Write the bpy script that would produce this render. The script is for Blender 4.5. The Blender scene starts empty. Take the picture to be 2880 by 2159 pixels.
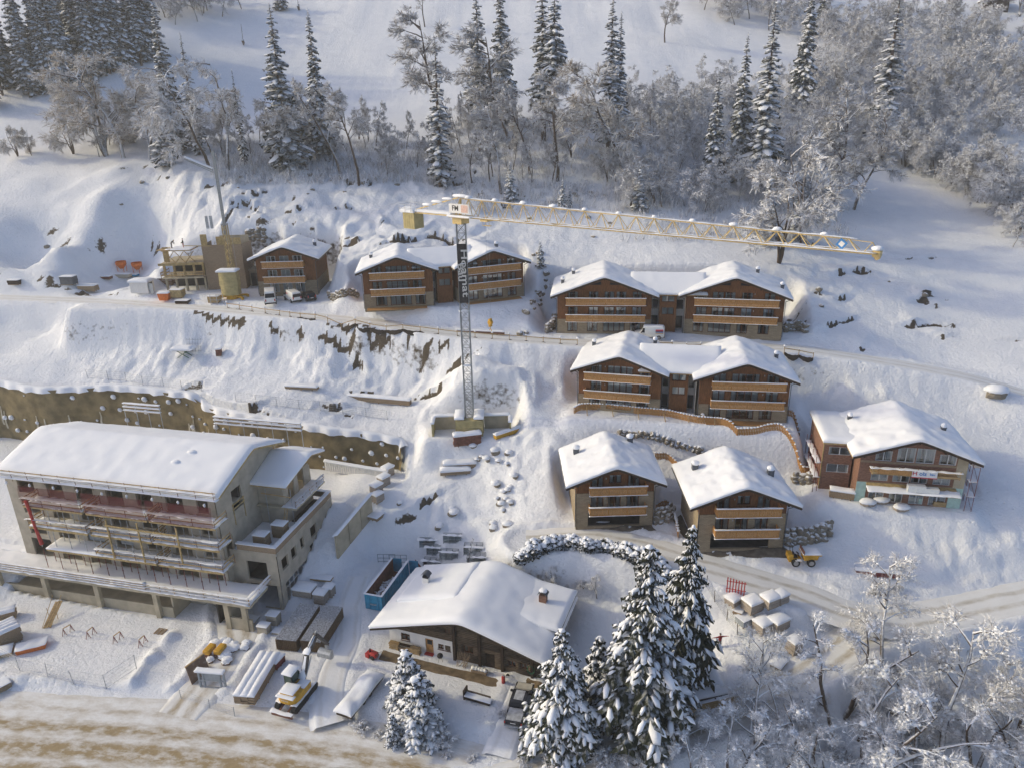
import bpy, bmesh, math, random
import numpy as np
from mathutils import Matrix, Vector
random.seed(7)
R = math.radians
scene = bpy.context.scene
COL = scene.collection
# ------------------------------------------------------------------ camera
FPX = 2050.0; PITCH = R(20.5); ROLL = R(1.3); CAMZ = 58.0
_f = Vector((0, math.cos(PITCH), -math.sin(PITCH)))
_r0 = Vector((1, 0, 0)); _d0 = Vector((0, -math.sin(PITCH), -math.cos(PITCH)))
_r = _r0 * math.cos(ROLL) + _d0 * math.sin(ROLL)
_d = _d0 * math.cos(ROLL) - _r0 * math.sin(ROLL)
cam = bpy.data.cameras.new('camera'); camo = bpy.data.objects.new('camera', cam); COL.objects.link(camo)
cam.sensor_width = 36; cam.lens = FPX / 2880 * 36; cam.clip_start = 1; cam.clip_end = 3000
_m = Matrix((_r, -_d, -_f)).transposed().to_4x4(); _m.translation = (0, 0, CAMZ)
camo.matrix_world = _m
scene.camera = camo
# ------------------------------------------------------------------ world, sun, exposure
SUN_EL = 26.0; SUN_DIR = Vector((-1.0, 0.16, 0)).normalized()   # horizontal direction towards the sun
W = bpy.data.worlds.new('World'); scene.world = W; W.use_nodes = True
nt = W.node_tree; nt.nodes.clear()
sky = nt.nodes.new('ShaderNodeTexSky'); sky.sky_type = 'NISHITA'; sky.sun_disc = False
sky.sun_elevation = R(SUN_EL); sky.sun_rotation = math.atan2(SUN_DIR.x, SUN_DIR.y)
sky.altitude = 900; sky.air_density = 0.55; sky.dust_density = 3.5; sky.ozone_density = 0.0
bg = nt.nodes.new('ShaderNodeBackground'); bg.inputs['Strength'].default_value = 0.15
wo = nt.nodes.new('ShaderNodeOutputWorld')
nt.links.new(sky.outputs[0], bg.inputs[0]); nt.links.new(bg.outputs[0], wo.inputs[0])
sl = bpy.data.lights.new('sun', 'SUN'); sl.energy = 1.15; sl.angle = R(3); sl.color = (1.0, 0.87, 0.52)
so = bpy.data.objects.new('sun', sl); COL.objects.link(so)
_sd = Vector((SUN_DIR.x * math.cos(R(SUN_EL)), SUN_DIR.y * math.cos(R(SUN_EL)), math.sin(R(SUN_EL))))
so.rotation_euler = (-_sd).to_track_quat('-Z', 'Y').to_euler(); so.location = (-150, 60, 120)
scene.view_settings.view_transform = 'Standard'; scene.view_settings.look = 'None'
scene.view_settings.exposure = 0.74; scene.view_settings.gamma = 1.0
scene.view_settings.use_curve_mapping = False
scene.cycles.max_bounces = 7; scene.cycles.diffuse_bounces = 5; scene.cycles.glossy_bounces = 2
scene.cycles.transmission_bounces = 3; scene.cycles.transparent_max_bounces = 8; scene.cycles.volume_bounces = 0
scene.cycles.caustics_reflective = False; scene.cycles.caustics_refractive = False
scene.cycles.use_denoising = True
# ------------------------------------------------------------------ noise and rays
def _hash(ix, iy, s):
    h = (ix * 374761393 + iy * 668265263 + s * 974634777) & 0xffffffff
    h = ((h ^ (h >> 13)) * 1274126177) & 0xffffffff
    return ((h ^ (h >> 16)) & 0xffff) / 65535.0
def vnoise(x, y, s=0):
    x = np.asarray(x, float); y = np.asarray(y, float)
    xi = np.floor(x).astype(np.int64); yi = np.floor(y).astype(np.int64)
    fx = x - xi; fy = y - yi; fx = fx * fx * (3 - 2 * fx); fy = fy * fy * (3 - 2 * fy)
    a = _hash(xi, yi, s); b = _hash(xi + 1, yi, s); c = _hash(xi, yi + 1, s); d = _hash(xi + 1, yi + 1, s)
    return (a * (1 - fx) + b * fx) * (1 - fy) + (c * (1 - fx) + d * fx) * fy
def fbm(x, y, o=4, s=0):
    t = 0; a = 0.5; 
    for k in range(o):
        t = t + a * (vnoise(x, y, s + k) - 0.5) * 2; x = x * 2.03 + 11.3; y = y * 2.03 + 5.7; a *= 0.5
    return t
def sstep(a, b, x):
    t = np.clip((x - a) / (b - a), 0, 1); return t * t * (3 - 2 * t)
def ray(px, py):
    return _f + _r * ((px - 1440) / FPX) + _d * ((py - 1079.5) / FPX)
def at(px, py, z):
    d = ray(px, py); t = (z - CAMZ) / d.z
    return Vector((d.x * t, d.y * t, z))
# ------------------------------------------------------------------ mesh building
class MB:
    def __init__(s, M=None):
        s.v = []; s.f = []; s.m = []; s.M = M
    def add(s, vs, fs, mi=0):
        n = len(s.v)
        if s.M is not None:
            M = s.M; vs = [tuple(M @ Vector(p)) for p in vs]
        s.v.extend(vs)
        for f in fs:
            s.f.append(tuple(i + n for i in f)); s.m.append(mi)
    def box(s, x0, x1, y0, y1, z0, z1, mi=0):
        if x0 > x1: x0, x1 = x1, x0
        if y0 > y1: y0, y1 = y1, y0
        s.add([(x0,y0,z0),(x1,y0,z0),(x1,y1,z0),(x0,y1,z0),(x0,y0,z1),(x1,y0,z1),(x1,y1,z1),(x0,y1,z1)],
              [(0,3,2,1),(4,5,6,7),(0,1,5,4),(1,2,6,5),(2,3,7,6),(3,0,4,7)], mi)
    def beam(s, p, q, w, h=None, mi=0, up=(0,0,1)):
        h = h or w; p = Vector(p); q = Vector(q); d = (q - p)
        if d.length < 1e-6: return
        d.normalize(); u = Vector(up)
        if abs(d.dot(u)) > 0.98: u = Vector((0, 1, 0))
        a = d.cross(u).normalized() * (w / 2); b = a.cross(d).normalized() * (h / 2)
        vs = [p - a - b, p + a - b, p + a + b, p - a + b, q - a - b, q + a - b, q + a + b, q - a + b]
        s.add([tuple(v) for v in vs], [(0,1,2,3),(7,6,5,4),(0,4,5,1),(1,5,6,2),(2,6,7,3),(3,7,4,0)], mi)
    def tube(s, p, q, r0, r1=None, n=6, mi=0, caps=True):
        r1 = r0 if r1 is None else r1; p = Vector(p); q = Vector(q); d = (q - p)
        if d.length < 1e-6: return
        d.normalize(); u = Vector((0, 0, 1)) if abs(d.z) < 0.95 else Vector((1, 0, 0))
        a = d.cross(u).normalized(); b = d.cross(a)
        vs = []
        for c, r in ((p, r0), (q, r1)):
            for k in range(n):
                t = 2 * math.pi * k / n; vs.append(tuple(c + a * (r * math.cos(t)) + b * (r * math.sin(t))))
        fs = [(k, (k + 1) % n, n + (k + 1) % n, n + k) for k in range(n)]
        if caps: fs += [tuple(range(n))[::-1], tuple(range(n, 2 * n))]
        s.add(vs, fs, mi)
    def path(s, pts, r, n=6, mi=0):
        for a, b in zip(pts[:-1], pts[1:]): s.tube(a, b, r, r, n, mi)
    def quad(s, a, b, c, d, mi=0):
        s.add([tuple(a), tuple(b), tuple(c), tuple(d)], [(0, 1, 2, 3)], mi)
    def poly(s, pts, mi=0):
        s.add([tuple(p) for p in pts], [tuple(range(len(pts)))], mi)
    def prism(s, pts, vec, mi=0):
        n = len(pts); v = Vector(vec); a = [Vector(p) for p in pts]; b = [p + v for p in a]
        s.add([tuple(p) for p in a + b], [tuple(range(n))[::-1], tuple(range(n, 2 * n))] + [(k, (k + 1) % n, n + (k + 1) % n, n + k) for k in range(n)], mi)
    def grid(s, fn, nu, nv, mi=0, wrap=False):
        vs = [tuple(fn(i / nu, j / nv)) for j in range(nv + 1) for i in range(nu + 1)]
        w = nu + 1
        s.add(vs, [(j * w + i, j * w + i + 1, (j + 1) * w + i + 1, (j + 1) * w + i) for j in range(nv) for i in range(nu)], mi)
    def blob(s, c, rx, ry, rz, mi=0, n=8, m=5, jit=0.0, rnd=random, flat=None):
        vs = [(c[0], c[1], c[2] + rz)]; 
        for j in range(1, m):
            ph = math.pi * j / m
            for k in range(n):
                t = 2 * math.pi * k / n; q = 1 + (rnd.random() - 0.5) * 2 * jit
                z = rz * math.cos(ph) * q
                if flat is not None and z < -flat * rz: z = -flat * rz
                vs.append((c[0] + rx * math.sin(ph) * math.cos(t) * q, c[1] + ry * math.sin(ph) * math.sin(t) * q, c[2] + z))
        vs.append((c[0], c[1], c[2] - (rz if flat is None else flat * rz)))
        fs = [(0, 1 + k, 1 + (k + 1) % n) for k in range(n)]
        for j in range(m - 2):
            o = 1 + j * n; fs += [(o + k, o + n + k, o + n + (k + 1) % n, o + (k + 1) % n) for k in range(n)]
        o = 1 + (m - 2) * n; e = len(vs) - 1
        fs += [(o + k, e, o + (k + 1) % n) for k in range(n)]
        s.add(vs, fs, mi)
    def snow(s, x0, x1, y0, y1, z, t, mi=0, nx=None, ny=None, seed=0, fn=None, rag=0.12, lump=0.10, over=0.05):
        """snow pillow over a rectangle; z may be a function of (x,y); fn maps local to final coords"""
        lx = x1 - x0; ly = y1 - y0
        nx = nx or max(4, min(60, int(lx / 0.35) + 2)); ny = ny or max(4, min(60, int(ly / 0.35) + 2))
        def es(n): # parameters clustered at the edges
            a = [0.0, 0.0, 0.012, 0.05]; b = [1 - q for q in a[::-1]]; k = max(1, n - 3)
            return a + [0.05 + 0.9 * i / k for i in range(1, k)] + b
        U = es(nx); V = es(ny); vs = []
        for j, v in enumerate(V):
            for i, u in enumerate(U):
                e = min(u, 1 - u) * lx; e2 = min(v, 1 - v) * ly; q = min(e, e2)
                pr = 1 - max(0.0, 1 - q / max(0.001, t * 0.9)) ** 2.2; pr = 0.45 + 0.55 * pr
                border = i in (0, len(U) - 1) or j in (0, len(V) - 1)
                X = x0 + u * lx; Y = y0 + v * ly
                nz = float(vnoise(X * 0.9 + seed * 7.1, Y * 0.9, seed)); n2 = float(vnoise(X * 2.7 + seed, Y * 2.7, seed + 5))
                h = t * pr * (1 + lump * 2 * (nz - 0.5) + rag * 1.2 * (n2 - 0.5))
                if border: h = -0.02
                o = over * (0.6 + rag * 6 * n2) if not border else 0.0
                X += (-o if u < 0.03 else o if u > 0.97 else 0); Y += (-o if v < 0.03 else o if v > 0.97 else 0)
                zb = z(X, Y) if callable(z) else z
                p = (X, Y, zb + h); vs.append(tuple(fn(*p)) if fn else p)
        w = len(U)
        s.add(vs, [(j * w + i, j * w + i + 1, (j + 1) * w + i + 1, (j + 1) * w + i) for j in range(len(V) - 1) for i in range(w - 1)], mi)
    def mesh(s, name, mats, smooth=False):
        me = bpy.data.meshes.new(name); me.from_pydata(s.v, [], s.f)
        for m in (mats if isinstance(mats, (list, tuple)) else [mats]): me.materials.append(m)
        if any(s.m): me.polygons.foreach_set('material_index', s.m)
        if smooth: me.polygons.foreach_set('use_smooth', [True] * len(s.f))
        me.update(); return me
    def build(s, name, mats, parent=None, smooth=False, stuff=False, label=None):
        o = bpy.data.objects.new(name, s.mesh(name, mats, smooth)); COL.objects.link(o)
        if parent is not None: o.parent = parent
        if stuff: o['kind'] = 'stuff'
        if label: o['label'] = label
        return o
def link(name, me, parent=None, loc=(0,0,0), rot=(0,0,0), sc=(1,1,1)):
    o = bpy.data.objects.new(name, me); COL.objects.link(o)
    if parent is not None: o.parent = parent
    o.location = loc; o.rotation_euler = rot; o.scale = sc if isinstance(sc, (tuple, list)) else (sc, sc, sc)
    return o
def thing(name, label, cat, loc=(0,0,0), rz=0.0, group=None, sc=1.0, rot=None):
    o = bpy.data.objects.new(name, None); COL.objects.link(o); o.empty_display_size = 0.5
    o.location = loc; o.rotation_euler = rot or (0, 0, rz); o.scale = (sc, sc, sc)
    o['label'] = label; o['category'] = cat
    if group: o['group'] = group
    return o
def tag(o, label, cat, group=None):
    o['label'] = label; o['category'] = cat
    if group: o['group'] = group
    return o
def struct(o, label=None):
    o['kind'] = 'structure'
    if label: o['label'] = label
    return o
def copy_tree(root, loc, rz=0.0, sc=None, label=None, group=None, rot=None):
    c = root.copy(); COL.objects.link(c); c.location = loc; c.rotation_euler = rot or (0, 0, rz)
    if sc is not None: c.scale = (sc, sc, sc) if not isinstance(sc, (tuple, list)) else sc
    if label: c['label'] = label
    if group: c['group'] = group
    for ch in root.children:
        d = ch.copy(); COL.objects.link(d); d.parent = c
        for g in ch.children:
            e = g.copy(); COL.objects.link(e); e.parent = d
    return c
def text_mesh(txt, size, depth=0.01, mat=None, bold=False):
    cu = bpy.data.curves.new('lettering', 'FONT'); cu.body = txt; cu.size = size; cu.extrude = depth
    cu.align_x = 'CENTER'; cu.align_y = 'CENTER'
    if bold: cu.offset = size * 0.015
    to = bpy.data.objects.new('lettering', cu); COL.objects.link(to)
    dg = bpy.context.evaluated_depsgraph_get()
    me = bpy.data.meshes.new_from_object(to.evaluated_get(dg)); bpy.data.objects.remove(to); bpy.data.curves.remove(cu)
    me.materials.clear()
    if mat: me.materials.append(mat)
    return me
# ------------------------------------------------------------------ materials
def _nodes(name):
    m = bpy.data.materials.new(name); m.use_nodes = True; t = m.node_tree
    return m, t, t.nodes['Principled BSDF']
def N(t, kind, **kw):
    n = t.nodes.new(kind)
    for k, v in kw.items():
        if k.startswith('i_'): n.inputs[k[2:].replace('_', ' ')].default_value = v
        else: setattr(n, k, v)
    return n
def c4(c): return (c[0], c[1], c[2], 1)
def pm(name, col, rough=0.8, var=0.0, scale=3.0, metal=0.0, bump=0.0, bscale=20.0, col2=None, stretch=None, spec=0.3, detail=4, lo=0.35, hi=0.65):
    """principled with procedural two-tone variation and optional bump"""
    m, t, b = _nodes(name); b.inputs['Roughness'].default_value = rough; b.inputs['Metallic'].default_value = metal
    b.inputs['Specular IOR Level'].default_value = spec
    b.inputs['Base Color'].default_value = c4(col)
    tc = N(t, 'ShaderNodeTexCoord'); mp = N(t, 'ShaderNodeMapping'); t.links.new(tc.outputs['Object'], mp.inputs[0])
    if stretch: mp.inputs['Scale'].default_value = stretch
    if var or col2:
        no = N(t, 'ShaderNodeTexNoise'); no.inputs['Scale'].default_value = scale; no.inputs['Detail'].default_value = detail
        t.links.new(mp.outputs[0], no.inputs[0])
        mr = N(t, 'ShaderNodeMapRange'); mr.inputs[1].default_value = lo; mr.inputs[2].default_value = hi; t.links.new(no.outputs[0], mr.inputs[0])
        mx = N(t, 'ShaderNodeMix', data_type='RGBA'); t.links.new(mr.outputs[0], mx.inputs[0])
        mx.inputs[6].default_value = c4([x * (1 - var) for x in col]); mx.inputs[7].default_value = c4(col2 or [min(1, x * (1 + var)) for x in col])
        t.links.new(mx.outputs[2], b.inputs['Base Color'])
    if bump:
        n2 = N(t, 'ShaderNodeTexNoise'); n2.inputs['Scale'].default_value = bscale; n2.inputs['Detail'].default_value = 5; t.links.new(mp.outputs[0], n2.inputs[0])
        bp = N(t, 'ShaderNodeBump'); bp.inputs['Strength'].default_value = bump; bp.inputs['Distance'].default_value = 0.05
        t.links.new(n2.outputs[0], bp.inputs['Height']); t.links.new(bp.outputs[0], b.inputs['Normal'])
    return m
SNOWC = (0.86, 0.88, 0.92)
def snow_mat(name, bscale=3.0, bump=0.35, dist=0.12):
    m, t, b = _nodes(name); b.inputs['Roughness'].default_value = 0.75; b.inputs['Specular IOR Level'].default_value = 0.25
    tc = N(t, 'ShaderNodeNewGeometry')
    no = N(t, 'ShaderNodeTexNoise'); no.inputs['Scale'].default_value = 0.25; no.inputs['Detail'].default_value = 5; t.links.new(tc.outputs['Position'], no.inputs[0])
    mx = N(t, 'ShaderNodeMix', data_type='RGBA'); mx.inputs[6].default_value = (0.80, 0.82, 0.86, 1); mx.inputs[7].default_value = (0.90, 0.91, 0.93, 1)
    t.links.new(no.outputs[0], mx.inputs[0]); t.links.new(mx.outputs[2], b.inputs['Base Color'])
    n2 = N(t, 'ShaderNodeTexNoise'); n2.inputs['Scale'].default_value = bscale; n2.inputs['Detail'].default_value = 7; n2.inputs['Roughness'].default_value = 0.65
    t.links.new(tc.outputs['Position'], n2.inputs[0])
    bp = N(t, 'ShaderNodeBump'); bp.inputs['Strength'].default_value = bump; bp.inputs['Distance'].default_value = dist
    t.links.new(n2.outputs[0], bp.inputs['Height']); t.links.new(bp.outputs[0], b.inputs['Normal'])
    return m
def dusted(name, col, snow_lo=0.45, snow_hi=0.75, nscale=5.0, rough=0.9, var=0.25, bias=0.0, amp=0.5, snowc=(0.85,0.87,0.9)):
    """bark, rock or debris with snow lying on its upward faces"""
    m, t, b = _nodes(name); b.inputs['Roughness'].default_value = rough; b.inputs['Specular IOR Level'].default_value = 0.15
    g = N(t, 'ShaderNodeNewGeometry'); sx = N(t, 'ShaderNodeSeparateXYZ'); t.links.new(g.outputs['Normal'], sx.inputs[0])
    no = N(t, 'ShaderNodeTexNoise'); no.inputs['Scale'].default_value = nscale; no.inputs['Detail'].default_value = 3; t.links.new(g.outputs['Position'], no.inputs[0])
    ma = N(t, 'ShaderNodeMath', operation='MULTIPLY_ADD'); t.links.new(no.outputs[0], ma.inputs[0]); ma.inputs[1].default_value = amp; ma.inputs[2].default_value = bias - amp * 0.5
    ad = N(t, 'ShaderNodeMath', operation='ADD'); t.links.new(ma.outputs[0], ad.inputs[0]); t.links.new(sx.outputs[2], ad.inputs[1])
    mr = N(t, 'ShaderNodeMapRange'); mr.inputs[1].default_value = snow_lo; mr.inputs[2].default_value = snow_hi; t.links.new(ad.outputs[0], mr.inputs[0])
    n3 = N(t, 'ShaderNodeTexNoise'); n3.inputs['Scale'].default_value = nscale * 0.4; t.links.new(g.outputs['Position'], n3.inputs[0])
    m0 = N(t, 'ShaderNodeMix', data_type='RGBA'); m0.inputs[6].default_value = c4([x * (1 - var) for x in col]); m0.inputs[7].default_value = c4([x * (1 + var) for x in col]); t.links.new(n3.outputs[0], m0.inputs[0])
    mx = N(t, 'ShaderNodeMix', data_type='RGBA'); t.links.new(mr.outputs[0], mx.inputs[0]); t.links.new(m0.outputs[2], mx.inputs[6]); mx.inputs[7].default_value = c4(snowc)
    t.links.new(mx.outputs[2], b.inputs['Base Color'])
    return m
MT = {}
MT['snow'] = snow_mat('snow')
MT['roof_snow'] = snow_mat('roof_snow', 1.2, 0.18, 0.10)
MT['wood'] = pm('larch_cladding', (0.185, 0.080, 0.030), 0.8, 0.32, 1.6, stretch=(9, 9, 1.0), bump=0.25, bscale=14)
MT['wood_pale'] = pm('spruce_boards', (0.45, 0.235, 0.08), 0.75, 0.25, 2.2, stretch=(7, 7, 1.2))
MT['timber'] = pm('raw_timber', (0.42, 0.29, 0.14), 0.8, 0.25, 2.0, stretch=(1, 6, 6))
MT['timber_y'] = pm('formwork_yellow', (0.40, 0.295, 0.135), 0.75, 0.25, 2.5)
MT['old_wood'] = pm('weathered_logs', (0.105, 0.078, 0.052), 0.9, 0.4, 1.6, stretch=(1, 1, 8), bump=0.4, bscale=10)
MT['dark_wood'] = pm('dark_beams', (0.05, 0.032, 0.02), 0.85, 0.3, 3)
MT['stone'] = None
MT['conc'] = pm('bare_concrete', (0.42, 0.375, 0.295), 0.9, 0.13, 0.8, bump=0.15, bscale=5, detail=8)
MT['conc_y'] = pm('site_concrete', (0.42, 0.365, 0.26), 0.9, 0.16, 0.7, bump=0.15, bscale=6)
MT['brick'] = pm('clay_block', (0.23, 0.125, 0.085), 0.9, 0.25, 3.0, stretch=(1, 1, 3))
MT['brown_block'] = pm('hollow_block_rim', (0.30, 0.225, 0.15), 0.9, 0.18, 4, stretch=(1, 1, 3))
MT['render_white'] = pm('white_render', (0.78, 0.76, 0.71), 0.85, 0.05, 1.5)
MT['grey_metal'] = pm('grey_sheet', (0.10, 0.11, 0.125), 0.5, 0.15, 2, metal=0.3)
MT['steel'] = pm('galvanised_steel', (0.42, 0.44, 0.46), 0.45, 0.15, 4, metal=0.6)
MT['dark'] = pm('dark_interior', (0.02, 0.02, 0.022), 0.9)
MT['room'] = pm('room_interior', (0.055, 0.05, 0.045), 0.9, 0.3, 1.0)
MT['frame'] = pm('window_wood', (0.12, 0.045, 0.02), 0.6, 0.15, 6)
MT['frame_white'] = pm('window_white', (0.62, 0.64, 0.64), 0.5, 0.05, 6)
MT['curtain'] = pm('curtain', (0.62, 0.63, 0.62), 0.9, 0.12, 2, stretch=(8, 8, 0.3))
MT['black'] = pm('black_plastic', (0.018, 0.018, 0.02), 0.5)
MT['rubber'] = pm('rubber', (0.022, 0.021, 0.02), 0.85, 0.3, 8)
MT['rim'] = pm('wheel_rim', (0.35, 0.35, 0.36), 0.4, metal=0.7)
MT['orange'] = pm('orange_paint', (0.62, 0.16, 0.03), 0.55, 0.15, 4)
MT['yellow'] = pm('machine_yellow', (0.56, 0.31, 0.03), 0.5, 0.18, 3)
MT['crane_y'] = pm('crane_paint', (0.62, 0.46, 0.20), 0.55, 0.15, 5)
MT['crane_g'] = pm('mast_paint', (0.30, 0.31, 0.30), 0.55, 0.2, 5)
MT['cw'] = pm('counterweight', (0.42, 0.35, 0.17), 0.85, 0.15, 1.5)
MT['red'] = pm('red_paint', (0.42, 0.035, 0.03), 0.5, 0.15, 5)
MT['dark_red'] = pm('oxide_red', (0.17, 0.035, 0.03), 0.7, 0.25, 4)
MT['blue'] = pm('container_blue', (0.035, 0.25, 0.40), 0.5, 0.18, 2.0)
MT['rust'] = pm('rusty_steel', (0.17, 0.075, 0.05), 0.8, 0.3, 2.5)
MT['van_white'] = pm('van_white', (0.80, 0.80, 0.76), 0.3, 0.04, 1.0, spec=0.5)
MT['car_black'] = pm('car_black', (0.018, 0.018, 0.022), 0.2, spec=0.6)
MT['car_glass'] = pm('car_glass', (0.02, 0.024, 0.03), 0.06, spec=0.6)
MT['gold'] = pm('frosted_hood', (0.50, 0.47, 0.40), 0.6, 0.12, 1.5)
MT['brown_debris'] = dusted('snowy_debris', (0.20, 0.13, 0.09), 0.25, 0.7, 2.0)
MT['rock'] = dusted('snowy_rock', (0.23, 0.20, 0.155), 0.55, 0.9, 2.2, amp=0.7, var=0.4)
MT['bark'] = dusted('snowy_bark', (0.095, 0.070, 0.052), 0.05, 0.5, 4.0, amp=0.5)
MT['bark_tall'] = dusted('conifer_bark', (0.10, 0.072, 0.055), 0.45, 0.8, 3.0, amp=0.5)
MT['needle'] = dusted('needles', (0.035, 0.040, 0.026), 0.62, 1.05, 2.0, amp=0.9, var=0.35, snowc=(0.72,0.75,0.8))
MT['frost'] = dusted('frosted_twigs', (0.20, 0.17, 0.14), -0.75, 0.30, 1.2, amp=1.1, var=0.25, snowc=(0.83,0.84,0.87))
MT['frost_warm'] = dusted('warm_frosted_twigs', (0.24, 0.19, 0.135), -0.65, 0.40, 1.2, amp=1.1, var=0.25, snowc=(0.84,0.83,0.82))
MT['hedge'] = dusted('hedge_leaves', (0.028, 0.035, 0.026), 0.5, 0.9, 3.0, amp=0.8, var=0.3)
MT['green'] = pm('green_paint', (0.02, 0.12, 0.06), 0.6)
MT['tarp'] = pm('grey_tarp', (0.30, 0.33, 0.35), 0.5, 0.1, 3)
MT['mint'] = pm('mint_insulation', (0.42, 0.58, 0.52), 0.9, 0.1, 2)
MT['white_foam'] = pm('white_foam', (0.78, 0.78, 0.74), 0.8, 0.05, 3)
MT['pallet'] = pm('pallet_wood', (0.30, 0.22, 0.14), 0.85, 0.25, 3, stretch=(4, 1, 4))
MT['goods'] = pm('pallet_goods', (0.34, 0.29, 0.24), 0.8, 0.22, 4, stretch=(1, 1, 4))
MT['cloth_red'] = pm('red_jacket', (0.32, 0.03, 0.035), 0.85, 0.2, 12)
MT['cloth_grey'] = pm('grey_trousers', (0.13, 0.125, 0.12), 0.9, 0.2, 12)
MT['cloth_dark'] = pm('dark_workwear', (0.03, 0.035, 0.035), 0.9, 0.2, 12)
MT['skin'] = pm('skin', (0.45, 0.25, 0.17), 0.6)
MT['hair'] = pm('dark_hair', (0.03, 0.02, 0.015), 0.7)
MT['text_black'] = pm('black_print', (0.02, 0.02, 0.02), 0.6)
MT['text_white'] = pm('pale_print', (0.65, 0.63, 0.58), 0.6)
MT['text_red'] = pm('red_print', (0.5, 0.05, 0.07), 0.6)
MT['text_blue'] = pm('blue_print', (0.06, 0.22, 0.5), 0.6)
MT['sign_white'] = pm('sign_board', (0.75, 0.74, 0.72), 0.6)
MT['peach'] = pm('faded_emblem', (0.66, 0.45, 0.38), 0.7, 0.15, 6)
MT['geotex'] = pm('dark_geotextile', (0.045, 0.036, 0.028), 0.95, 0.3, 4)
MT['boom'] = pm('dusty_grey_paint', (0.085, 0.08, 0.075), .6, .35, 4)
def glass_mat():
    m = bpy.data.materials.new('window_glass'); m.use_nodes = True; t = m.node_tree; t.nodes.clear()
    tr = N(t, 'ShaderNodeBsdfTransparent'); tr.inputs[0].default_value = (0.75, 0.8, 0.8, 1)
    gl = N(t, 'ShaderNodeBsdfGlossy'); gl.inputs['Roughness'].default_value = 0.05; gl.inputs['Color'].default_value = (0.9, 0.93, 0.96, 1)
    lw = N(t, 'ShaderNodeFresnel'); lw.inputs['IOR'].default_value = 1.6
    ma = N(t, 'ShaderNodeMath', operation='MULTIPLY_ADD'); ma.inputs[1].default_value = 1.2; ma.inputs[2].default_value = 0.10; t.links.new(lw.outputs[0], ma.inputs[0])
    mx = N(t, 'ShaderNodeMixShader'); t.links.new(ma.outputs[0], mx.inputs[0]); t.links.new(tr.outputs[0], mx.inputs[1]); t.links.new(gl.outputs[0], mx.inputs[2])
    o = N(t, 'ShaderNodeOutputMaterial'); t.links.new(mx.outputs[0], o.inputs[0]); return m
MT['glass'] = glass_mat()
def stone_mat():
    m, t, b = _nodes('stone_cladding'); b.inputs['Roughness'].default_value = 0.9
    tc = N(t, 'ShaderNodeTexCoord'); br = N(t, 'ShaderNodeTexBrick'); mp = N(t, 'ShaderNodeMapping')
    cb = N(t, 'ShaderNodeSeparateXYZ'); t.links.new(tc.outputs['Object'], cb.inputs[0])
    ad = N(t, 'ShaderNodeMath', operation='ADD'); t.links.new(cb.outputs[0], ad.inputs[0]); t.links.new(cb.outputs[1], ad.inputs[1])
    cm = N(t, 'ShaderNodeCombineXYZ'); t.links.new(ad.outputs[0], cm.inputs[0]); t.links.new(cb.outputs[2], cm.inputs[1]); t.links.new(cm.outputs[0], br.inputs[0])
    br.inputs['Scale'].default_value = 1.0; br.inputs['Brick Width'].default_value = 0.42; br.inputs['Row Height'].default_value = 0.16; br.inputs['Mortar Size'].default_value = 0.014
    br.inputs['Color1'].default_value = (0.40, 0.315, 0.20, 1); br.inputs['Color2'].default_value = (0.24, 0.185, 0.12, 1); br.inputs['Mortar'].default_value = (0.16, 0.13, 0.09, 1)
    no = N(t, 'ShaderNodeTexNoise'); no.inputs['Scale'].default_value = 1.5; t.links.new(tc.outputs['Object'], no.inputs[0])
    mx = N(t, 'ShaderNodeMix', data_type='RGBA', blend_type='MULTIPLY'); mx.inputs[0].default_value = 0.5; t.links.new(br.outputs[0], mx.inputs[6]); t.links.new(no.outputs[1], mx.inputs[7])
    mr = N(t, 'ShaderNodeMix', data_type='RGBA'); mr.inputs[0].default_value = 0.35; t.links.new(br.outputs[0], mr.inputs[6]); mr.inputs[7].default_value = (0.34, 0.27, 0.18, 1)
    t.links.new(mr.outputs[2], b.inputs['Base Color'])
    bp = N(t, 'ShaderNodeBump'); bp.inputs['Strength'].default_value = 0.6; bp.inputs['Distance'].default_value = 0.03; t.links.new(br.outputs[1], bp.inputs['Height']); bp.invert = True
    t.links.new(bp.outputs[0], b.inputs['Normal'])
    return m
MT['stone'] = stone_mat()
def net_mat(name, col, alpha):
    m = bpy.data.materials.new(name); m.use_nodes = True; t = m.node_tree; t.nodes.clear()
    tr = N(t, 'ShaderNodeBsdfTransparent'); df = N(t, 'ShaderNodeBsdfDiffuse'); df.inputs[0].default_value = c4(col)
    mx = N(t, 'ShaderNodeMixShader'); mx.inputs[0].default_value = alpha; t.links.new(tr.outputs[0], mx.inputs[1]); t.links.new(df.outputs[0], mx.inputs[2])
    o = N(t, 'ShaderNodeOutputMaterial'); t.links.new(mx.outputs[0], o.inputs[0]); return m
MT['red_net'] = net_mat('red_safety_net', (0.17, 0.035, 0.04), 0.45)
MT['wire_net'] = net_mat('wire_mesh', (0.25, 0.27, 0.26), 0.22)
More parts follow.
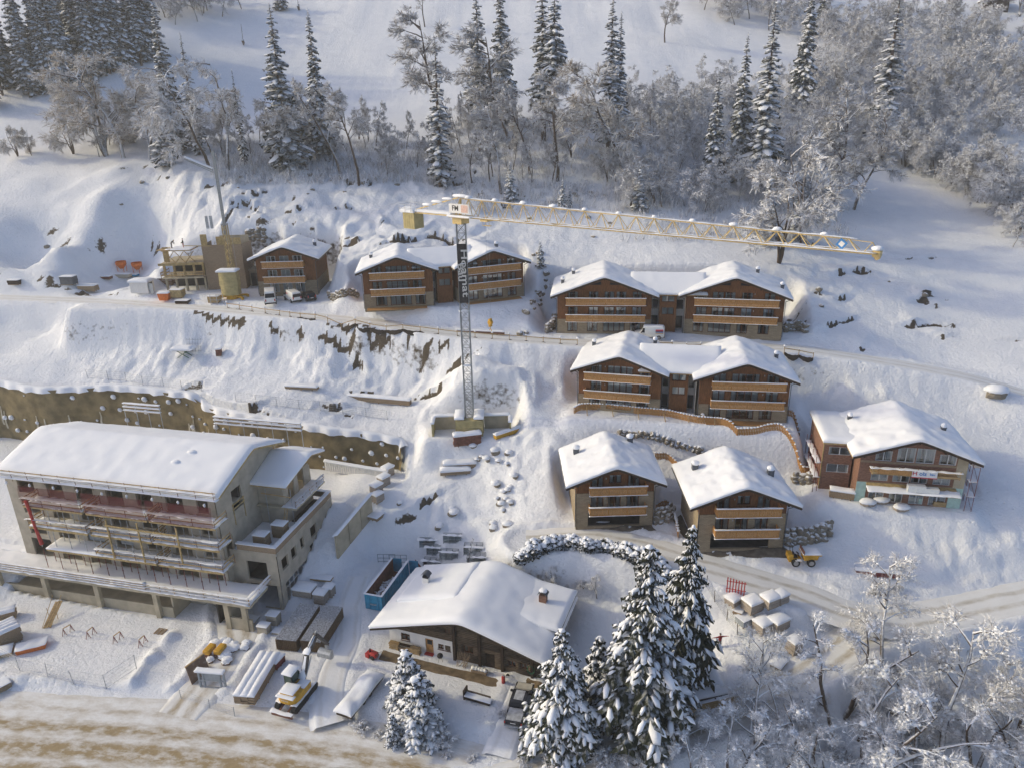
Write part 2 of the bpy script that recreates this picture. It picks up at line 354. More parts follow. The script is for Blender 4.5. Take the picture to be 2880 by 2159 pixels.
# ================================================================== TERRAIN
CP = [ # pixel, pixel, height: points read off the slope
 (0,2159,-.5),(700,2159,-.5),(1400,2159,-.5),(2100,2159,-1.5),(2880,2159,-2.2),(0,1950,-.2),(0,1820,0),(500,1820,0),(900,1950,0),(1000,1850,0),
 (1430,2050,0),(1250,1860,0),(820,1740,0),(1050,1720,0),(1130,1640,.5),(1200,1600,1.0),(1000,1560,2.6),(960,1525,4.2),(1120,1500,4.4),(1080,1420,6.6),
 (1250,1500,4.2),(1250,1400,7.6),(1180,1360,8.2),(1330,1330,9.2),(1450,1440,7.6),(1450,1340,10.0),(1320,1215,13.5),(1220,1200,13.2),(1450,1200,14.6),(1130,1225,12.2),
 (1550,1230,14.2),(1560,1120,17.0),(1450,1060,18.6),(1320,1040,19.2),(1320,975,23.6),(1450,1000,22.4),(1200,1080,17.0),(1000,1000,20.2),(1000,1100,16.0),(800,1130,15.6),
 (800,1000,19.8),(600,1000,19.6),(600,1090,16.8),(300,1050,17.4),(300,960,21.0),(0,1040,17.6),(0,960,20.6),(150,900,23.0),(600,920,23.6),(900,950,22.8),
 (0,838,26.6),(300,850,26.4),(560,868,26.3),(740,872,26.3),(820,850,26.8),(1000,898,25.3),(1320,940,24.2),(1640,962,23.2),(1850,966,23.0),(2200,975,22.4),(2420,1003,21.4),(2880,1105,18.2),
 (130,790,27.6),(300,780,27.8),(400,740,29.4),(2400,900,24.4),(2700,900,23.6),(2880,850,25.4),(2500,800,27.6),
 (2240,1080,17.4),(2350,1180,14.6),(2500,1080,18.4),(2700,1080,18.2),(2880,1180,15.6),(2800,1300,13.0),(2780,1440,10.4),(2880,1400,11.6),(2600,1470,9.4),(2400,1480,8.8),
 (2300,1500,8.2),(2500,1560,7.0),(2700,1560,7.2),(2880,1580,7.0),(2300,1590,6.8),(2500,1650,5.4),(2650,1690,4.6),(2880,1660,4.9),(2400,1720,4.8),(2560,1740,4.4),
 (2300,1850,3.0),(2150,1950,2.0),(1900,2060,.7),(1650,2120,-.2),(1900,1700,3.4),(2000,1830,2.0),(1750,1620,4.8),(1560,1590,5.2),(1650,1660,3.2),(1560,1700,2.0),
 (2880,1800,2.0),(2700,1850,.8),(2500,1950,-.4),(2750,2000,-1.4),(2300,2080,-.6),(1480,1500,7.4),(1750,1530,7.4),(2000,1590,7.0),(2200,1640,6.0),(1560,1440,8.4),(1900,1440,8.4),(1880,1350,10.0),
 (1700,1190,14.6),(1900,1230,13.6),(2100,1260,13.0),(2250,1260,12.6),(1750,1240,12.6),(2000,1290,11.6),(2230,1330,11.0),(2280,1420,9.6),
]
# farther up, where the view runs nearly level with the ground, points are given by their distance
CD = [(0,750,141),(150,690,146),(0,620,156),(300,600,156),(500,560,159),(620,600,154),(750,620,150),(900,610,152),(1050,620,149),(1200,600,152),(1200,530,164),(1350,600,152),(1500,620,149),(1560,660,144),
 (1540,800,130),(1520,880,121),(1500,930,114),(0,440,182),(250,450,180),(500,440,178),(750,470,173),(900,505,168),(1050,510,167),(1350,500,167),(1500,480,168),(1650,500,166),(1800,520,164),(1800,620,148),(2000,620,150),(2200,660,144),
 (1000,380,196),(600,370,198),(1400,300,215),(1700,300,214),(2100,320,212),(2300,410,196),(2500,480,186),(2600,650,152),(2880,640,150),(2750,600,160),(2880,480,185),(2700,420,200),(2880,300,222),(2500,250,236),(2880,120,268),(1000,290,226),(700,310,222),
 (1200,150,262),(1200,0,305),(600,100,278),(150,270,214),(150,100,246),(1700,110,268),(2000,0,300),(2880,0,300),(0,0,276),(0,300,210),(1300,410,190),(1900,410,188)]
def atY(px, py, Y):
    d = ray(px, py); t = Y / d.y; return (d.x * t, Y, CAMZ + d.z * t)
_cw = [tuple(at(*c)) for c in CP] + [atY(*c) for c in CD]
_cw += [(x, 430, 150) for x in (-260, -130, 0, 130, 260)] + [(x, 350, 118) for x in (-230, 230)]
_cw += [(-110, 60, -.3), (-110, 100, 8), (-120, 118, 16.5), (-140, 140, 27), (-160, 180, 50), (-190, 230, 70), (-60, 30, -.6), (0, 30, -.8), (60, 30, -2), (100, 60, 2), (110, 90, 13), (125, 120, 23), (150, 160, 35), (185, 230, 60)]
_C = np.array(_cw)
def _tps_fit(C, lam=2.0):
    n = len(C); d2 = ((C[:, None, :2] - C[None, :, :2]) ** 2).sum(-1) / 1e4
    K = np.where(d2 > 0, d2 * np.log(np.maximum(d2, 1e-12)), 0) + np.eye(n) * lam * 1e-4
    Pm = np.c_[np.ones(n), C[:, :2] / 100]; A = np.zeros((n + 3, n + 3)); A[:n, :n] = K; A[:n, n:] = Pm; A[n:, :n] = Pm.T
    return np.linalg.solve(A, np.r_[C[:, 2], 0, 0, 0])
_tw = _tps_fit(_C, 8.0)
def tps(x, y):
    out = np.zeros(x.shape); n = len(_C)
    for i in range(n):
        d2 = ((x - _C[i, 0]) ** 2 + (y - _C[i, 1]) ** 2) / 1e4
        out += _tw[i] * d2 * np.log(np.maximum(d2, 1e-12))
    return out + _tw[n] + _tw[n + 1] * x / 100 + _tw[n + 2] * y / 100
def lines(a, b, lo, hi, step, g=1.09):
    core = list(np.arange(a, b + 1e-6, step)); s = step; q = core[-1]
    while q < hi: s = min(s * g, 7); q += s; core.append(q)
    s = step; q = core[0]; pre = []
    while q > lo: s = min(s * g, 7); q -= s; pre.append(q)
    return np.array(pre[::-1] + core)
GX = lines(-72, 64, -270, 270, 0.38); GY = lines(49, 142, 20, 440, 0.38, 1.05)
XX, YY = np.meshgrid(GX, GY); Z = tps(XX, YY)
def crom(P, n=8):
    P = [Vector(p) for p in P]; P = [P[0] * 2 - P[1]] + P + [P[-1] * 2 - P[-2]]; o = []
    for i in range(1, len(P) - 2):
        a, b, c, d = P[i - 1:i + 3]
        for k in range(n):
            t = k / n; o.append(0.5 * ((2 * b) + (c - a) * t + (2 * a - 5 * b + 4 * c - d) * t * t + (3 * b - a - 3 * c + d) * t ** 3))
    o.append(P[-2]); return o
def polydist(pts, x, y):
    """distance to a polyline, signed side, height and arc length of the nearest point"""
    D = np.full(x.shape, 1e9); S = np.zeros(x.shape); H = np.zeros(x.shape); L = np.zeros(x.shape); acc = 0
    for a, b in zip(pts[:-1], pts[1:]):
        dx, dy = b[0] - a[0], b[1] - a[1]; l2 = dx * dx + dy * dy + 1e-9
        t = np.clip(((x - a[0]) * dx + (y - a[1]) * dy) / l2, 0, 1)
        qx = x - (a[0] + t * dx); qy = y - (a[1] + t * dy); d = np.hypot(qx, qy); m = d < D
        D = np.where(m, d, D); S = np.where(m, np.sign(dx * qy - dy * qx), S); H = np.where(m, a[2] + t * (b[2] - a[2]), H)
        L = np.where(m, acc + t * math.sqrt(l2), L); acc += math.sqrt(l2)
    return D, S, H, L
def near(pts, m=8):
    xs = [p[0] for p in pts]; ys = [p[1] for p in pts]
    i0, i1 = np.searchsorted(GX, (min(xs) - m, max(xs) + m)); j0, j1 = np.searchsorted(GY, (min(ys) - m, max(ys) + m))
    return slice(j0, j1), slice(i0, i1)
# broad lumps, runnels on the steep banks, small hummocks
gy_, gx_ = np.gradient(Z, GY, GX); steep = np.clip(np.hypot(gx_, gy_), 0, 1.2)
near_m = np.clip(1.4 - YY / 260, 0.2, 1)
Z += fbm(XX / 14, YY / 14, 3, 3) * (0.25 + 0.9 * sstep(0.25, 0.6, steep)) * np.where(YY > 150, 1.6, 1.0)
_sb = sstep(0.34, 0.75, steep) * near_m
rid = 1 - np.abs(fbm(XX / 2.2 + fbm(XX / 9, YY / 9, 2, 9) * 1.5, YY / 8.0, 3, 21)) * 1.6
Z += _sb * (rid - 0.6) * 0.42
Z += _sb * fbm(XX / 1.5, YY / 1.5, 3, 33) * 0.62 + sstep(.15, .4, steep) * near_m * fbm(XX / 1.0, YY / 1.0, 2, 34) * .16
Z += fbm(XX / 3.1, YY / 3.1, 3, 41) * 0.12 * near_m
# hummocky tipped soil on the upper left slope
_hm = sstep(118, 135, YY) * (1 - sstep(168, 180, YY)) * (1 - sstep(-10, 5, XX))
_wx = XX + fbm(XX / 7, YY / 7, 2, 58) * 4; _wy = YY + fbm(XX / 7, YY / 7, 2, 59) * 4
Z += _hm * ((1 - np.abs(fbm(_wx / 9, _wy / 6.5, 4, 55))) * 2.2 + fbm(_wx / 2.6, _wy / 2.2, 3, 56) * .55 - 1.6)
_hr = sstep(120, 128, YY) * (1 - sstep(150, 165, YY)) * sstep(42, 52, XX)
Z += _hr * np.abs(fbm(XX / 6, YY / 5, 3, 57)) * 0.8
# broken edges: small scarps where bare soil shows
CR = []
def crack(pxs, A, back=1.6):
    CR.append(([at(*p) for p in pxs], A, back))
def crack_w(pts, A, back=1.6): CR.append(([Vector(p) for p in pts], A, back))
crack([(330,548,42.5),(400,530,43.2),(470,540,43)], .5); crack([(590,640,38),(680,600,39.2),(740,625,37.6)], 1.0)
crack([(700,640,37),(800,640,37),(880,660,35.6)], .6); crack([(90,650,37.5),(180,620,39),(260,640,38)], .5)
crack([(1060,700,34),(1150,690,34.2),(1220,672,35),(1310,675,35)], 1.1); crack([(120,610,39.6),(200,590,40.4)], .5); crack([(260,650,37),(280,640,37.4)], .7)
crack([(2360,780,28.6),(2430,765,29.2),(2520,790,28.2),(2560,815,27)], .8); crack([(2600,840,26),(2640,860,25.2)], .5); crack([(2330,920,24),(2400,890,24.8)], .5)
for k, (dz, a) in enumerate(((0.9, .75), (1.7, .85), (2.6, .7))):   # terraced road bank on the left
    crack([(-40,838 + 22 * k,26.2 - dz),(300,852 + 22 * k,26.0 - dz),(600,890 + 20 * k,25.6 - dz),(900,922 + 20 * k,24.7 - dz),(1100,940 + 18 * k,24.4 - dz)], a, .9)
crack([(900,932,23.6),(1200,958,23.0),(1450,985,22.0),(1640,992,21.4)], .85, .9); crack([(980,1075,17.6),(1100,1085,17.2),(1240,1105,16.4)], .7); crack([(1180,1010,20.6),(1230,1000,20.8)], .6)
crack([(1090,1300,10.6),(1080,1250,11.6)], .4); crack([(1110,1450,6),(1160,1440,6.2)], .6); crack([(1180,1420,6.8),(1230,1390,7.6)], .5)
_cr = random.Random(17)
for k in range(70):
    x0, y0 = (_cr.uniform(-78, 2), _cr.uniform(136, 172)) if k < 44 else ((_cr.uniform(40, 80), _cr.uniform(108, 140)) if k < 56 else (_cr.uniform(-60, 0), _cr.uniform(104, 116)))
    L = _cr.uniform(1.5, 6); q = [Vector((x0 + L * t, y0 + _cr.uniform(-.8, .8), 0)) for t in (0, .5, 1)]; CR.append((q, _cr.uniform(.3, .75), 1.4))
SOIL = np.zeros(Z.shape)
for pts, A, back in CR:
    pts = crom(pts, 6); sl = near(pts, 6); x, y = XX[sl], YY[sl]
    D, S, H, L = polydist(pts, x, y); up = S  # left of the direction of travel (rightwards) is uphill
    s = D * up + (fbm(x / 1.3, y / 1.3, 3, 71)) * 0.35
    am = A * np.clip(vnoise(L / 2.2, L * 0 + A * 9, 77) * 1.7 - 0.25, 0, 1.2)
    Z[sl] += np.where(s > 0, am * np.exp(-s / back), -am * 0.8 * np.exp(s / 1.1)) * (D < 6)
    SOIL[sl] = np.maximum(SOIL[sl], sstep(.12, .5, am) * (s < .12) * (s > -.2 - .38 * am) * (D < 3))
# building platforms: centre, half size, heading, height, blend margin
PADS = [(27, 120.5, 20.5, 8.2, 9.5, 23.35, 3), (25.6, 101.6, 16, 7.6, 12, 16.3, 2.6), (-12, 128.5, 14.5, 8, -10, 27.2, 3), (-41, 138.6, 6.2, 6.8, -2, 27.1, 3),
        (12.7, 86.0, 5.4, 5.2, -1, 8.0, 2.2), (27.3, 80.6, 5.8, 5.4, 1, 7.7, 2.2), (49.0, 86.2, 8.6, 6.8, 12, 10.9, 2.5), (-7.0, 70.4, 11, 6.5, 20, 0.0, 3),
        (-56.8, 139.5, 10, 6.5, -4, 27.4, 3), (-6.4, 100.3, 6.4, 2.6, -2, 13.4, 2.5), (-40, 129.5, 8, 3.2, 3, 26.7, 3), (-62, 128.5, 16, 3.0, 2, 26.9, 3), (-45, 68, 22, 6, 8, 0.0, 8), (-18, 79, 3.4, 6.0, 14, 0.25, 4), (-15, 60, 14, 9, 14, 0.0, 6)]
for cx, cy, hx, hy, az, z, mg in PADS:
    a = R(az); dx, dy = XX - cx, YY - cy; u = np.abs(dx * math.cos(a) - dy * math.sin(a)) - hx; v = np.abs(dx * math.sin(a) + dy * math.cos(a)) - hy
    w = 1 - sstep(0, mg, np.hypot(np.maximum(u, 0), np.maximum(v, 0)))
    Z = Z * (1 - w) + (z + fbm(XX / 2, YY / 2, 2, 91) * 0.05) * w
# excavation behind the concrete shell
PITW = [at(-60,1066,16.8), at(0,1073,16.5), at(108,1094,16.0), at(217,1092,16.0), at(336,1088,16.2), at(480,1103,15.7), at(543,1111,15.5), at(575,1130,14.6), at(600,1147,14.0), at(678,1165,13.8), at(814,1187,13.4), at(922,1206,13.0), at(1031,1219,12.5), at(1100,1232,12.1), at(1128,1240,11.8), at(1140,1262,11.0)]
PITW = [Vector((-112, 119, 17))] + PITW
PITP = [(p.x, p.y) for p in PITW] + [(-15.6, 95.0), (-20.5, 90.0), (-25.0, 87.0), (-26, 82), (-33, 78), (-66, 85.5), (-112, 97)]
def inpoly(P, x, y):
    c = np.zeros(x.shape, bool); n = len(P); j = n - 1
    for i in range(n):
        xi, yi = P[i]; xj, yj = P[j]
        c ^= ((yi > y) != (yj > y)) & (x < (xj - xi) * (y - yi) / (yj - yi + 1e-12) + xi); j = i
    return c
_pit = inpoly(PITP, XX, YY)
_fl = 6.6 + fbm(XX / 3, YY / 3, 3, 17) * 0.18 + sstep(-28, -22, XX) * 1.0
_fl = np.where(XX < -62, 4.6 + sstep(86, 112, YY) * 1.8, _fl)
Z = np.where(_pit, np.minimum(_fl, Z + 5 * (XX < -60)), Z)
# hollow of the concrete shell
_bx = (XX + 29.2) * math.cos(R(14)) - (YY - 76.1) * math.sin(R(14)); _by = (XX + 29.2) * math.sin(R(14)) + (YY - 76.1) * math.cos(R(14))
Z = np.where(((_bx > -36.9) & (_bx < -6.5) & (_by > -4.6) & (_by < 11.9)) | ((_bx > -6.6) & (_bx < -.15) & (_by > -4.4) & (_by < 14.3)), np.minimum(Z, -.05), Z)
# roads
ROADS = [
 ('valley_road', [at(-500,2020,-.35), at(0,2062,-.4), at(450,2090,-.45), at(900,2140,-.5), at(1300,2230,-.55), at(1700,2380,-.6)], 12.0, 1.5, 0.0),
 ('site_track', [at(498,2012,-.42), at(530,1975,-.34), at(568,1930,-.12), at(600,1890,0), at(640,1830,0), at(670,1790,.02), Vector((-36.2, 77, .02))], 4.6, 1.3, 0.45),
 ('yard_track', [at(930,2035,-.1), at(925,2000,-.02), at(935,1900,.03), at(975,1800,.04), at(985,1700,.1), at(1010,1620,.6)], 3.4, 1.2, 0.12),
 ('drive', [at(1402,2125,-.2), at(1415,2090,-.02), at(1440,2010,.03), at(1470,1930,.03)], 2.8, 1.0, 0.25),
 ('terrace_road', [at(-300,826,26.8), at(0,836,26.6), at(300,848,26.4), at(560,866,26.2), at(760,882,25.9), at(1000,900,25.2), at(1320,942,24.1), at(1640,964,23.1), at(1850,968,22.9), at(2200,978,22.3), at(2420,1005,21.3), at(2700,1055,19.6), at(2880,1105,18.0), at(3100,1170,16)], 3.8, 2.6, 0.25),
 ('chalet_road', [at(1480,1520,7.2), at(1640,1512,7.5), at(1800,1535,7.4), at(1950,1580,7.1), at(2100,1625,6.5), at(2250,1670,5.7), at(2400,1725,4.9), at(2530,1742,4.4), at(2700,1715,4.4), at(2880,1678,4.8), at(3100,1640,5.2)], 5.2, 3.0, 0.5),
 ('lower_lane', [at(2640,1735,4.35), at(2520,1755,4.2), at(2400,1800,3.7), at(2300,1870,2.9), at(2180,1940,2.1), at(2000,2020,1.2), at(1800,2085,.4), at(1500,2175,-.3), at(1300,2230,-.5)], 4.4, 2.6, 0.35),
]
ROADM = np.zeros(Z.shape)
for nm, pts, w, mg, berm in ROADS:
    pts = crom(pts, 8); sl = near(pts, w); x, y = XX[sl], YY[sl]; D, S, H, L = polydist(pts, x, y)
    D = D + fbm(x / 2.5, y / 2.5, 2, 61) * 0.35
    k = (1 - sstep(w / 2, w / 2 + mg, D)) * (ROADM[sl] < .5 if nm in ('site_track', 'yard_track', 'drive') else 1); Z[sl] = Z[sl] * (1 - k) + H * k
    Z[sl] += berm * np.exp(-((D - w / 2 - 0.7) / 0.55) ** 2) * (0.35 + 0.9 * vnoise(x / 0.9, y / 0.9, 8)) * (ROADM[sl] < 0.5)
    Z[sl] -= 0.16 * (1 - sstep(w / 2 - 0.5, w / 2, D)) * (ROADM[sl] < .5 if nm in ('site_track', 'yard_track', 'drive') else 1); ROADM[sl] = np.maximum(ROADM[sl], (D < w / 2 + 0.6) * 1.0)
# cleared-snow heaps along the site yard
for (a, b, hgt, wd) in ((at(0,1905,0), at(330,1960,0), .55, 1.1), (at(330,1965,0), at(480,1790,0), .6, .9), (at(540,1960,0), at(760,2040,0), .7, 1.3), (at(640,1830,0), at(540,1960,0), .55, 1.0), (at(760,2040,0), at(1500,2150,0), .5, 1.2)):
    sl = near([a, b], 6); x, y = XX[sl], YY[sl]; D, S, H, L = polydist([a, b], x, y)
    Z[sl] += hgt * np.exp(-(D / wd) ** 2) * (0.3 + vnoise(x / 0.8, y / 0.8, 13) * 1.1) * (1 - 0.9 * ROADM[sl])
Z += (1 - ROADM) * (fbm(XX / 0.9, YY / 0.9, 2, 81) * 0.05) * near_m
def hz(x, y):
    x = np.atleast_1d(np.asarray(x, float)); y = np.atleast_1d(np.asarray(y, float))
    i = np.clip(np.searchsorted(GX, x) - 1, 0, len(GX) - 2); j = np.clip(np.searchsorted(GY, y) - 1, 0, len(GY) - 2)
    tx = np.clip((x - GX[i]) / (GX[i + 1] - GX[i]), 0, 1); ty = np.clip((y - GY[j]) / (GY[j + 1] - GY[j]), 0, 1)
    return (Z[j, i] * (1 - tx) + Z[j, i + 1] * tx) * (1 - ty) + (Z[j + 1, i] * (1 - tx) + Z[j + 1, i + 1] * tx) * ty
def h1(x, y): return float(hz(x, y)[0])
def P(px, py, dz=0.0):
    """point of the ground seen at a pixel of the photograph"""
    d = ray(px, py); t = np.arange(40, 460, 0.3); x = d.x * t; y = d.y * t; z = CAMZ + d.z * t
    u = np.nonzero(z <= hz(x, y))[0]
    if len(u) == 0: return Vector((d.x * 300, d.y * 300, h1(d.x * 300, d.y * 300) + dz))
    k = u[0]; a, b = t[max(k - 1, 0)], t[k]
    for _ in range(12):
        m = (a + b) / 2
        if CAMZ + d.z * m <= h1(d.x * m, d.y * m): b = m
        else: a = m
    return Vector((d.x * b, d.y * b, h1(d.x * b, d.y * b) + dz))
def ground_material():
    m, t, b = _nodes('snow_ground'); b.inputs['Roughness'].default_value = 0.78; b.inputs['Specular IOR Level'].default_value = 0.2
    g = N(t, 'ShaderNodeNewGeometry'); sx = N(t, 'ShaderNodeSeparateXYZ'); t.links.new(g.outputs['Normal'], sx.inputs[0])
    pos = g.outputs['Position']
    def noise(sc, det=4, rough=0.5):
        n = N(t, 'ShaderNodeTexNoise'); n.inputs['Scale'].default_value = sc; n.inputs['Detail'].default_value = det; n.inputs['Roughness'].default_value = rough; t.links.new(pos, n.inputs[0]); return n.outputs[0]
    def mrange(src, a, bb, c=0.0, d=1.0):
        r = N(t, 'ShaderNodeMapRange'); r.inputs[1].default_value = a; r.inputs[2].default_value = bb; r.inputs[3].default_value = c; r.inputs[4].default_value = d; t.links.new(src, r.inputs[0]); return r.outputs[0]
    def math_(op, x, y):
        q = N(t, 'ShaderNodeMath', operation=op)
        for k, v in enumerate((x, y)):
            if isinstance(v, (int, float)): q.inputs[k].default_value = v
            else: t.links.new(v, q.inputs[k])
        return q.outputs[0]
    n1 = noise(0.5, 5)
    mx = N(t, 'ShaderNodeMix', data_type='RGBA'); mx.inputs[6].default_value = (0.78, 0.80, 0.84, 1); mx.inputs[7].default_value = (0.90, 0.91, 0.93, 1); t.links.new(n1, mx.inputs[0])
    soilf = mrange(math_('ADD', sx.outputs[2], math_('MULTIPLY', math_('SUBTRACT', noise(1.3, 4), 0.5), 0.40)), 0.27, 0.16)
    soil = N(t, 'ShaderNodeMix', data_type='RGBA'); soil.inputs[6].default_value = (0.055, 0.043, 0.032, 1); soil.inputs[7].default_value = (0.16, 0.125, 0.085, 1); t.links.new(noise(2.2, 5), soil.inputs[0])
    at_ = N(t, 'ShaderNodeAttribute'); at_.attribute_name = 'soil'
    soilf = math_('MAXIMUM', soilf, mrange(math_('ADD', at_.outputs['Fac'], math_('MULTIPLY', math_('SUBTRACT', noise(2.6, 4), 0.5), 1.1)), 0.5, 0.72))
    fin = N(t, 'ShaderNodeMix', data_type='RGBA'); t.links.new(soilf, fin.inputs[0]); t.links.new(mx.outputs[2], fin.inputs[6]); t.links.new(soil.outputs[2], fin.inputs[7])
    t.links.new(fin.outputs[2], b.inputs['Base Color'])
    vo = N(t, 'ShaderNodeTexVoronoi'); vo.inputs['Scale'].default_value = 1.6; t.links.new(pos, vo.inputs[0])
    foot = math_('MULTIPLY', mrange(vo.outputs[0], 0.0, 0.32), mrange(noise(0.12, 2), 0.5, 0.62))
    hgt = math_('ADD', math_('MULTIPLY', noise(1.9, 8, 0.68), 1.0), math_('MULTIPLY', foot, 0.35))
    bp = N(t, 'ShaderNodeBump'); bp.inputs['Strength'].default_value = 0.7; bp.inputs['Distance'].default_value = 0.38; t.links.new(hgt, bp.inputs['Height']); t.links.new(bp.outputs[0], b.inputs['Normal'])
    return m
def np_mesh(name, verts, faces, mat, smooth=True):
    me = bpy.data.meshes.new(name); nv, nf = len(verts), len(faces)
    me.vertices.add(nv); me.vertices.foreach_set('co', np.asarray(verts, np.float32).ravel())
    k = faces.shape[1]; me.loops.add(nf * k); me.loops.foreach_set('vertex_index', faces.ravel().astype(np.int32))
    me.polygons.add(nf); me.polygons.foreach_set('loop_start', np.arange(0, nf * k, k, dtype=np.int32))
    me.polygons.foreach_set('use_smooth', np.full(nf, smooth)); me.update(calc_edges=True); me.validate()
    for m in (mat if isinstance(mat, list) else [mat]): me.materials.append(m)
    return me
ny, nx = Z.shape; ii, jj = np.meshgrid(np.arange(nx - 1), np.arange(ny - 1)); a0 = (jj * nx + ii).ravel()
ground = struct(link('ground', np_mesh('ground', np.c_[XX.ravel(), YY.ravel(), Z.ravel()], np.c_[a0, a0 + 1, a0 + nx + 1, a0 + nx], ground_material())), 'snow-covered mountainside and valley floor')
_sa = ground.data.attributes.new('soil', 'FLOAT', 'POINT'); _sa.data.foreach_set('value', np.where(ROADM > .5, 0, SOIL).ravel().astype(np.float32))
def road_material(name, dirt, dirty, tracks, width, base=(0.80, 0.80, 0.79)):
    m, t, b = _nodes(name); b.inputs['Roughness'].default_value = 0.8; b.inputs['Specular IOR Level'].default_value = 0.2
    uv = N(t, 'ShaderNodeUVMap'); uv.uv_map = 'UVMap'; g = N(t, 'ShaderNodeNewGeometry')
    def mrange(src, a, bb, c=0.0, d=1.0):
        r = N(t, 'ShaderNodeMapRange'); r.inputs[1].default_value = a; r.inputs[2].default_value = bb; r.inputs[3].default_value = c; r.inputs[4].default_value = d; t.links.new(src, r.inputs[0]); return r.outputs[0]
    def math_(op, x, y):
        q = N(t, 'ShaderNodeMath', operation=op)
        for k, v in enumerate((x, y)):
            if isinstance(v, (int, float)): q.inputs[k].default_value = v
            else: t.links.new(v, q.inputs[k])
        return q.outputs[0]
    mp = N(t, 'ShaderNodeMapping'); mp.inputs['Scale'].default_value = (1.0, 0.42, 1); t.links.new(uv.outputs[0], mp.inputs[0])
    n1 = N(t, 'ShaderNodeTexNoise'); n1.inputs['Scale'].default_value = 1.0; n1.inputs['Detail'].default_value = 9; n1.inputs['Roughness'].default_value = 0.68; t.links.new(mp.outputs[0], n1.inputs[0])
    n2 = N(t, 'ShaderNodeTexNoise'); n2.inputs['Scale'].default_value = 0.35; n2.inputs['Detail'].default_value = 5; t.links.new(g.outputs['Position'], n2.inputs[0])
    sx = N(t, 'ShaderNodeSeparateXYZ'); t.links.new(uv.outputs[0], sx.inputs[0])
    wob = math_('ADD', sx.outputs[0], math_('MULTIPLY', math_('SUBTRACT', n2.outputs[0], 0.5), 0.9))
    f = None
    for (c, wd, k) in tracks:
        d = math_('ABSOLUTE', math_('SUBTRACT', wob, c), 0); e = math_('MULTIPLY', mrange(d, wd, wd * 0.25), k); f = e if f is None else math_('MAXIMUM', f, e)
    f = math_('MULTIPLY', f, mrange(n1.outputs[0], 0.30, 0.60, 0.25, 1.0)); f = math_('ADD', f, math_('MULTIPLY', mrange(n1.outputs[0], 0.40, 0.75), dirty))
    lim = math_('MINIMUM', f, 1.0)
    n3 = N(t, 'ShaderNodeTexNoise'); n3.inputs['Scale'].default_value = 3; n3.inputs['Detail'].default_value = 6; t.links.new(g.outputs['Position'], n3.inputs[0])
    dc = N(t, 'ShaderNodeMix', data_type='RGBA'); dc.inputs[6].default_value = c4([x * 0.75 for x in dirt]); dc.inputs[7].default_value = c4([x * 1.2 for x in dirt]); t.links.new(n3.outputs[0], dc.inputs[0])
    mx = N(t, 'ShaderNodeMix', data_type='RGBA'); t.links.new(lim, mx.inputs[0]); mx.inputs[6].default_value = c4(base); t.links.new(dc.outputs[2], mx.inputs[7])
    t.links.new(mx.outputs[2], b.inputs['Base Color'])
    hh = math_('ADD', math_('MULTIPLY', n1.outputs[0], 0.9), math_('MULTIPLY', n3.outputs[0], 0.5))
    bp = N(t, 'ShaderNodeBump'); bp.inputs['Strength'].default_value = 0.5; bp.inputs['Distance'].default_value = 0.12; t.links.new(hh, bp.inputs['Height']); t.links.new(bp.outputs[0], b.inputs['Normal'])
    return m
ROADMAT = {
 'yard_track': road_material('yard_track', (0.55, 0.52, 0.46), 0.10, [(-0.9, .35, .35), (0.9, .35, .35)], 3.4, (.84, .85, .87)),
 'drive': road_material('drive', (0.55, 0.53, 0.49), 0.08, [(-0.8, .3, .3), (0.8, .3, .3)], 2.8, (.84, .85, .87)),
 'valley_road': road_material('valley_road', (0.36, 0.275, 0.155), 0.55, [(-1.2, 1.3, .75), (1.4, 1.6, 1.0), (4.0, 1.5, .95), (-3.6, .5, .3)], 12),
 'site_track': road_material('site_track', (0.38, 0.30, 0.19), 0.35, [(-0.9, .7, .7), (0.9, .7, .7)], 4.6),
 'terrace_road': road_material('terrace_road', (0.45, 0.40, 0.32), 0.15, [(-0.8, .4, .35), (.8, .4, .35)], 3.8),
 'chalet_road': road_material('chalet_road', (0.42, 0.37, 0.28), 0.18, [(-0.9, .5, .6), (.9, .5, .6)], 5.2),
 'lower_lane': road_material('lower_lane', (0.42, 0.35, 0.24), 0.16, [(-0.9, .5, .75), (.9, .5, .75)], 4.4),
}
for k, (nm, pts, w, mg, berm) in enumerate(ROADS):
    c = crom(pts, 14); ns = 15; vs = []; uvs = []; acc = 0
    for i, p in enumerate(c):
        tn = (c[min(i + 1, len(c) - 1)] - c[max(i - 1, 0)]); tn.z = 0; tn.normalize(); nr = Vector((tn.y, -tn.x, 0))
        if i: acc += (p - c[i - 1]).length
        for j in range(ns):
            o = (j / (ns - 1) - 0.5) * (w + 0.7); e = abs(o) > w / 2 + 0.05; q = p + nr * o
            vs.append((q.x, q.y, p.z + 0.004 * k + (0.0 if not e else -0.22) + float(fbm(q.x / .8, q.y / .8, 2, 5)) * 0.03)); uvs.append((o, acc))
    fs = np.array([[i * ns + j, i * ns + j + 1, (i + 1) * ns + j + 1, (i + 1) * ns + j] for i in range(len(c) - 1) for j in range(ns - 1)])[:, ::-1]
    me = np_mesh(nm, np.array(vs), fs, ROADMAT[nm]); ul = me.uv_layers.new(name='UVMap')
    li = np.zeros(len(me.loops), np.int32); me.loops.foreach_get('vertex_index', li); ul.data.foreach_set('uv', np.array(uvs, np.float32)[li].ravel())
    struct(link(nm, me))
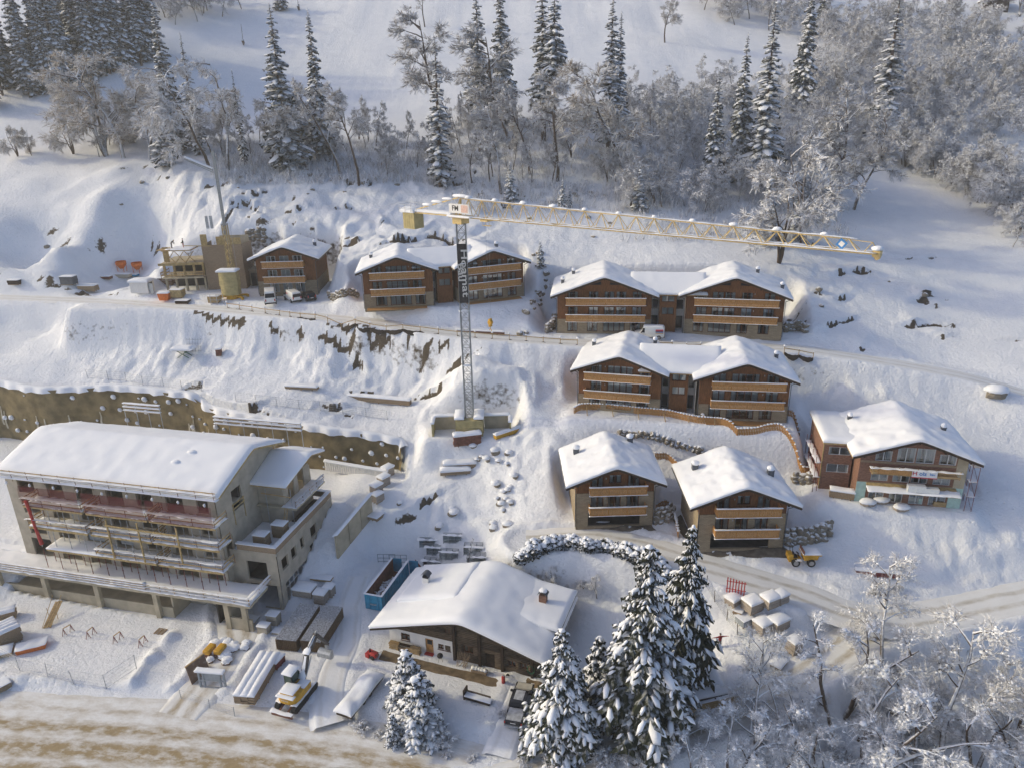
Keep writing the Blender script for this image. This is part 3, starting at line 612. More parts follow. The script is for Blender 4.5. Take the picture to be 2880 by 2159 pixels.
def patch(name, corners, mat, dz=0.03, n=14, rag=0.5):
    """thin ground patch draped over the terrain inside four corners (world xy)"""
    a, b, c, d = [Vector((q[0], q[1], 0)) for q in corners]; vs = []
    for j in range(n + 1):
        for i in range(n + 1):
            u, v = i / n, j / n; p = (a * (1 - u) + b * u) * (1 - v) + (d * (1 - u) + c * u) * v
            e = i in (0, n) or j in (0, n)
            p += Vector((float(fbm(p.x * 1.3, p.y * 1.3, 2, 2)) * rag, float(fbm(p.x * 1.3, p.y * 1.3, 2, 4)) * rag, 0)) * (1 if e else .3)
            vs.append((p.x, p.y, h1(p.x, p.y) + (dz if not e else -0.06)))
    w = n + 1; fs = np.array([[j * w + i, j * w + i + 1, (j + 1) * w + i + 1, (j + 1) * w + i] for j in range(n) for i in range(n)])
    return struct(link(name, np_mesh(name, np.array(vs), fs, mat)))
MT['mud'] = pm('bare_earth', (0.17, 0.125, 0.075), 0.95, 0.35, 1.2, bump=0.4, bscale=6)
MT['paving'] = pm('wet_paving', (0.13, 0.11, 0.085), 0.8, 0.35, 1.5)
patch('bare_ground', [P(1045,1850), P(1420,1935), P(1400,1905), P(1060,1822)], MT['mud'], 0.035)
patch('bare_ground', [P(1475,1925), P(1545,1955), P(1545,1930), P(1480,1905)], MT['mud'], 0.035)
patch('paving', [P(1600,1492), P(1860,1492), P(1842,1474), P(1618,1474)], MT['paving'], 0.03, rag=.35)
patch('paving', [P(1955,1562), P(2260,1572), P(2215,1536), P(1957,1540)], MT['paving'], 0.03, rag=.35)
patch('paving', [P(1885,1452), P(1950,1560), P(1958,1548), P(1915,1440)], MT['paving'], 0.03, rag=.25)
# ================================================================== CHALETS
def TM(x, y, az, z=0.0):
    return Matrix.Translation((x, y, z)) @ Matrix.Rotation(R(-az), 4, 'Z')
def facade(parts, W2, zt, holes, base_h, y=0.0, x_l=None, x_r=None):
    """front wall as strips around real openings; parts = (upper MB, lower MB)"""
    xl = -W2 if x_l is None else x_l; xr = W2 if x_r is None else x_r
    xs = sorted({xl, xr, 0.0 if xl < 0 < xr else xl} | {h[0] for h in holes} | {h[1] for h in holes})
    for xa, xb in zip(xs[:-1], xs[1:]):
        if xb - xa < 1e-4: continue
        mid = (xa + xb) / 2; bl = sorted((h[2], h[3]) for h in holes if h[0] <= mid <= h[1]); lo = 0.0; iv = []
        for (a, b) in bl:
            if a > lo + 1e-4: iv.append((lo, a))
            lo = max(lo, b)
        iv.append((lo, None))
        for a, b in iv:
            cuts = [(a, b)]
            if a < base_h and (b is None or b > base_h): cuts = [(a, base_h), (base_h, b)]
            for c, d in cuts:
                z1a = zt(xa) if d is None else d; z1b = zt(xb) if d is None else d
                mb = parts[1] if (c < base_h - 1e-4 and base_h > 0) else parts[0]
                yy = y - (0.06 if mb is parts[1] else 0)
                mb.quad((xa, yy, c), (xb, yy, c), (xb, yy, z1b), (xa, yy, z1a))
    for (xa, xb, a, b) in holes:   # reveals
        mb = parts[1] if (a + b) / 2 < base_h else parts[0]; yy = y - (0.06 if mb is parts[1] else 0); r = y + 0.22
        mb.quad((xa, yy, a), (xa, r, a), (xb, r, a), (xb, yy, a)); mb.quad((xa, yy, b), (xb, yy, b), (xb, r, b), (xa, r, b))
        mb.quad((xa, yy, a), (xa, yy, b), (xa, r, b), (xa, r, a)); mb.quad((xb, yy, a), (xb, r, a), (xb, r, b), (xb, yy, b))
def window(root, M, x0, x1, z0, z1, y=0.12, n=2, fm='frame', cur=0.5, sill=False, tr=False):
    fr = MB(M); t = 0.075; ya, yb = y, y + 0.09
    fr.box(x0, x1, ya, yb, z0, z0 + t); fr.box(x0, x1, ya, yb, z1 - t, z1)
    w = (x1 - x0)
    for k in range(n + 1):
        c = x0 + w * k / n; c0 = min(max(c - t * 0.7, x0), x1 - 2 * t * 0.7); fr.box(c0, c0 + 2 * t * 0.7, ya - 0.002, yb - 0.002, z0 + t * .9, z1 - t * .9)
    if tr: fr.box(x0 + t, x1 - t, ya + .004, yb - .004, (z0 * .35 + z1 * .65) - .04, (z0 * .35 + z1 * .65) + .04)
    if sill: fr.box(x0 - .06, x1 + .06, y - .18, y + .02, z0 - .06, z0 - .002)
    fo = fr.build('window', MT[fm], root)
    for k in range(n):
        p = MB(M); a = x0 + w * k / n + t * .6; b = x0 + w * (k + 1) / n - t * .6
        p.quad((a, y + .05, z0 + t * .8), (b, y + .05, z0 + t * .8), (b, y + .05, z1 - t * .8), (a, y + .05, z1 - t * .8)); p.build('pane', MT['glass'], fo)
    if cur > 0:
        rnd = random.Random(int(x0 * 100 + z0 * 31))
        for (a, b) in ((x0 + .05, x0 + w * rnd.uniform(.18, .48) * cur * 1.6), (x1 - w * rnd.uniform(.18, .48) * cur * 1.6, x1 - .05)):
            c = MB(M); m = max(4, int((b - a) / .09)); c.grid(lambda u, v, a=a, b=b: (a + (b - a) * u, y + .2 + .04 * math.sin(u * m * 2.4), z0 + .05 + (z1 - z0 - .1) * v), m * 2, 1); c.build('curtain', MT['curtain'], fo, smooth=True)
    return fo
def balcony(root, M, x0, x1, z, dep=1.25, seed=0, slat='wood_pale', h=1.02, snow=0.16):
    d = MB(M); d.box(x0, x1, -dep, -0.01, z - .14, z); b = d.build('balcony', MT['grey_metal'], root)
    s = MB(M); rnd = random.Random(seed + int(z * 10)); x = x0 + .02
    while x < x1 - .08:
        w = .115; o = rnd.uniform(-.004, .004); s.box(x, x + w, -dep - .045 + o, -dep - .012 + o, z + .02, z + h - .06); x += w + .022
    yy = -dep
    while yy < -.12:
        for xx in (x0 - .045, x1 + .012): s.box(xx, xx + .033, yy, yy + .115, z + .02, z + h - .06)
        yy += .137
    s.build('railing_slats', MT[slat], b, stuff=True)
    t = MB(M); t.box(x0 - .07, x1 + .07, -dep - .09, -dep + .04, z + h - .06, z + h)
    for xx in (x0 - .06, x1 - .05): t.box(xx, xx + .11, -dep + .041, -.02, z + h - .058, z + h - .002)
    n = max(2, int((x1 - x0) / 2.0))
    for k in range(n + 1): xx = x0 + (x1 - x0 - .1) * k / n; t.box(xx, xx + .1, -dep - .01, -dep + .07, z + .001, z + h - .061)
    t.box(x0, x1, -dep - .055, -dep - .01, z - .16, z + .018)
    t.build('top_rail', MT[slat], b)
    w = MB(M); w.snow(x0 - .09, x1 + .09, -dep - .10, -dep + .05, z + h, snow, seed=seed, ny=4, rag=.25)
    w.snow(x0 - .03, x1 + .03, -dep - .12, -dep - .02, z - .16, .09, seed=seed + 3, ny=4, rag=.9, over=.03)
    w.snow(x0 + .05, x1 - .05, -dep + .1, -.35, z, .10, seed=seed + 7, rag=.4)
    w.build('snow_cover', MT['snow'], b, smooth=True)
    return b
def gable_roof(root, M, W2, D, eave, tanp, ohs, ohf, ohb, snow=0.45, seed=0, mat='timber', barge='dark_wood', vents=(), vcol='grey_metal', ridge_soft=.35):
    rz = lambda x: eave + (W2 - abs(x)) * tanp
    xe = W2 + ohs; y0, y1 = -ohf, D + ohb; th = .24
    r = MB(M)
    for sgn in (-1, 1):
        a = [(0, y0, rz(0)), (sgn * xe, y0, rz(xe)), (sgn * xe, y0, rz(xe) + th), (0, y0, rz(0) + th)]
        r.prism([a[0], a[1], a[2], a[3]] if sgn > 0 else [a[0], a[3], a[2], a[1]], (0, y1 - y0, 0))
    ro = r.build('roof', MT[mat], root)
    for yy in (y0 - .05, y1 + .01):
        b = MB(M)
        for sgn in (-1, 1): b.prism([(0, yy, rz(0) - .06), (sgn * (xe + .02), yy, rz(xe) - .06), (sgn * (xe + .02), yy, rz(xe) + th + .03), (0, yy, rz(0) + th + .03)], (0, .04, 0))
        b.build('barge_board', MT[barge], ro)
    # purlin ends under the front overhang
    for k in (-.98, -.5, 0, .5, .98):
        x = k * W2; b = MB(M); b.box(x - .09, x + .09, y0 + .12, .02, rz(x) - .27, rz(x) - (.06 if k else .09)); b.build('purlin', MT[barge], ro)
    s = MB(M); f = lambda x, y: eave + (W2 - math.sqrt(x * x + ridge_soft ** 2) + ridge_soft * .55) * tanp + th
    s.snow(-xe - .05, xe + .05, y0 - .06, y1 + .06, f, snow, seed=seed, nx=56, ny=34, rag=.16, lump=.26, over=.05)
    s.build('snow_cover', MT['roof_snow'], ro, smooth=True)
    for k, (vx, vy, kind) in enumerate(vents):
        z = rz(vx) + th; v = MB(M); sz = .36 if kind == 'c' else .26; hh = 1.15 if kind == 'c' else .95
        v.box(vx - sz, vx + sz, vy - sz, vy + sz, z - .3, z + hh, 0); v.box(vx - sz - .05, vx + sz + .05, vy - sz - .05, vy + sz + .05, z + hh + .001, z + hh + .06, 0)
        v.blob((vx, vy, z + hh + .26), sz * 1.45, sz * 1.4, .34, 1, 10, 6, .08, random.Random(k), flat=.6)
        v.build('chimney', [MT[vcol], MT['roof_snow']], ro, smooth=False)
    return ro
def wing(root, M, W, D, eave, tanp, rows, balcs, base_h=2.45, ohs=1.0, ohf=1.1, ohb=.8, snow=.40, seed=0, vents=(), fm='frame', garage=None, mats=('wood', 'stone'), side_r='wood', doors=None, slabs=(2.4, 5.2), pipes=True, gable_win=(), lamps=True):
    W2 = W / 2; zt = lambda x: eave + (W2 - abs(x)) * tanp
    holes = [(w[0], w[1], w[2], w[3]) for w in rows]
    if garage: holes.append(garage)
    up, lo = MB(M), MB(M); facade((up, lo), W2, zt, holes, base_h)
    for sgn in (-1, 1):  # side walls and back
        x = sgn * W2; yf = .0
        up.quad((x, 0, base_h), (x, D, base_h), (x, D, eave), (x, 0, eave)); lo.quad((x + sgn * .06, -.06, -.6), (x + sgn * .06, D, -.6), (x + sgn * .06, D, base_h), (x + sgn * .06, -.06, base_h))
        lo.quad((x, -.06, base_h), (x + sgn * .06, -.06, base_h), (x + sgn * .06, D, base_h), (x, D, base_h))
    up.poly([(-W2, D, base_h), (W2, D, base_h), (W2, D, eave), (0, D, zt(0)), (-W2, D, eave)]); lo.quad((-W2, D + .01, -.6), (W2, D + .01, -.6), (W2, D + .01, base_h), (-W2, D + .01, base_h))
    lo.quad((-W2, -.06, -.6), (W2, -.06, -.6), (W2, -.06, .001), (-W2, -.06, .001))
    up.build('wall', MT[mats[0]], root); lo.build('stone_base', MT[mats[1]], root)
    f = MB(M)
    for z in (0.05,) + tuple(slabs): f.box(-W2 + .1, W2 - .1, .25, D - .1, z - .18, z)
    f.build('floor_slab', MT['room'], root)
    for k, w in enumerate(rows): window(root, M, w[0], w[1], w[2], w[3], n=(w[4] if len(w) > 4 else 2), fm=fm, cur=(.9 if (seed + k) % 3 == 0 else .5))
    for k, (a, b, z) in enumerate(balcs): balcony(root, M, a, b, z, seed=seed + k)
    if garage:
        g = MB(M); g.box(garage[0] + .05, garage[1] - .05, 2.2, 2.3, 0, garage[3], 0)
        for q in range(1, 5): z = garage[3] * q / 5; g.box(garage[0] + .06, garage[1] - .06, 2.185, 2.2, z - .02, z + .02, 0)
        g.box(garage[0], garage[1], .23, 2.2, -.05, -.0, 0); g.build('garage_door', MT['paving'], root)
    for (gx0, gx1) in gable_win:
        g = MB(M); z0 = zt(0) - 1.25; z1a, z1b = zt(gx0) - .42, zt(gx1) - .42; sm = -1
        g.prism([(gx0, -.03, z0), (gx1, -.03, z0), (gx1, -.03, max(z1b, z0 + .15)), (gx0, -.03, max(z1a, z0 + .15))], (0, .02, 0)); go = g.build('gable_window', MT['frame'], root)
        p = MB(M); c = .1; p.poly([(gx0 + c, -.035, z0 + c * .7), (gx1 - c, -.035, z0 + c * .7), (gx1 - c, -.035, max(z1b, z0 + .15) - c * .6), (gx0 + c, -.035, max(z1a, z0 + .15) - c * .6)]); p.build('pane', MT['car_glass'], go)
    ro = gable_roof(root, M, W2, D, eave, tanp, ohs, ohf, ohb, snow, seed, vents=vents)
    if pipes:
        p = MB(M)
        for sgn in (-1, 1):
            x = sgn * (W2 + .12); xe = sgn * (W2 + ohs - .05); ze = zt(abs(xe)) if True else eave
            p.path([(xe, -.12, ze + .02), (x, -.14, ze - .35), (x, -.14, .02)], .045, 6); p.tube((sgn * (W2 + ohs + .05), -ohf, zt(W2 + ohs) + .08), (sgn * (W2 + ohs + .05), D + ohb, zt(W2 + ohs) + .08), .07, .07, 6)
        p.build('gutter', MT['grey_metal'], root)
    if lamps:
        for (a, b, z) in balcs:
            for q in (.3, .72):
                l = MB(M); x = a + (b - a) * q; l.box(x - .05, x + .05, -.12, -.0, z + 1.55, z + 1.75); l.build('wall_lamp', MT['steel'], root)
    return ro
def connector(root, xl, yl, xr, yr, az, h, gap, zb=0, tower=2.7, ridge=2.2, seed=0, depth=10.0, eave=6.3, over=3.4):
    cx, cy = (xl + xr) / 2, (yl + yr) / 2; M = TM(cx, cy, az); g = gap / 2; tw = tower / 2
    w = MB(M); tt = 1.0
    holes = [(-tw + .35, tw - .35, 2.95, 4.15), (-tw + .3, tw - .3, 5.05, 6.05)]
    facade((w, w), tw, lambda x: eave, holes, 0, y=tt)
    for s in (-1, 1): w.quad((s * tw, tt, 0), (s * tw, tt + 2.4, 0), (s * tw, tt + 2.4, eave), (s * tw, tt, eave))
    w.build('stair_tower', MT['wood'], root)
    for hq in holes: window(root, M, hq[0], hq[1], hq[2], hq[3], y=tt + .1, n=2, cur=.9)
    s = MB(M)
    for sg in (-1, 1):
        a, b = sorted((sg * tw, sg * (g + .6))); s.quad((a, tt + 2.2, 0), (b, tt + 2.2, 0), (b, tt + 2.2, eave), (a, tt + 2.2, eave))
        s.quad((sg * g, -.0, 0), (sg * g, tt + 2.2, 0), (sg * g, tt + 2.2, eave), (sg * g, 0, eave))
    s.build('stair_wall', MT['render_white'], root)
    for sg in (-1, 1):
        for z0, z1 in ((.15, 2.2), (3.4, 4.9)):
            a, b = sorted((sg * (tw + .15), sg * (g - .15))); q = MB(M); q.box(a, b, tt + 2.1, tt + 2.19, z0, z1); q.build('glass_panel', MT['car_glass'], root)
    rf = MB(M); y0, y1 = tt - .7, depth * .55; X = g + over; z0, z1 = eave - .05, eave + ridge
    rf.prism([(-X, y0, z0), (-X, y1, z1), (-X, y1, z1 + .22), (-X, y0, z0 + .22)], (2 * X, 0, 0)); ro = rf.build('link_roof', MT['timber'], root)
    sn = MB(M); f = lambda x, y: z0 + .22 + (y - y0) / (y1 - y0) * (z1 - z0); sn.snow(-X, X, y0 - .05, y1 + .3, f, h, seed=seed, nx=24, ny=16, rag=.08); sn.build('snow_cover', MT['roof_snow'], ro, smooth=True)
def rows3(lower, upper, z0=.35, h0=2.0, z1=2.55, h1=1.95, z2=5.3, h2=1.75, top=None):
    o = [(a, b, z0, z0 + h0, (4 if b - a > 2.6 else 2)) for a, b in lower]
    o += [(a, b, z1, z1 + h1, (4 if b - a > 2.6 else 2)) for a, b in upper]
    o += [(a, b, z2, z2 + h2, (4 if b - a > 2.6 else 2)) for a, b in (top or upper)]
    return o
T20 = math.tan(R(20.5))
# --- upper right pair
ur = thing('apartment_chalet', 'largest brown twin-gabled timber chalet, three storeys, behind the white van on the terrace road', 'chalet', (25.4, 114.2, 23.35))
def rel(root, x, y, az): return TM(x - root.location.x, y - root.location.y, az)
wing(ur, rel(ur, 15.25, 115.3, 6.5), 15.2, 11, 6.5, T20, rows3([(-5.94,-4.29),(-2.7,-1.0),(-.13,3.43),(4.23,6.0)], [(-5.85,-4.2),(-2.5,-.9),(0,1.66),(1.92,3.6),(4.5,6.08)]), [(-6.1,6.55,2.45),(-6.1,6.55,5.2)], seed=1, vents=((-5.2,8.5,'v'),(-6.9,4.5,'v')), gable_win=((-2.3,-.5),(.8,2.6)))
wing(ur, rel(ur, 35.6, 112.75, 13), 15.2, 11, 6.5, T20, rows3([(-6.14,-4.48),(-3.8,-.2),(.68,2.34),(3.96,5.65)], [(-5.85,-4.15),(-3.4,-1.62),(-1.5,.2),(1.1,2.83),(4.5,6.2)]), [(-6.1,6.6,2.45),(-6.1,6.6,5.2)], seed=2, vents=((4.0,8.5,'v'),(7.4,3.0,'v')), gable_win=((-2.4,-.7),(.7,2.4)))
connector(ur, -2.6, .2, 2.8, .2, 9.5, .42, 5.4, ridge=2.1, seed=3)
# --- middle pair
ld = thing('apartment_chalet', 'brown twin-gabled timber chalet behind the orange picket fence', 'chalet', (24, 97.0, 16.3))
wing(ld, rel(ld, 15.55, 98.9, 15.5), 11.9, 10.6, 6.4, T20, rows3([(-4.33,-2.64),(-1.87,1.82),(2.57,4.25)], [(-4.2,-2.55),(-1.75,1.9),(2.75,4.4)]), [(-4.9,4.5,2.45),(-4.9,4.5,5.2)], seed=5, vents=((-5.0,8.0,'v'),(4.2,9.6,'v')))
wing(ld, rel(ld, 32.3, 94.5, 8.5), 12.1, 10.6, 6.4, T20, rows3([(-4.66,-2.95),(-2.2,1.55),(2.26,4.03)], [(-4.28,-2.5),(-1.8,2.0),(2.9,4.65)]), [(-4.45,5.25,2.45),(-4.45,5.25,5.2)], seed=6, vents=((5.2,6.5,'v'),))
connector(ld, -.3, -.3, -.3, -.3, 12, .42, 4.8, tower=2.6, ridge=2.1, seed=7)
# --- upper middle pair
md = thing('apartment_chalet', 'brown twin-gabled timber chalet partly hidden by the crane mast', 'chalet', (-10, 122.0, 27.2))
wing(md, rel(md, -18.75, 120.8, -6), 11.6, 10.8, 6.3, T20, rows3([(-3.9,-2.0),(-1.45,2.1),(2.73,4.46)], [(-4.3,-2.63),(-1.92,1.66),(2.4,4.0)]), [(-4.5,4.4,2.45),(-4.5,4.4,5.2)], seed=8, vents=((-4.6,6.0,'v'),))
wing(md, rel(md, -3.1, 124.5, -21), 11.8, 10.8, 6.3, T20, rows3([(-4.2,-2.5),(-1.6,2.0),(2.9,4.6)], [(-4.2,-2.5),(-1.6,2.0),(2.9,4.5)]), [(-4.6,4.9,2.45),(-4.6,4.9,5.2)], seed=9, vents=((3.2,6.0,'v'),))
connector(md, -.9, .2, -.9, .2, -13, .42, 4.4, tower=2.7, ridge=2.0, seed=10)
# --- single chalet on the left
sc = thing('chalet', 'single-gabled brown timber chalet with two vans parked at its foot', 'chalet', (-41.0, 133.0, 27.1))
wing(sc, TM(0, 0, -2), 10.7, 10.6, 6.6, T20, rows3([(-3.3,-1.6),(-.9,.8),(1.4,3.1)], [(-3.4,-1.7),(-1,.7),(1.4,3.1)], top=[(-3.4,-1.7),(-1,.7),(1.4,3.1)]), [(-3.9,3.5,2.45),(-3.9,3.5,5.2)], seed=11, vents=((4.2,6.8,'v'),), fm='frame_white')
# --- two small chalets
TS = .41
s1 = thing('chalet', 'small stone and timber chalet with snowy balconies, above the dark hedge', 'chalet', (12.7, 81.3, 7.98))
wing(s1, TM(0, 0, -1), 9.8, 8.9, 6.35, TS, [(-3,-1.5,5.35,7.1),(-.8,.8,6.0,7.2),(1.55,3.1,5.35,7.1),(-3.05,-1.45,2.45,4.2),(-.9,.75,2.45,4.2),(1.45,3.05,2.45,4.2)], [(-3.3,3.75,2.3),(-3.3,3.75,5.15)], base_h=4.75, seed=12, ohs=1.35, ohf=1.0, snow=.5, vents=((-4.3,6.2,'c'),(3.2,8.2,'c')), garage=(-3.4,3.3,0,2.05), slabs=(2.3, 5.1), side_r='stone')
s2 = thing('chalet', 'small stone and timber chalet with snowy balconies, beside the yellow dumper', 'chalet', (27.2, 75.9, 7.68))
wing(s2, TM(0, 0, 1), 10.3, 9.2, 6.35, TS, [(-3.2,-1.6,5.35,7.1),(-.8,.8,6.0,7.2),(1.6,3.2,5.35,7.1),(-3.2,-1.55,2.45,4.2),(-.9,.75,2.45,4.2),(1.5,3.1,2.45,4.2)], [(-3.4,4.1,2.3),(-3.4,4.1,5.15)], base_h=4.75, seed=13, ohs=1.35, ohf=1.0, snow=.5, vents=((-4.4,6.6,'c'),(4.6,5.0,'c')), garage=(-3.6,3.5,0,2.05), slabs=(2.3, 5.1))
# terrace deck and doorstep decks
for root, M, a, b in ((ld, rel(ld, 32.3, 94.5, 8.5), -5.0, 4.4), (md, rel(md, -18.75, 120.8, -6), -5.4, 4.6), (md, rel(md, -3.1, 124.5, -21), -5.0, 5.0)):
    d = MB(M)
    for k in range(11): d.box(a, b, -1.75 + k * .15, -1.75 + k * .15 + .135, .04, .10)
    d.build('terrace_deck', MT['wood_pale'], root)
# ================================================================== CONCRETE SHELL
def rail(root, M, a, b, z, n=None, rails=(.45, .95), h=1.1, mat='timber', snow=0, seed=0, name='guard_rail', bw=.16, pm_='rust'):
    """timber guard rail along a-b (local xy)"""
    a = Vector((a[0], a[1], 0)); b = Vector((b[0], b[1], 0)); L = (b - a).length; n = n or max(1, int(L / 2.2)); d = (b - a) / L
    r = MB(M); nn = Vector((-d.y, d.x, 0)) * .04
    for q in rails:
        p0 = a + Vector((0, 0, z + q)); p1 = b + Vector((0, 0, z + q)); r.beam(p0, p1, .035, bw, 0)
    for k in range(n + 1):
        p = a + (b - a) * (k / n) + nn; r.beam((p.x, p.y, z - .12), (p.x, p.y, z + h), .05, .05, 1)
    o = r.build(name, [MT[mat], MT[pm_]], root)
    if snow:
        s = MB(M); ang = math.atan2(d.y, d.x); fm = lambda x, y, zz: (a.x + d.x * x - d.y * y, a.y + d.y * x + d.x * y, zz)
        for q in rails: s.snow(0, L, -.07, .07, z + q + bw / 2, snow, seed=seed, fn=fm, ny=4, rag=.6, lump=.4)
        s.build('snow_cover', MT['snow'], o, smooth=True)
    return o
cb = thing('concrete_shell_building', 'long unfinished concrete building with scaffolded balconies, red netting and a broad snowy roof', 'building', (-29.2, 76.1, 0), R(-14))
I4 = Matrix.Identity(4)
RX = Matrix.Rotation(R(90), 4, 'Z')     # local x -> y, local y -> -x : walls that face right
# podium
b = MB(); b.box(-48, -1.2, -4.9, -1.0, 3.62, 4.0); b.box(-48, -6.5, -1.0, 13.5, 3.62, 3.98); b.build('podium_slab', MT['conc_y'], cb)
b = MB(); b.box(-48, -12.7, -4.25, -4.0, -.3, 1.45); b.box(-12.95, -12.7, -4.0, 6, -.3, 3.6); b.box(-48, -12.95, -4.0, 9.5, -.3, 1.1); b.build('plinth_wall', MT['conc_y'], cb)
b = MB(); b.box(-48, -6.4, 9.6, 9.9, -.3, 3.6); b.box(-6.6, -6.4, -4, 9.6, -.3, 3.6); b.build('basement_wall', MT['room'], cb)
b = MB(); b.box(-5.0, -1.5, -4.6, -4.35, -.3, 1.7); b.box(-5.0, -4.75, -4.35, 0, -.3, 3.6); b.build('ramp_wall', MT['conc_y'], cb)
for x in (-38.5, -31.2, -23.2, -14.6, -4.7, -2.3):
    c = MB(); c.box(x - .32, x + .32, -4.75, -4.3, (1.455 if x > -5 and x < -1 and False else -.2), 3.615); c.build('column', MT['conc_y'], cb)
s = MB(); s.snow(-48, -1.3, -4.85, -1.15, 4.0, .14, nx=80, ny=12, rag=.9, lump=.5, seed=31); s.snow(-48, -37, -1.0, 12, 3.98, .16, rag=.5, seed=32); s.build('snow_cover', MT['snow'], cb, smooth=True)
# facade with open bays
FL = [4.0, 7.2, 10.3, 13.3, 16.15]; PC = [-36.2, -31.7, -27.3, -22.8, -18.4, -14.2, -9.9]
holes = []
for k in range(4):
    for p, q in zip(PC, PC[1:] + [-6.6 - .15]):
        w = .68 if k == 0 else .95; holes.append((p + w, q - (w if q > -9 and False else w) + (0.3 if q > -7 else 0), FL[k] + (.02 if k == 0 else .25 if (int(p) % 3 == 0) else .02), FL[k + 1] - .45))
w = MB(); facade((w, w), 0, lambda x: 16.25, holes, 0, y=0, x_l=-37.0, x_r=-6.4); 
w2 = MB(Matrix.Translation((0, -1.1, 0)))
w2.v = [(x, y - 1.1, z) for x, y, z in w.v]; w2.f = w.f; w2.m = w.m; w2.build('front_wall', MT['conc'], cb)
g = MB(Matrix.Translation((-6.4, 0, 0)) @ RX)     # gable end wall with openings
rz_ = lambda y: 18.82 - .33 * abs(y - 6)
gh = [(2.0, 4.0, 12.2, 15.0), (-.6, .9, 7.3, 9.8)]
facade((g, g), 0, lambda y: rz_(y), gh, 0, x_l=-1.1, x_r=6.0); facade((g, g), 0, lambda y: rz_(y), [], 0, x_l=6.0, x_r=12.0)
g.build('gable_wall', MT['conc'], cb)
b = MB(); b.box(-37.0, -36.75, -1.1, 12, 4, 16.2); b.box(-37, -6.4, 11.7, 12, 4, 16.2); b.build('side_wall', MT['conc'], cb)
b = MB()
for z in FL[1:4]: b.box(-36.7, -6.5, -.85, 11.6, z - .25, z)
for x in PC[1:]: b.box(x - .1, x + .1, .6, 11.5, 4, 16.1)
b.build('floor_slab', MT['conc'], cb)
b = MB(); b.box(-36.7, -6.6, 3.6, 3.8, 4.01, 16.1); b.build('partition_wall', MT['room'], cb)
b = MB(); 
for (x, z) in ((-20.2, 7.5), (-25.0, 7.5)): b.box(x - 1.2, x + 1.2, -1.0, -.95, z, z + 1.9)
b.build('window_board', MT['tarp'], cb)
# balconies
BX = [(-32.2, -23.5), (-22.9, -14.3), (-13.9, -5.0)]
for k, z in enumerate(FL[1:4]):
    for j, (x0, x1) in enumerate(BX):
        if k == 0 and j == 0: x0, x1 = -30.4, -22.2
        dep = 2.5; b = MB(); b.box(x0, x1, -1.1 - dep, -1.11, z - .24, z); bo = b.build('balcony_slab', MT['conc_y'], cb)
        t = MB(); t.box(x0 - .05, x1 + .05, -1.1 - dep - .06, -1.1 - dep - .001, z - .26, z + .03); t.build('edge_board', MT['timber_y'], bo)
        if k == 0 and j == 0:
            s = MB(); s.snow(x0 - .1, x1 + .1, -1.15 - dep, -1.1, z, .3, seed=40, rag=.15); s.build('snow_cover', MT['snow'], bo, smooth=True); continue
        s = MB(); s.snow(x0 + .1, x1 - .1, -1.0 - dep, -1.5, z, .10 + .1 * (j == 0), seed=41 + k * 3 + j, rag=.9, lump=.6); s.build('snow_cover', MT['snow'], bo, smooth=True)
        r = MB()
        for (p, q) in (((x0, -1.1 - dep), (x1, -1.1 - dep)), ((x0, -1.1 - dep), (x0, -1.2)), ((x1, -1.1 - dep), (x1, -1.2))):
            for hgt in (.5, 1.0): r.beam((p[0], p[1], z + hgt), (q[0], q[1], z + hgt), .04, .15, 0)
            L = math.hypot(q[0] - p[0], q[1] - p[1]); n = max(1, int(L / 2.4))
            for m in range(n + 1): r.beam((p[0] + (q[0] - p[0]) * m / n, p[1] + (q[1] - p[1]) * m / n, z - .2), (p[0] + (q[0] - p[0]) * m / n, p[1] + (q[1] - p[1]) * m / n, z + 1.15), .05, .05, 1)
        r.build('guard_rail', [MT['timber'], MT['rust']], bo)
        s = MB(); s.snow(x0, x1, -1.1 - dep - .08, -1.1 - dep + .08, z + 1.07, .09, ny=4, seed=60 + j + k, rag=.9, lump=.9); s.build('rail_snow', MT['snow'], bo, smooth=True)
    for j, (x0, x1) in enumerate(BX):   # steel props
        zl = FL[k]
        for m in range(4):
            for yy in (-3.3, -2.0):
                p = MB(); x = x0 + .8 + m * 2.3; p.tube((x, yy, zl + (.14 if k == 0 else 0)), (x, yy, z - .24), .045, .035, 6); p.tube((x, yy, zl + 1.2), (x, yy, zl + 1.35), .07, .07, 6); p.build('steel_prop', MT['dark_red'] if k == 0 else MT['steel'], cb)
for (x0, x1) in BX:
    n = MB(); n.grid(lambda u, v: (x0 + (x1 - x0) * u, -3.68 - .5 * math.sin(v * 3.1) * .35, 13.25 + 2.85 * v), 16, 6)
    n.build('safety_net', MT['red_net'], cb, smooth=True)
n = MB(); n.tube((-31.4, -3.75, 14.2), (-30.9, -3.8, 8.2), .22, .1, 7); n.tube((-31.3, -3.75, 11.4), (-30.7, -3.85, 8.0), .12, .25, 7); n.build('hanging_net', MT['red'], cb)
for x in (-20.0, -15.6, -10.2): t = MB(); t.beam((x, -3.85, 8.0 if x > -12 else 7.4), (x, -3.85, 12.9), .16, .16, 0); t.build('timber_post', MT['timber_y'], cb)
t = MB(); t.beam((-20.2, -3.98, 12.1), (-10.0, -3.98, 11.9), .08, .22); t.build('timber_rail', MT['timber_y'], cb)
rail(cb, None, (-48, -4.85), (-15.5, -4.85), 4.0, snow=.26, rails=(.3, .62, .95), seed=33, n=16); rail(cb, None, (-15.5, -4.85), (-1.25, -4.85), 4.0, snow=.06, seed=34, n=7, pm_='timber'); rail(cb, None, (-1.25, -4.85), (-1.25, -.2), 4.0, snow=.1, seed=35, n=2, pm_='timber')
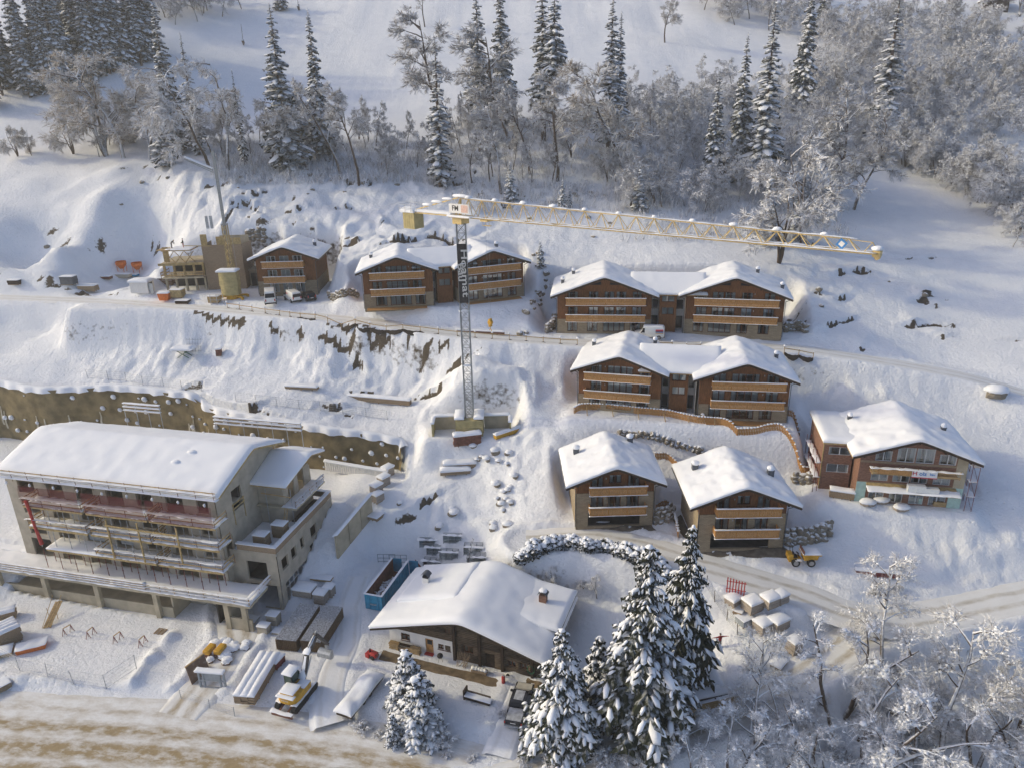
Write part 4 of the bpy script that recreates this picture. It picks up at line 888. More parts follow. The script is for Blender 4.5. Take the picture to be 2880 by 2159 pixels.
# roof
rp = lambda x, y: 18.87 - .33 * abs(y - 6)
b = MB()
def _sx(u, v): # flare towards the ridge
    return -37.6 * (1 - u) - 5.0 * u
for ya, yb in ((-2.1, 6.0), (6.0, 12.6)):
    q = [(_sx(0, ya), ya, rp(0, ya)), (_sx(1, ya), ya, rp(0, ya)), (_sx(1, yb), yb, rp(0, yb)), (_sx(0, yb), yb, rp(0, yb))]; b.prism(q, (0, 0, .3))
ro = b.build('roof', MT['timber_y'], cb)
s = MB(); s.snow(0, 33, -2.15, 12.65, 0, .46, nx=60, ny=44, seed=36, rag=.06, lump=.12, over=.06, fn=lambda x, y, z: (_sx(x / 33, min(max(y, -2.1), 12.6)) + (0 if 0 <= x <= 33 else x - (33 if x > 33 else 0)), y, rp(0, y) + .3 + z - .08 * math.exp(-((y - 6.0) / .5) ** 2)))
s.build('snow_cover', MT['roof_snow'], ro, smooth=True)
for (dx, dy) in ((-13.5, 2.2), (-12.4, 4.0)):   # snow lumps and hollows on the roof
    c = MB(); c.blob((dx, dy, rp(0, dy) + .66), .8, .45, .3, 0, 9, 5, .2, random.Random(4)); c.build('snow_lump', MT['roof_snow'], ro, smooth=True)
b = MB()
for k in range(14): x = -36.5 + k * 2.4; b.beam((x, -2.5, 15.9), (x, -2.62, 17.5), .045, .045, 1)
for z in (16.95, 17.35): b.beam((-37.5, -2.6, z), (-5, -2.6, z), .03, .13, 0)
eo = b.build('eave_guard', [MT['timber'], MT['rust']], cb)
s = MB(); s.snow(-37.5, -5, -2.75, -2.5, 17.05, .32, ny=4, seed=39, rag=.5, lump=.7, nx=70); s.snow(-37.5, -5, -2.6, -2.1, 16.25, .25, ny=4, seed=38, rag=.2, nx=50); s.build('snow_cover', MT['snow'], eo, smooth=True)
for k in range(9):
    x = -35.0 + k * 3.55; c = MB(); c.blob((x, -2.7, 15.7), .16, .14, .24, 0, 8, 5, .2, random.Random(k)); c.build('snow_clump', MT['snow'], eo, smooth=True)
# side block with parapet
w = MB(Matrix.Translation((0, 0, 0)) @ RX)
bh = [(.8, 2.3, 5.2, 6.8), (3.1, 4.3, 5.3, 6.8), (5.4, 6.3, 5.4, 6.9), (8.1, 9.8, 5.3, 6.9), (1.0, 6.4, .7, 3.3), (7.5, 9.1, 1.6, 4.6), (9.9, 10.7, 3.4, 4.3)]
facade((w, w), 0, lambda y: 8.15, bh, 0, x_l=0, x_r=14.5); fw = MB(); facade((fw, fw), 0, lambda x: 8.15, [(-4.3, -1.5, 4.02, 6.75), (-4.4, -.5, 0.0, 3.5)], 0, x_l=-6.4, x_r=0)
w.v += fw.v; off = len(w.v) - len(fw.v); w.f += [tuple(i + off for i in f) for f in fw.f]; w.m += fw.m
w.build('block_wall', MT['conc'], cb)
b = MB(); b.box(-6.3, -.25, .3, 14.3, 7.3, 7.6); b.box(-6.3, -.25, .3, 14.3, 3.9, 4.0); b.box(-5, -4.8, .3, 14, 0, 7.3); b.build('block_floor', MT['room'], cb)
b = MB(); b.box(-5.3, .03, -.03, .32, 8.15, 9.0); b.box(-.3, .03, .32, 14.55, 8.15, 9.0); b.box(-5.3, -.3, 14.2, 14.55, 8.15, 9.0); pa = b.build('parapet', MT['brown_block'], cb)
s = MB(); s.snow(-5.35, .1, -.1, .4, 9.0, .22, seed=43, ny=4, rag=.15); s.snow(-.42, .1, .2, 14.6, 9.0, .2, seed=44, nx=4, rag=.2); s.snow(-5.3, -.3, 14.15, 14.6, 9.0, .2, seed=45, ny=4, rag=.2); s.build('snow_cover', MT['roof_snow'], pa, smooth=True)
s = MB(); s.snow(-6.3, -.32, .35, 8.0, 7.6, .12, seed=46, rag=.6); s.build('terrace_snow', MT['snow'], cb, smooth=True)
MW = Matrix.Translation((0, 0, 0)) @ RX
wo_ = window(cb, MW, 1.0, 6.4, .7, 3.3, y=.1, n=5, fm='frame_white', cur=0, tr=True)
b = MB(); b.box(-1.3, -.02, -.05, -.031, 7.0, 7.7); b.build('plaster_patch', MT['mint'], cb)
b = MB(); b.box(.02, .06, 10.6, 14.0, .9, 2.6); b.build('paint_smear', pm('graffiti', (0.55, 0.22, 0.25), 0.9, col2=(0.30, 0.38, 0.50), var=.1, scale=.8), cb)
# rear wing with its own gable roof facing right
b = MB(); b.box(-6.3, -2.6, 7.2, 7.45, 7.6, 13.3); b.box(-6.3, -2.6, 14.0, 14.3, 7.6, 13.0); b.box(-2.85, -2.6, 7.45, 8.4, 10.6, 13.6); b.box(-2.85, -2.6, 10.0, 11.0, 10.6, 14.6); b.box(-2.85, -2.6, 12.6, 14.0, 10.6, 13.4); b.box(-2.85, -2.6, 7.45, 14, 7.6, 10.35); b.build('wing_wall', MT['conc'], cb)
b = MB(); b.box(-6.3, -.6, 6.6, 14.4, 10.36, 10.6); wb = b.build('wing_balcony', MT['conc_y'], cb)
s = MB(); s.snow(-2.5, -.7, 6.7, 14.3, 10.6, .1, seed=47, rag=.8); s.build('snow_cover', MT['snow'], wb, smooth=True)
r2 = lambda y: 15.7 - abs(y - 11.6) * .36
b = MB()
for ya, yb in ((6.0, 11.6), (11.6, 16.4)): b.prism([(-6.4, ya, r2(ya)), (-1.4, ya, r2(ya)), (-.6, yb, r2(yb)) if yb == 11.6 else (-1.4, yb, r2(yb)), (-6.4, yb, r2(yb))] if yb == 11.6 else [(-6.4, ya, r2(ya)), (-.6, ya, r2(ya)), (-1.4, yb, r2(yb)), (-6.4, yb, r2(yb))], (0, 0, .22))
w2o = b.build('wing_roof', MT['timber_y'], cb)
s = MB(); s.snow(0, 5.2, 5.95, 16.4, 0, .42, nx=14, ny=26, seed=48, fn=lambda x, y, z: (-6.5 + x * (1 + .16 * (1 - min(1, abs(y - 11.6) / 5.6))), y, r2(y) + .22 + z)); s.build('snow_cover', MT['roof_snow'], w2o, smooth=True)
rail(cb, None, (-.65, 6.7), (-.65, 14.3), 10.6, n=4, seed=50, snow=.05)
for (x, y) in ((-1.4, 7.0), (-4.6, 6.4)): b = MB(); b.tube((x, y, 7.6), (x, y, 13.2), .05, .05, 6); b.build('scaffold_pole', MT['steel'], cb)
b = MB(); b.beam((-5.2, 6.3, 12.6), (-.9, 6.3, 12.4), .04, .14); b.build('scaffold_board', MT['timber'], cb)
b = MB()
for sg in (-.2, .2): b.beam((-1.9 + sg, 6.4, 10.7), (-.9 + sg, 3.2, 7.7), .06, .08)
for k in range(9): t = k / 9 + .05; b.beam((-2.1 + t, 6.4 - 3.2 * t, 10.7 - 3 * t), (-1.7 + t, 6.4 - 3.2 * t, 10.7 - 3 * t), .04)
b.build('ladder', MT['timber'], cb)
gw = MB(Matrix.Translation((-6.4, 0, 0)) @ RX)
for q in (.4, .95): gw.beam((1.7, -.12, 12.2 + q), (4.3, -.12, 12.2 + q), .04, .16)
for x in (1.9, 4.1): gw.beam((x, -.1, 10.4), (x, -.1, 13.3), .1, .1)
gw.build('opening_guard', MT['timber_y'], cb)
# scaffold rails with snow behind the ridge
def snowy_scaffold(label, a, b, z, n):
    t = thing('scaffold', label, 'scaffold', tuple((a + b) / 2)); d = MB(); s = MB(); c = (a + b) / 2; L = (b - a).length; dr = (b - a).normalized()
    fm = lambda x, y, zz: (a.x - c.x + dr.x * x - dr.y * y, a.y - c.y + dr.y * x + dr.x * y, zz - c.z)
    for k in range(n + 1): p = a + (b - a) * (k / n); g0 = h1(p.x, p.y); d.tube((p.x - c.x, p.y - c.y, g0 - c.z - .2), (p.x - c.x, p.y - c.y, z + 1.2 - c.z), .05, .05, 6)
    d.build('pole', MT['steel'], t)
    for q in (0, .55, 1.05):
        r = MB(); r.beam(fm(0, 0, z + q), fm(L, 0, z + q), .06, .16); r.build('board', MT['timber'], t); s.snow(0, L, -.14, .14, z + q + .08, .24, fn=fm, ny=4, seed=int(q * 10), rag=.3)
    s.build('snow_cover', MT['snow'], t, smooth=True)
def cbw(x, y, z): return cb.location + Vector((x * math.cos(R(14)) + y * math.sin(R(14)), -x * math.sin(R(14)) + y * math.cos(R(14)), z))
snowy_scaffold('snow-laden scaffold rails behind the broad roof beside the brown retaining wall', cbw(-31, 14.2, 0), cbw(-25, 14.2, 0), 18.9, 3)
snowy_scaffold('long snow-laden scaffold rails behind the ridge of the concrete building', cbw(-17, 15.0, 0), cbw(-3.5, 15.0, 0), 17.6, 6)
# ================================================================== OLD FARMHOUSE
of = thing('farmhouse', 'old farmhouse with white rendered front, dark log walls and a wide snowy roof', 'house', (-5.68, 66.12, 0), R(-20))
sl_ = .31; ez = 6.3; rf = lambda x: ez - abs(x) * sl_
zt = lambda x: rf(x) - .02
wl, ww = MB(), MB()
hw = [(-8.3, -7.15, 1.0, 2.0), (-5.2, -4.2, .02, 2.0), (-3.6, -2.9, .9, 1.65), (-2.75, -2.05, .9, 1.65)]
facade((ww, wl), 0, zt, hw, 2.35, y=0, x_l=-9.8, x_r=-1.6)
hl = [(-.4, .8, 1.3, 2.2), (2.2, 3.3, .05, 1.9), (4.9, 5.8, .9, 1.6), (6.4, 7.2, .9, 1.6), (-2.6, -1.65, 3.3, 4.0)]
facade((ww, ww), 0, zt, hl, 0, y=.02, x_l=-1.6, x_r=8.6)
for x in (-9.8, 8.6): ww.quad((x, 0, 0), (x, 9, 0), (x, 9, zt(x)), (x, 0, zt(x)))
ww.poly([(-9.8, 9, 0), (8.6, 9, 0), (8.6, 9, zt(8.6)), (0, 9, zt(0)), (-9.8, 9, zt(-9.8))])
wl.quad((-1.6, -.06, 0), (-1.6, .02, 0), (-1.6, .02, 2.35), (-1.6, -.06, 2.35)); wl.quad((-9.8, -.06, 2.35), (-1.6, -.06, 2.35), (-1.6, 0, 2.35), (-9.8, 0, 2.35))
ww.build('log_wall', MT['old_wood'], of); wl.build('rendered_wall', MT['render_white'], of)
lg = MB(); z = .14
while z < 6.0:
    xr = min(8.55, (ez - z - .25) / sl_)
    segs = [(-1.55, xr)] if z < 2.4 else [(-min(9.6, (ez - z - .25) / sl_), xr)]
    for xa, xb in segs:
        cut = sorted([(h[0], h[1]) for h in hl + [(-8.3, -7.15, 99, 99)] if h[2] - .1 < z < h[3] + .1]); cur = xa
        for ha, hb in cut:
            if ha > cur and ha < xb: lg.tube((cur, -.02, z), (ha, -.02, z), .12, .12, 8); cur = hb
        if xb > cur + .2: lg.tube((cur, -.02, z), (xb, -.02, z), .12, .12, 8)
    z += .235
lg.build('log_courses', MT['old_wood'], of, stuff=True, smooth=True)
for x in (-1.5, 1.55, 4.25, 7.7):
    c = MB(); c.box(x - .16, x + .16, -.32, .05, 0, min(zt(x) - .1, 5.6)); c.build('corner_post', MT['dark_wood'], of)
for q in hw[:1] + hw[2:]: window(of, I4, *q, y=.05, n=2, fm='wood_pale' if False else 'frame', cur=.6, sill=True, tr=True)
for q in (hl[0], hl[2], hl[3], hl[4]): window(of, I4, *q, y=.0, n=2, fm='frame', cur=.3)
d = MB(); d.box(-5.2, -4.2, .08, .14, .02, 2.0, 0); d.box(-5.0, -4.4, .05, .08, 1.15, 1.75, 1); d.box(-4.42, -4.32, .02, .08, .95, 1.05, 1); d.box(-5.25, -4.15, -.5, .02, 0, .05, 2); d.build('door', [MT['wood_pale'], MT['car_glass'], MT['red']], of)
d = MB(); d.box(2.2, 3.3, .1, .16, .05, 1.9); d.build('barn_door', MT['dark_wood'], of)
def shed_slab(name, x0, x1, y0, y1, lift, snow, seed, th=.22, parent=None):
    b = MB(); q = [(x0, y0, rf(x0) + lift), (x1, y0, rf(x1) + lift), (x1, y1, rf(x1) + lift), (x0, y1, rf(x0) + lift)]; b.prism(q, (0, 0, th)); o = b.build(name, MT['dark_wood'], parent)
    return o
b = MB()
for x0, x1 in ((-11.3, 0), (0, 10.0)): b.prism([(x0, -1.75, rf(x0)), (x1, -1.75, rf(x1)), (x1, 10.1, rf(x1)), (x0, 10.1, rf(x0))], (0, 0, .2))
ro = b.build('roof', MT['dark_wood'], of)
s = MB(); s.snow(-11.35, 10.05, -1.8, 10.15, lambda x, y: ez + .2 + .15 - math.sqrt(x * x + .6) * sl_, .62, nx=56, ny=34, seed=71, rag=.07, lump=.10); s.build('snow_cover', MT['roof_snow'], ro, smooth=True)
for (x0, x1, y0, y1, lf, sd) in ((-9.6, -2.2, 2.6, 9.6, .75, 72), (4.4, 9.9, 2.9, 10.0, .8, 73)):
    b = MB(); b.prism([(x0, y0, rf(x0) + .2), (x1, y0, rf(x1) + .2), (x1, y0, rf(x1) + lf * .55 + .2), (x0, y0, rf(x0) + lf + .2)] if x0 < 0 else [(x0, y0, rf(x0) + .2), (x1, y0, rf(x1) + .2), (x1, y0, rf(x1) + lf + .5), (x0, y0, rf(x0) + .24)], (0, y1 - y0, 0)); o = b.build('raised_roof', MT['old_wood'], ro)
    s = MB()
    if x0 < 0: f = lambda x, y, x0=x0, x1=x1, lf=lf: rf(x) + .2 + lf * (1 - .45 * (x - x0) / (x1 - x0))
    else: f = lambda x, y, x0=x0, x1=x1, lf=lf: rf(x) + .24 + (lf + .26) * (x - x0) / (x1 - x0)
    s.snow(x0 - .25, x1 + .1, y0 - .35, y1, f, .55, nx=24, ny=22, seed=sd, rag=.05); s.build('snow_cover', MT['roof_snow'], o, smooth=True)
c = MB(); x, y = -7.4, 5.4; z = rf(x) + .9; c.box(x - .38, x + .38, y - .32, y + .32, z - .6, z + 1.15, 0); c.box(x - .36, x + .36, y - .3, y + .3, z + 1.16, z + 1.45, 1)
c.grid(lambda u, v: (x - .55 + 1.1 * u, y - .5 + 1.0 * v, z + 1.5 + .38 * math.sin(math.pi * u)), 8, 2, 2); c.build('chimney', [MT['render_white'], MT['dark'], MT['grey_metal']], ro)
c = MB(); x, y = 7.0, 6.2; z = rf(x) + 1.2; c.box(x - .42, x + .42, y - .36, y + .36, z - .6, z + 1.0, 0); c.grid(lambda u, v: (x - .58 + 1.16 * u, y - .5 + 1.0 * v, z + 1.1 + .4 * math.sin(math.pi * u)), 8, 2, 1); c.blob((x, y, z + 1.5), .5, .45, .22, 2, 9, 5, .1, random.Random(3), flat=.3); c.build('chimney', [MT['brick'], MT['grey_metal'], MT['snow']], ro)
# ================================================================== BRICK HOUSE UNDER CONSTRUCTION
rb = thing('brick_house', 'unplastered brick house with white windows and scaffold on its far side', 'house', (48.95, 79.85, 10.9), R(-12))
rr = [(-4.5,-2.7,.1,2.05,2),(-2.1,-.5,.1,2.05,2),(.2,1.9,.1,2.05,2),(2.45,4.4,.1,2.05,2),(-4.55,-2.55,3.0,4.9,2),(-2.05,-.05,3.0,4.9,2),(.05,1.95,3.0,4.9,2),(2.55,4.5,3.0,4.9,2),(-4.4,-2.5,5.75,7.15,2),(-1.95,.1,5.75,7.75,2),(.2,2.27,5.75,7.75,2),(2.8,4.76,5.75,7.15,2)]
wing(rb, I4, 12.1, 10.6, 6.75, .366, rr, [], base_h=0, ohs=1.2, ohf=1.1, snow=.55, seed=20, fm='frame_white', mats=('brick', 'brick'), vents=((-5.8, 8.5, 'v'), (4.6, 5.4, 'v')), pipes=False, slabs=(2.5, 5.4), lamps=False)
b = MB(); b.box(-6.08, -4.9, -.05, -.003, .0, 2.75); b.box(4.6, 6.08, -.05, -.003, 0, 2.75); b.build('insulation_panel', MT['mint'], rb)
b = MB(); b.box(4.85, 6.07, -.045, -.003, 2.76, 7.0); b.build('render_strip', MT['conc_y'], rb)
for z in (2.55, 5.45): b = MB(); b.box(-6.06, 6.06, -.03, -.004, z, z + .28); b.build('floor_band', MT['brown_block'], rb)
b = MB(); b.prism([(-5.0, -1.7, 2.25), (5.2, -1.7, 2.25), (5.2, -.05, 2.62), (-5.0, -.05, 2.62)], (0, 0, .12)); cn = b.build('canopy', MT['timber_y'], rb)
s = MB(); s.snow(-5.0, 5.2, -1.75, -.9, lambda x, y: 2.37 + (y + 1.7) * .224, .14, seed=81, rag=.8, lump=.6); s.build('snow_cover', MT['snow'], cn, smooth=True)
b = MB()
for z in (5.3, 4.75): b.beam((-4.9, -1.35, z), (5.0, -1.35, z), .05, .22)
for x in (-4.8, -1.9, .2, 2.2, 4.9): b.beam((x, -1.35, 4.5), (x, -.02, 4.55), .08, .08); b.beam((x, -1.33, 4.5), (x, -1.33, 5.6), .08, .06)
b.box(-4.9, 4.9, -1.35, -.1, 4.56, 4.6); gr = b.build('work_platform', MT['timber'], rb)
b = MB(); b.box(-4.3, -.5, -1.42, -1.38, 4.72, 5.3); b.build('orange_board', MT['wood_pale'], rb)
bn = MB(); bn.box(-.45, 2.35, -1.47, -1.43, 4.55, 5.55, 0); bn.box(-.46, 2.36, -1.475, -1.472, 4.50, 4.62, 1); bo = bn.build('banner', [MT['sign_white'], MT['text_red']], rb)
for (tx, x, sz, mt) in (('H', -.15, .75, 'text_red'), ('olz', .75, .7, 'text_blue'), ('bau', 1.8, .42, 'text_blue')):
    l = link('lettering', text_mesh(tx, sz, .006, MT[mt], True), bo, (x, -1.485, 5.08), (R(90), 0, 0))
s = MB(); s.snow(-4.9, 5.0, -1.42, -1.28, 5.42, .08, ny=4, seed=82, rag=1.2, lump=1.0); s.build('snow_cover', MT['snow'], gr, smooth=True)
for (x, y, z, a, c_) in ((.4, -1.2, 2.6, 2.0, .8), (1.6, -1.25, 2.6, 2.6, .55)): b = MB(); b.box(x - a / 2, x + a / 2, y - .35, y + .35, z, z + c_); b.build('foam_stack', MT['white_foam'], rb)
# annex
M = TM(-7.9, 2.6, 0); w = MB(M); hq = [(-1.35, 1.3, 2.5, 3.7), (-1.35, 1.3, 5.0, 6.1)]; facade((w, w), 0, lambda x: 6.6, hq, 0, x_l=-1.9, x_r=1.6); w.quad((-1.9, 0, 0), (-1.9, 9, 0), (-1.9, 9, 6.6), (-1.9, 0, 6.6)); w.quad((1.6, 0, 0), (1.6, 9, 0), (1.6, 9, 6.6), (1.6, 0, 6.6)); w.quad((-1.9, 9, 0), (1.9, 9, 0), (1.9, 9, 6.6), (-1.9, 9, 6.6)); w.build('annex_wall', MT['brick'], rb)
for q in hq: window(rb, M, *q, y=.02, n=2, fm='frame_white', cur=.2)
b = MB(M); b.box(-2.2, 4.5, -.5, 9.4, 6.6, 6.85); ao = b.build('annex_roof', MT['timber_y'], rb)
s = MB(M); s.snow(-2.25, 4.6, -.55, 9.4, 6.85, .6, seed=83, nx=22, ny=24, rag=.06, lump=.1); s.build('snow_cover', MT['roof_snow'], ao, smooth=True)
b = MB(M); b.box(-2.02, -1.92, .0, .12, 0, 6.6); b.build('yellow_batten', MT['timber_y'], rb)
# scaffolds around it
def scaffold(label, root_loc, rz, L, lv, dep=.8, group=None, mat='dark_red', h=2.0):
    t = thing('scaffold', label, 'scaffold', root_loc, rz, group)
    n = max(1, int(L / 2.2))
    for k in range(n + 1):
        for y in (0, dep): p = MB(); p.tube((L * k / n, y, -.3), (L * k / n, y, lv * h + .9), .035, .035, 6); p.build('pole', MT[mat], t)
    for q in range(1, lv + 1):
        b = MB(); b.box(0, L, .02, dep - .02, q * h - .06, q * h); o = b.build('platform', MT['timber'], t); s = MB(); s.snow(.05, L - .05, .03, dep - .03, q * h, .1, seed=q, rag=.8, ny=5); s.build('snow_cover', MT['snow'], o, smooth=True)
    for k in range(n):
        for q in range(lv): p = MB(); p.tube((L * k / n, 0, q * h + .1), (L * (k + 1) / n, 0, (q + 1) * h - .1), .025, .025, 5); p.build('brace', MT[mat], t)
    return t
M4 = Matrix.Translation(rb.location) @ Matrix.Rotation(R(-12), 4, 'Z')
p = M4 @ Vector((7.2, -.6, 0)); p.z = h1(p.x, p.y); scaffold('red tube scaffold standing against the open side of the brick house', p, R(78), 8.0, 3)
p = M4 @ Vector((-10.2, 2.0, 0)); p.z = h1(p.x, p.y); scaffold('narrow red scaffold along the annex beside the picket fence', p, R(78), 7.0, 2, dep=.5)
# ================================================================== HALF-BUILT HOUSE ON THE TERRACE
hb = thing('half_built_house', 'half-built concrete house with open top floor and timber guard rails above the terrace road', 'house', (-57.6, 136.4, 27.4), R(4))
def wb(name, x0, x1, y0, y1, z0, z1, mat='conc_y'): b = MB(); b.box(x0, x1, y0, y1, z0, z1); return b.build(name, MT[mat], hb)
w = MB(); facade((w, w), 0, lambda x: 8.4, [(4.4, 6.6, 0, 2.5)], 0, x_l=.4, x_r=7.6); w.quad((7.6, 0, 0), (7.6, 7, 0), (7.6, 7, 8.0), (7.6, 0, 8.4)); w.quad((.4, 0, 0), (.4, 6, 0), (.4, 6, 8.4), (.4, 0, 8.4)); w.quad((.4, .25, 0), (7.6, .25, 0), (7.6, .25, 8.4), (.4, .25, 8.4)); w.quad((.4,0,8.4),(7.6,0,8.4),(7.6,.25,8.4),(.4,.25,8.4)); w.build('concrete_wall', MT['brown_block'], hb)
for (x0, x1, z0, z1) in ((.4, 1.5, 8.4, 10.4), (3.2, 4.6, 8.4, 9.9), (5.6, 7.6, 8.4, 9.6)): wb('wall_stub', x0, x1, .02, .28, z0, z1, 'timber_y')
wb('wall_stub', -7.0, -6.0, .5, .75, 5.4, 8.2, 'timber_y'); wb('wall_stub', -.4, .38, 3.0, 3.25, 5.4, 8.6, 'timber_y'); wb('wall_stub', 2.0, 7.4, 6.2, 6.5, 5.0, 9.2)
for z in (2.6, 5.2): wb('floor_slab', -7.2, .38, -1.4, 6.5, z, z + .25)
wb('back_wall', -7, .4, 4.5, 4.8, 0, 5.2, 'room')
for x in (-7, -5.2, -3.4, -1.6, .1):
    for z0, z1 in ((-.2, 2.6), (2.85, 5.2)): wb('pillar', x - .18, x + .18, -.2, .2, z0, z1, 'timber_y' if z0 > 1 else 'conc_y')
rail(hb, None, (-7.3, -1.4), (.4, -1.4), 2.85, n=4, seed=2); rail(hb, None, (-7.3, -1.4), (-7.3, 3), 2.85, n=2)
for z in (5.2, 5.45): b = MB(); b.beam((-7.5, -1.42, z), (.6, -1.42, z), .1, .22); b.build('formwork_beam', MT['timber_y'], hb)
for k in range(3):
    b = MB(); x = -6.2 + k * 1.8; b.beam((x, -.8, 5.5), (x + 1.7, -.8, 7.6), .08, .12); b.beam((x + 1.7, -.75, 5.5), (x, -.75, 7.6), .08, .12); b.build('cross_brace', MT['timber'], hb)
wb('formwork_deck', -6.6, -1.2, -1.2, 3.0, 7.7, 7.85, 'timber'); wb('formwork_deck', -7.4, -5.0, -1.3, 1.5, 7.87, 7.95, 'timber')
s = MB(); s.snow(-5.9, -1.4, -1.1, 2.8, 7.85, .12, seed=5, rag=.9); s.snow(1.6, 7.2, .4, 6, 5.0, .3, seed=6); s.build('snow_cover', MT['snow'], hb, smooth=True)
b = MB(); b.beam((-2.5, -.9, 8.6), (2.4, -1.0, 8.4), .25, .12); b.build('loose_plank', MT['timber_y'], hb)
wb('side_room', 7.7, 10.2, 2.2, 2.5, -.2, 2.9); wb('side_room_roof', 7.65, 10.4, 2.0, 6, 2.9, 3.15); wb('side_room_door', 8.0, 9.9, 2.1, 2.19, 0, 2.5, 'room')
# ================================================================== RETAINING WALL OF THE PIT
def rbm(label, name, cat, loc, rz=0, group=None): return thing(name, label, cat, loc, rz, group)
rwc = PITW[8].copy(); rw = thing('retaining_wall', 'brown sprayed-concrete retaining wall studded with snowy anchors behind the concrete building', 'wall', rwc)
pl = []
for p in crom(PITW[1:], 10): pl.append(p)
nrm = []
for i, p in enumerate(pl):
    t = pl[min(i + 1, len(pl) - 1)] - pl[max(i - 1, 0)]; t.z = 0; t.normalize(); nrm.append(Vector((t.y, -t.x, 0)))
arc = [0]
for a, b in zip(pl[:-1], pl[1:]): arc.append(arc[-1] + (b - a).length)
def wpt(i, v, extra=0.0):   # v 0 top .. 1 bottom
    p = pl[i]; zt_ = p.z + .15; zb = 3.6; z = zt_ + (zb - zt_) * v
    o = .55 + 1.0 * v + float(fbm(arc[i] / 3.0, z / 2.2, 3, 6)) * .45 + extra; q = p + nrm[i] * o
    return Vector((q.x - rwc.x, q.y - rwc.y, z - rwc.z))
m = MB(); nv = 22; vs = [tuple(wpt(i, j / nv)) for j in range(nv + 1) for i in range(len(pl))]; w_ = len(pl)
m.add(vs, [(j * w_ + i, (j + 1) * w_ + i, (j + 1) * w_ + i + 1, j * w_ + i + 1) for j in range(nv) for i in range(w_ - 1)])
MT['shotcrete'] = pm('sprayed_concrete', (0.20, 0.155, 0.080), 0.95, 0.32, 0.55, bump=0.6, bscale=3.5, detail=7)
m.build('wall_face', MT['shotcrete'], rw, smooth=True)
m = MB(); rnd = random.Random(5)
for i in range(len(pl) - 1):
    pass
m.grid(lambda u, v: (lambda i, k: tuple(Vector((pl[i].x - rwc.x, pl[i].y - rwc.y, pl[i].z - rwc.z)) + nrm[i] * (k * 1.5 - .6 + .22 * math.sin(arc[i] * 1.9) * (k > .6)) + Vector((0, 0, (.15 + .42 * math.sin(math.pi * min(1, k * 1.05)) ** .6) * (1 if 0 < k else 0) - (.35 + .4 * float(vnoise(arc[i] / .8, .5, 4)) if k >= 1 else 0)))))(int(round(u * (len(pl) - 1))), v), len(pl) - 1, 7)
m.build('snow_lip', MT['snow'], rw, smooth=True)
am = MB(); am.box(-.16, .16, -.06, .3, -.16, .16, 0); am.blob((0, -.12, .16), .3, .26, .24, 1, 8, 5, .25, rnd); am.blob((.12, -.1, .02), .2, .2, .2, 1, 7, 4, .25, rnd); ame = am.mesh('anchor_plate', [MT['steel'], MT['snow']], True)
for r_ in range(4):
    L = 1.0 + r_ * .7
    while L < arc[-1] - .5:
        i = min(range(len(arc)), key=lambda k: abs(arc[k] - L)); v = .13 + r_ * .17
        if rnd.random() < .62:
            q = wpt(i, v + rnd.uniform(-.02, .02), .12); a = math.atan2(nrm[i].y, nrm[i].x) + math.pi / 2; o = link('anchor_plate', ame, rw, q, (0, 0, a), rnd.uniform(.4, 1.5))
        L += rnd.uniform(1.4, 3.2)
sm = pm('lime_streak', (0.48, 0.44, 0.34), 0.9, 0.2, 2)
for k in range(16):
    L = rnd.choice((rnd.uniform(1, 26), rnd.uniform(38, 62))); i = min(range(len(arc)), key=lambda q: abs(arc[q] - L)); j = min(i + 1, len(pl) - 1); v0 = rnd.uniform(.3, .42); v1 = v0 + rnd.uniform(.18, .34); s = MB()
    t = (pl[j] - pl[i - 1]).normalized() * rnd.uniform(.18, .34); vs = []
    for q in range(7):
        v = v0 + (v1 - v0) * q / 6; c = wpt(i, v, .17); wq = t * (.35 + .65 * q / 6); vs += [tuple(c - wq), tuple(c + nrm[i] * .05), tuple(c + wq)]
    s.add(vs, [(q * 3 + e, q * 3 + 3 + e, q * 3 + 4 + e, q * 3 + 1 + e) for q in range(6) for e in (0, 1)]); s.build('drain_strip', sm, rw, smooth=True)
# ================================================================== MAIN TOWER CRANE
CB_ = Vector((-6.4, 99.6, 13.4)); ZJ = 44.9
tc = thing('tower_crane', 'tall tower crane with grey lattice mast and long yellow jib above the chalets', 'crane', CB_)
def lattice(root, p0, zs, half, mat, name='mast'):
    for sx in (-1, 1):
        for sy in (-1, 1): b = MB(); b.beam((p0[0] + sx * half, p0[1] + sy * half, zs[0]), (p0[0] + sx * half, p0[1] + sy * half, zs[-1]), .15, .15); b.build(name + '_leg', MT[mat], root)
    b = MB()
    for k, (a, c) in enumerate(zip(zs[:-1], zs[1:])):
        for (ax, ay, bx, by) in ((-1, -1, 1, -1), (1, -1, 1, 1), (1, 1, -1, 1), (-1, 1, -1, -1)):
            A = (p0[0] + ax * half, p0[1] + ay * half); Bq = (p0[0] + bx * half, p0[1] + by * half)
            b.beam((A[0], A[1], a), (Bq[0], Bq[1], c), .05, .05); b.beam((Bq[0], Bq[1], a), (A[0], A[1], c), .05, .05); b.beam((A[0], A[1], c), (Bq[0], Bq[1], c), .06, .06)
    b.build(name + '_bracing', MT[mat], root, stuff=True)
zj = ZJ - CB_.z; nseg = 22; zs = [1.2 + (zj - .9 - 1.2) * k / nseg for k in range(nseg + 1)]
lattice(tc, (0, 0), zs, .60, 'crane_g')
s = MB()
for z in (zs[7], zs[13], zs[18]): s.blob((0, -.5, z), .85, .3, .14, 0, 10, 4, .15, rnd)
s.build('snow_ledge', MT['snow'], tc, smooth=True)
tip = at(2470, 713, ZJ); jd = Vector((tip.x - CB_.x, tip.y - CB_.y, 0)); JL = jd.length; jd.normalize(); ja = math.atan2(jd.y, jd.x)
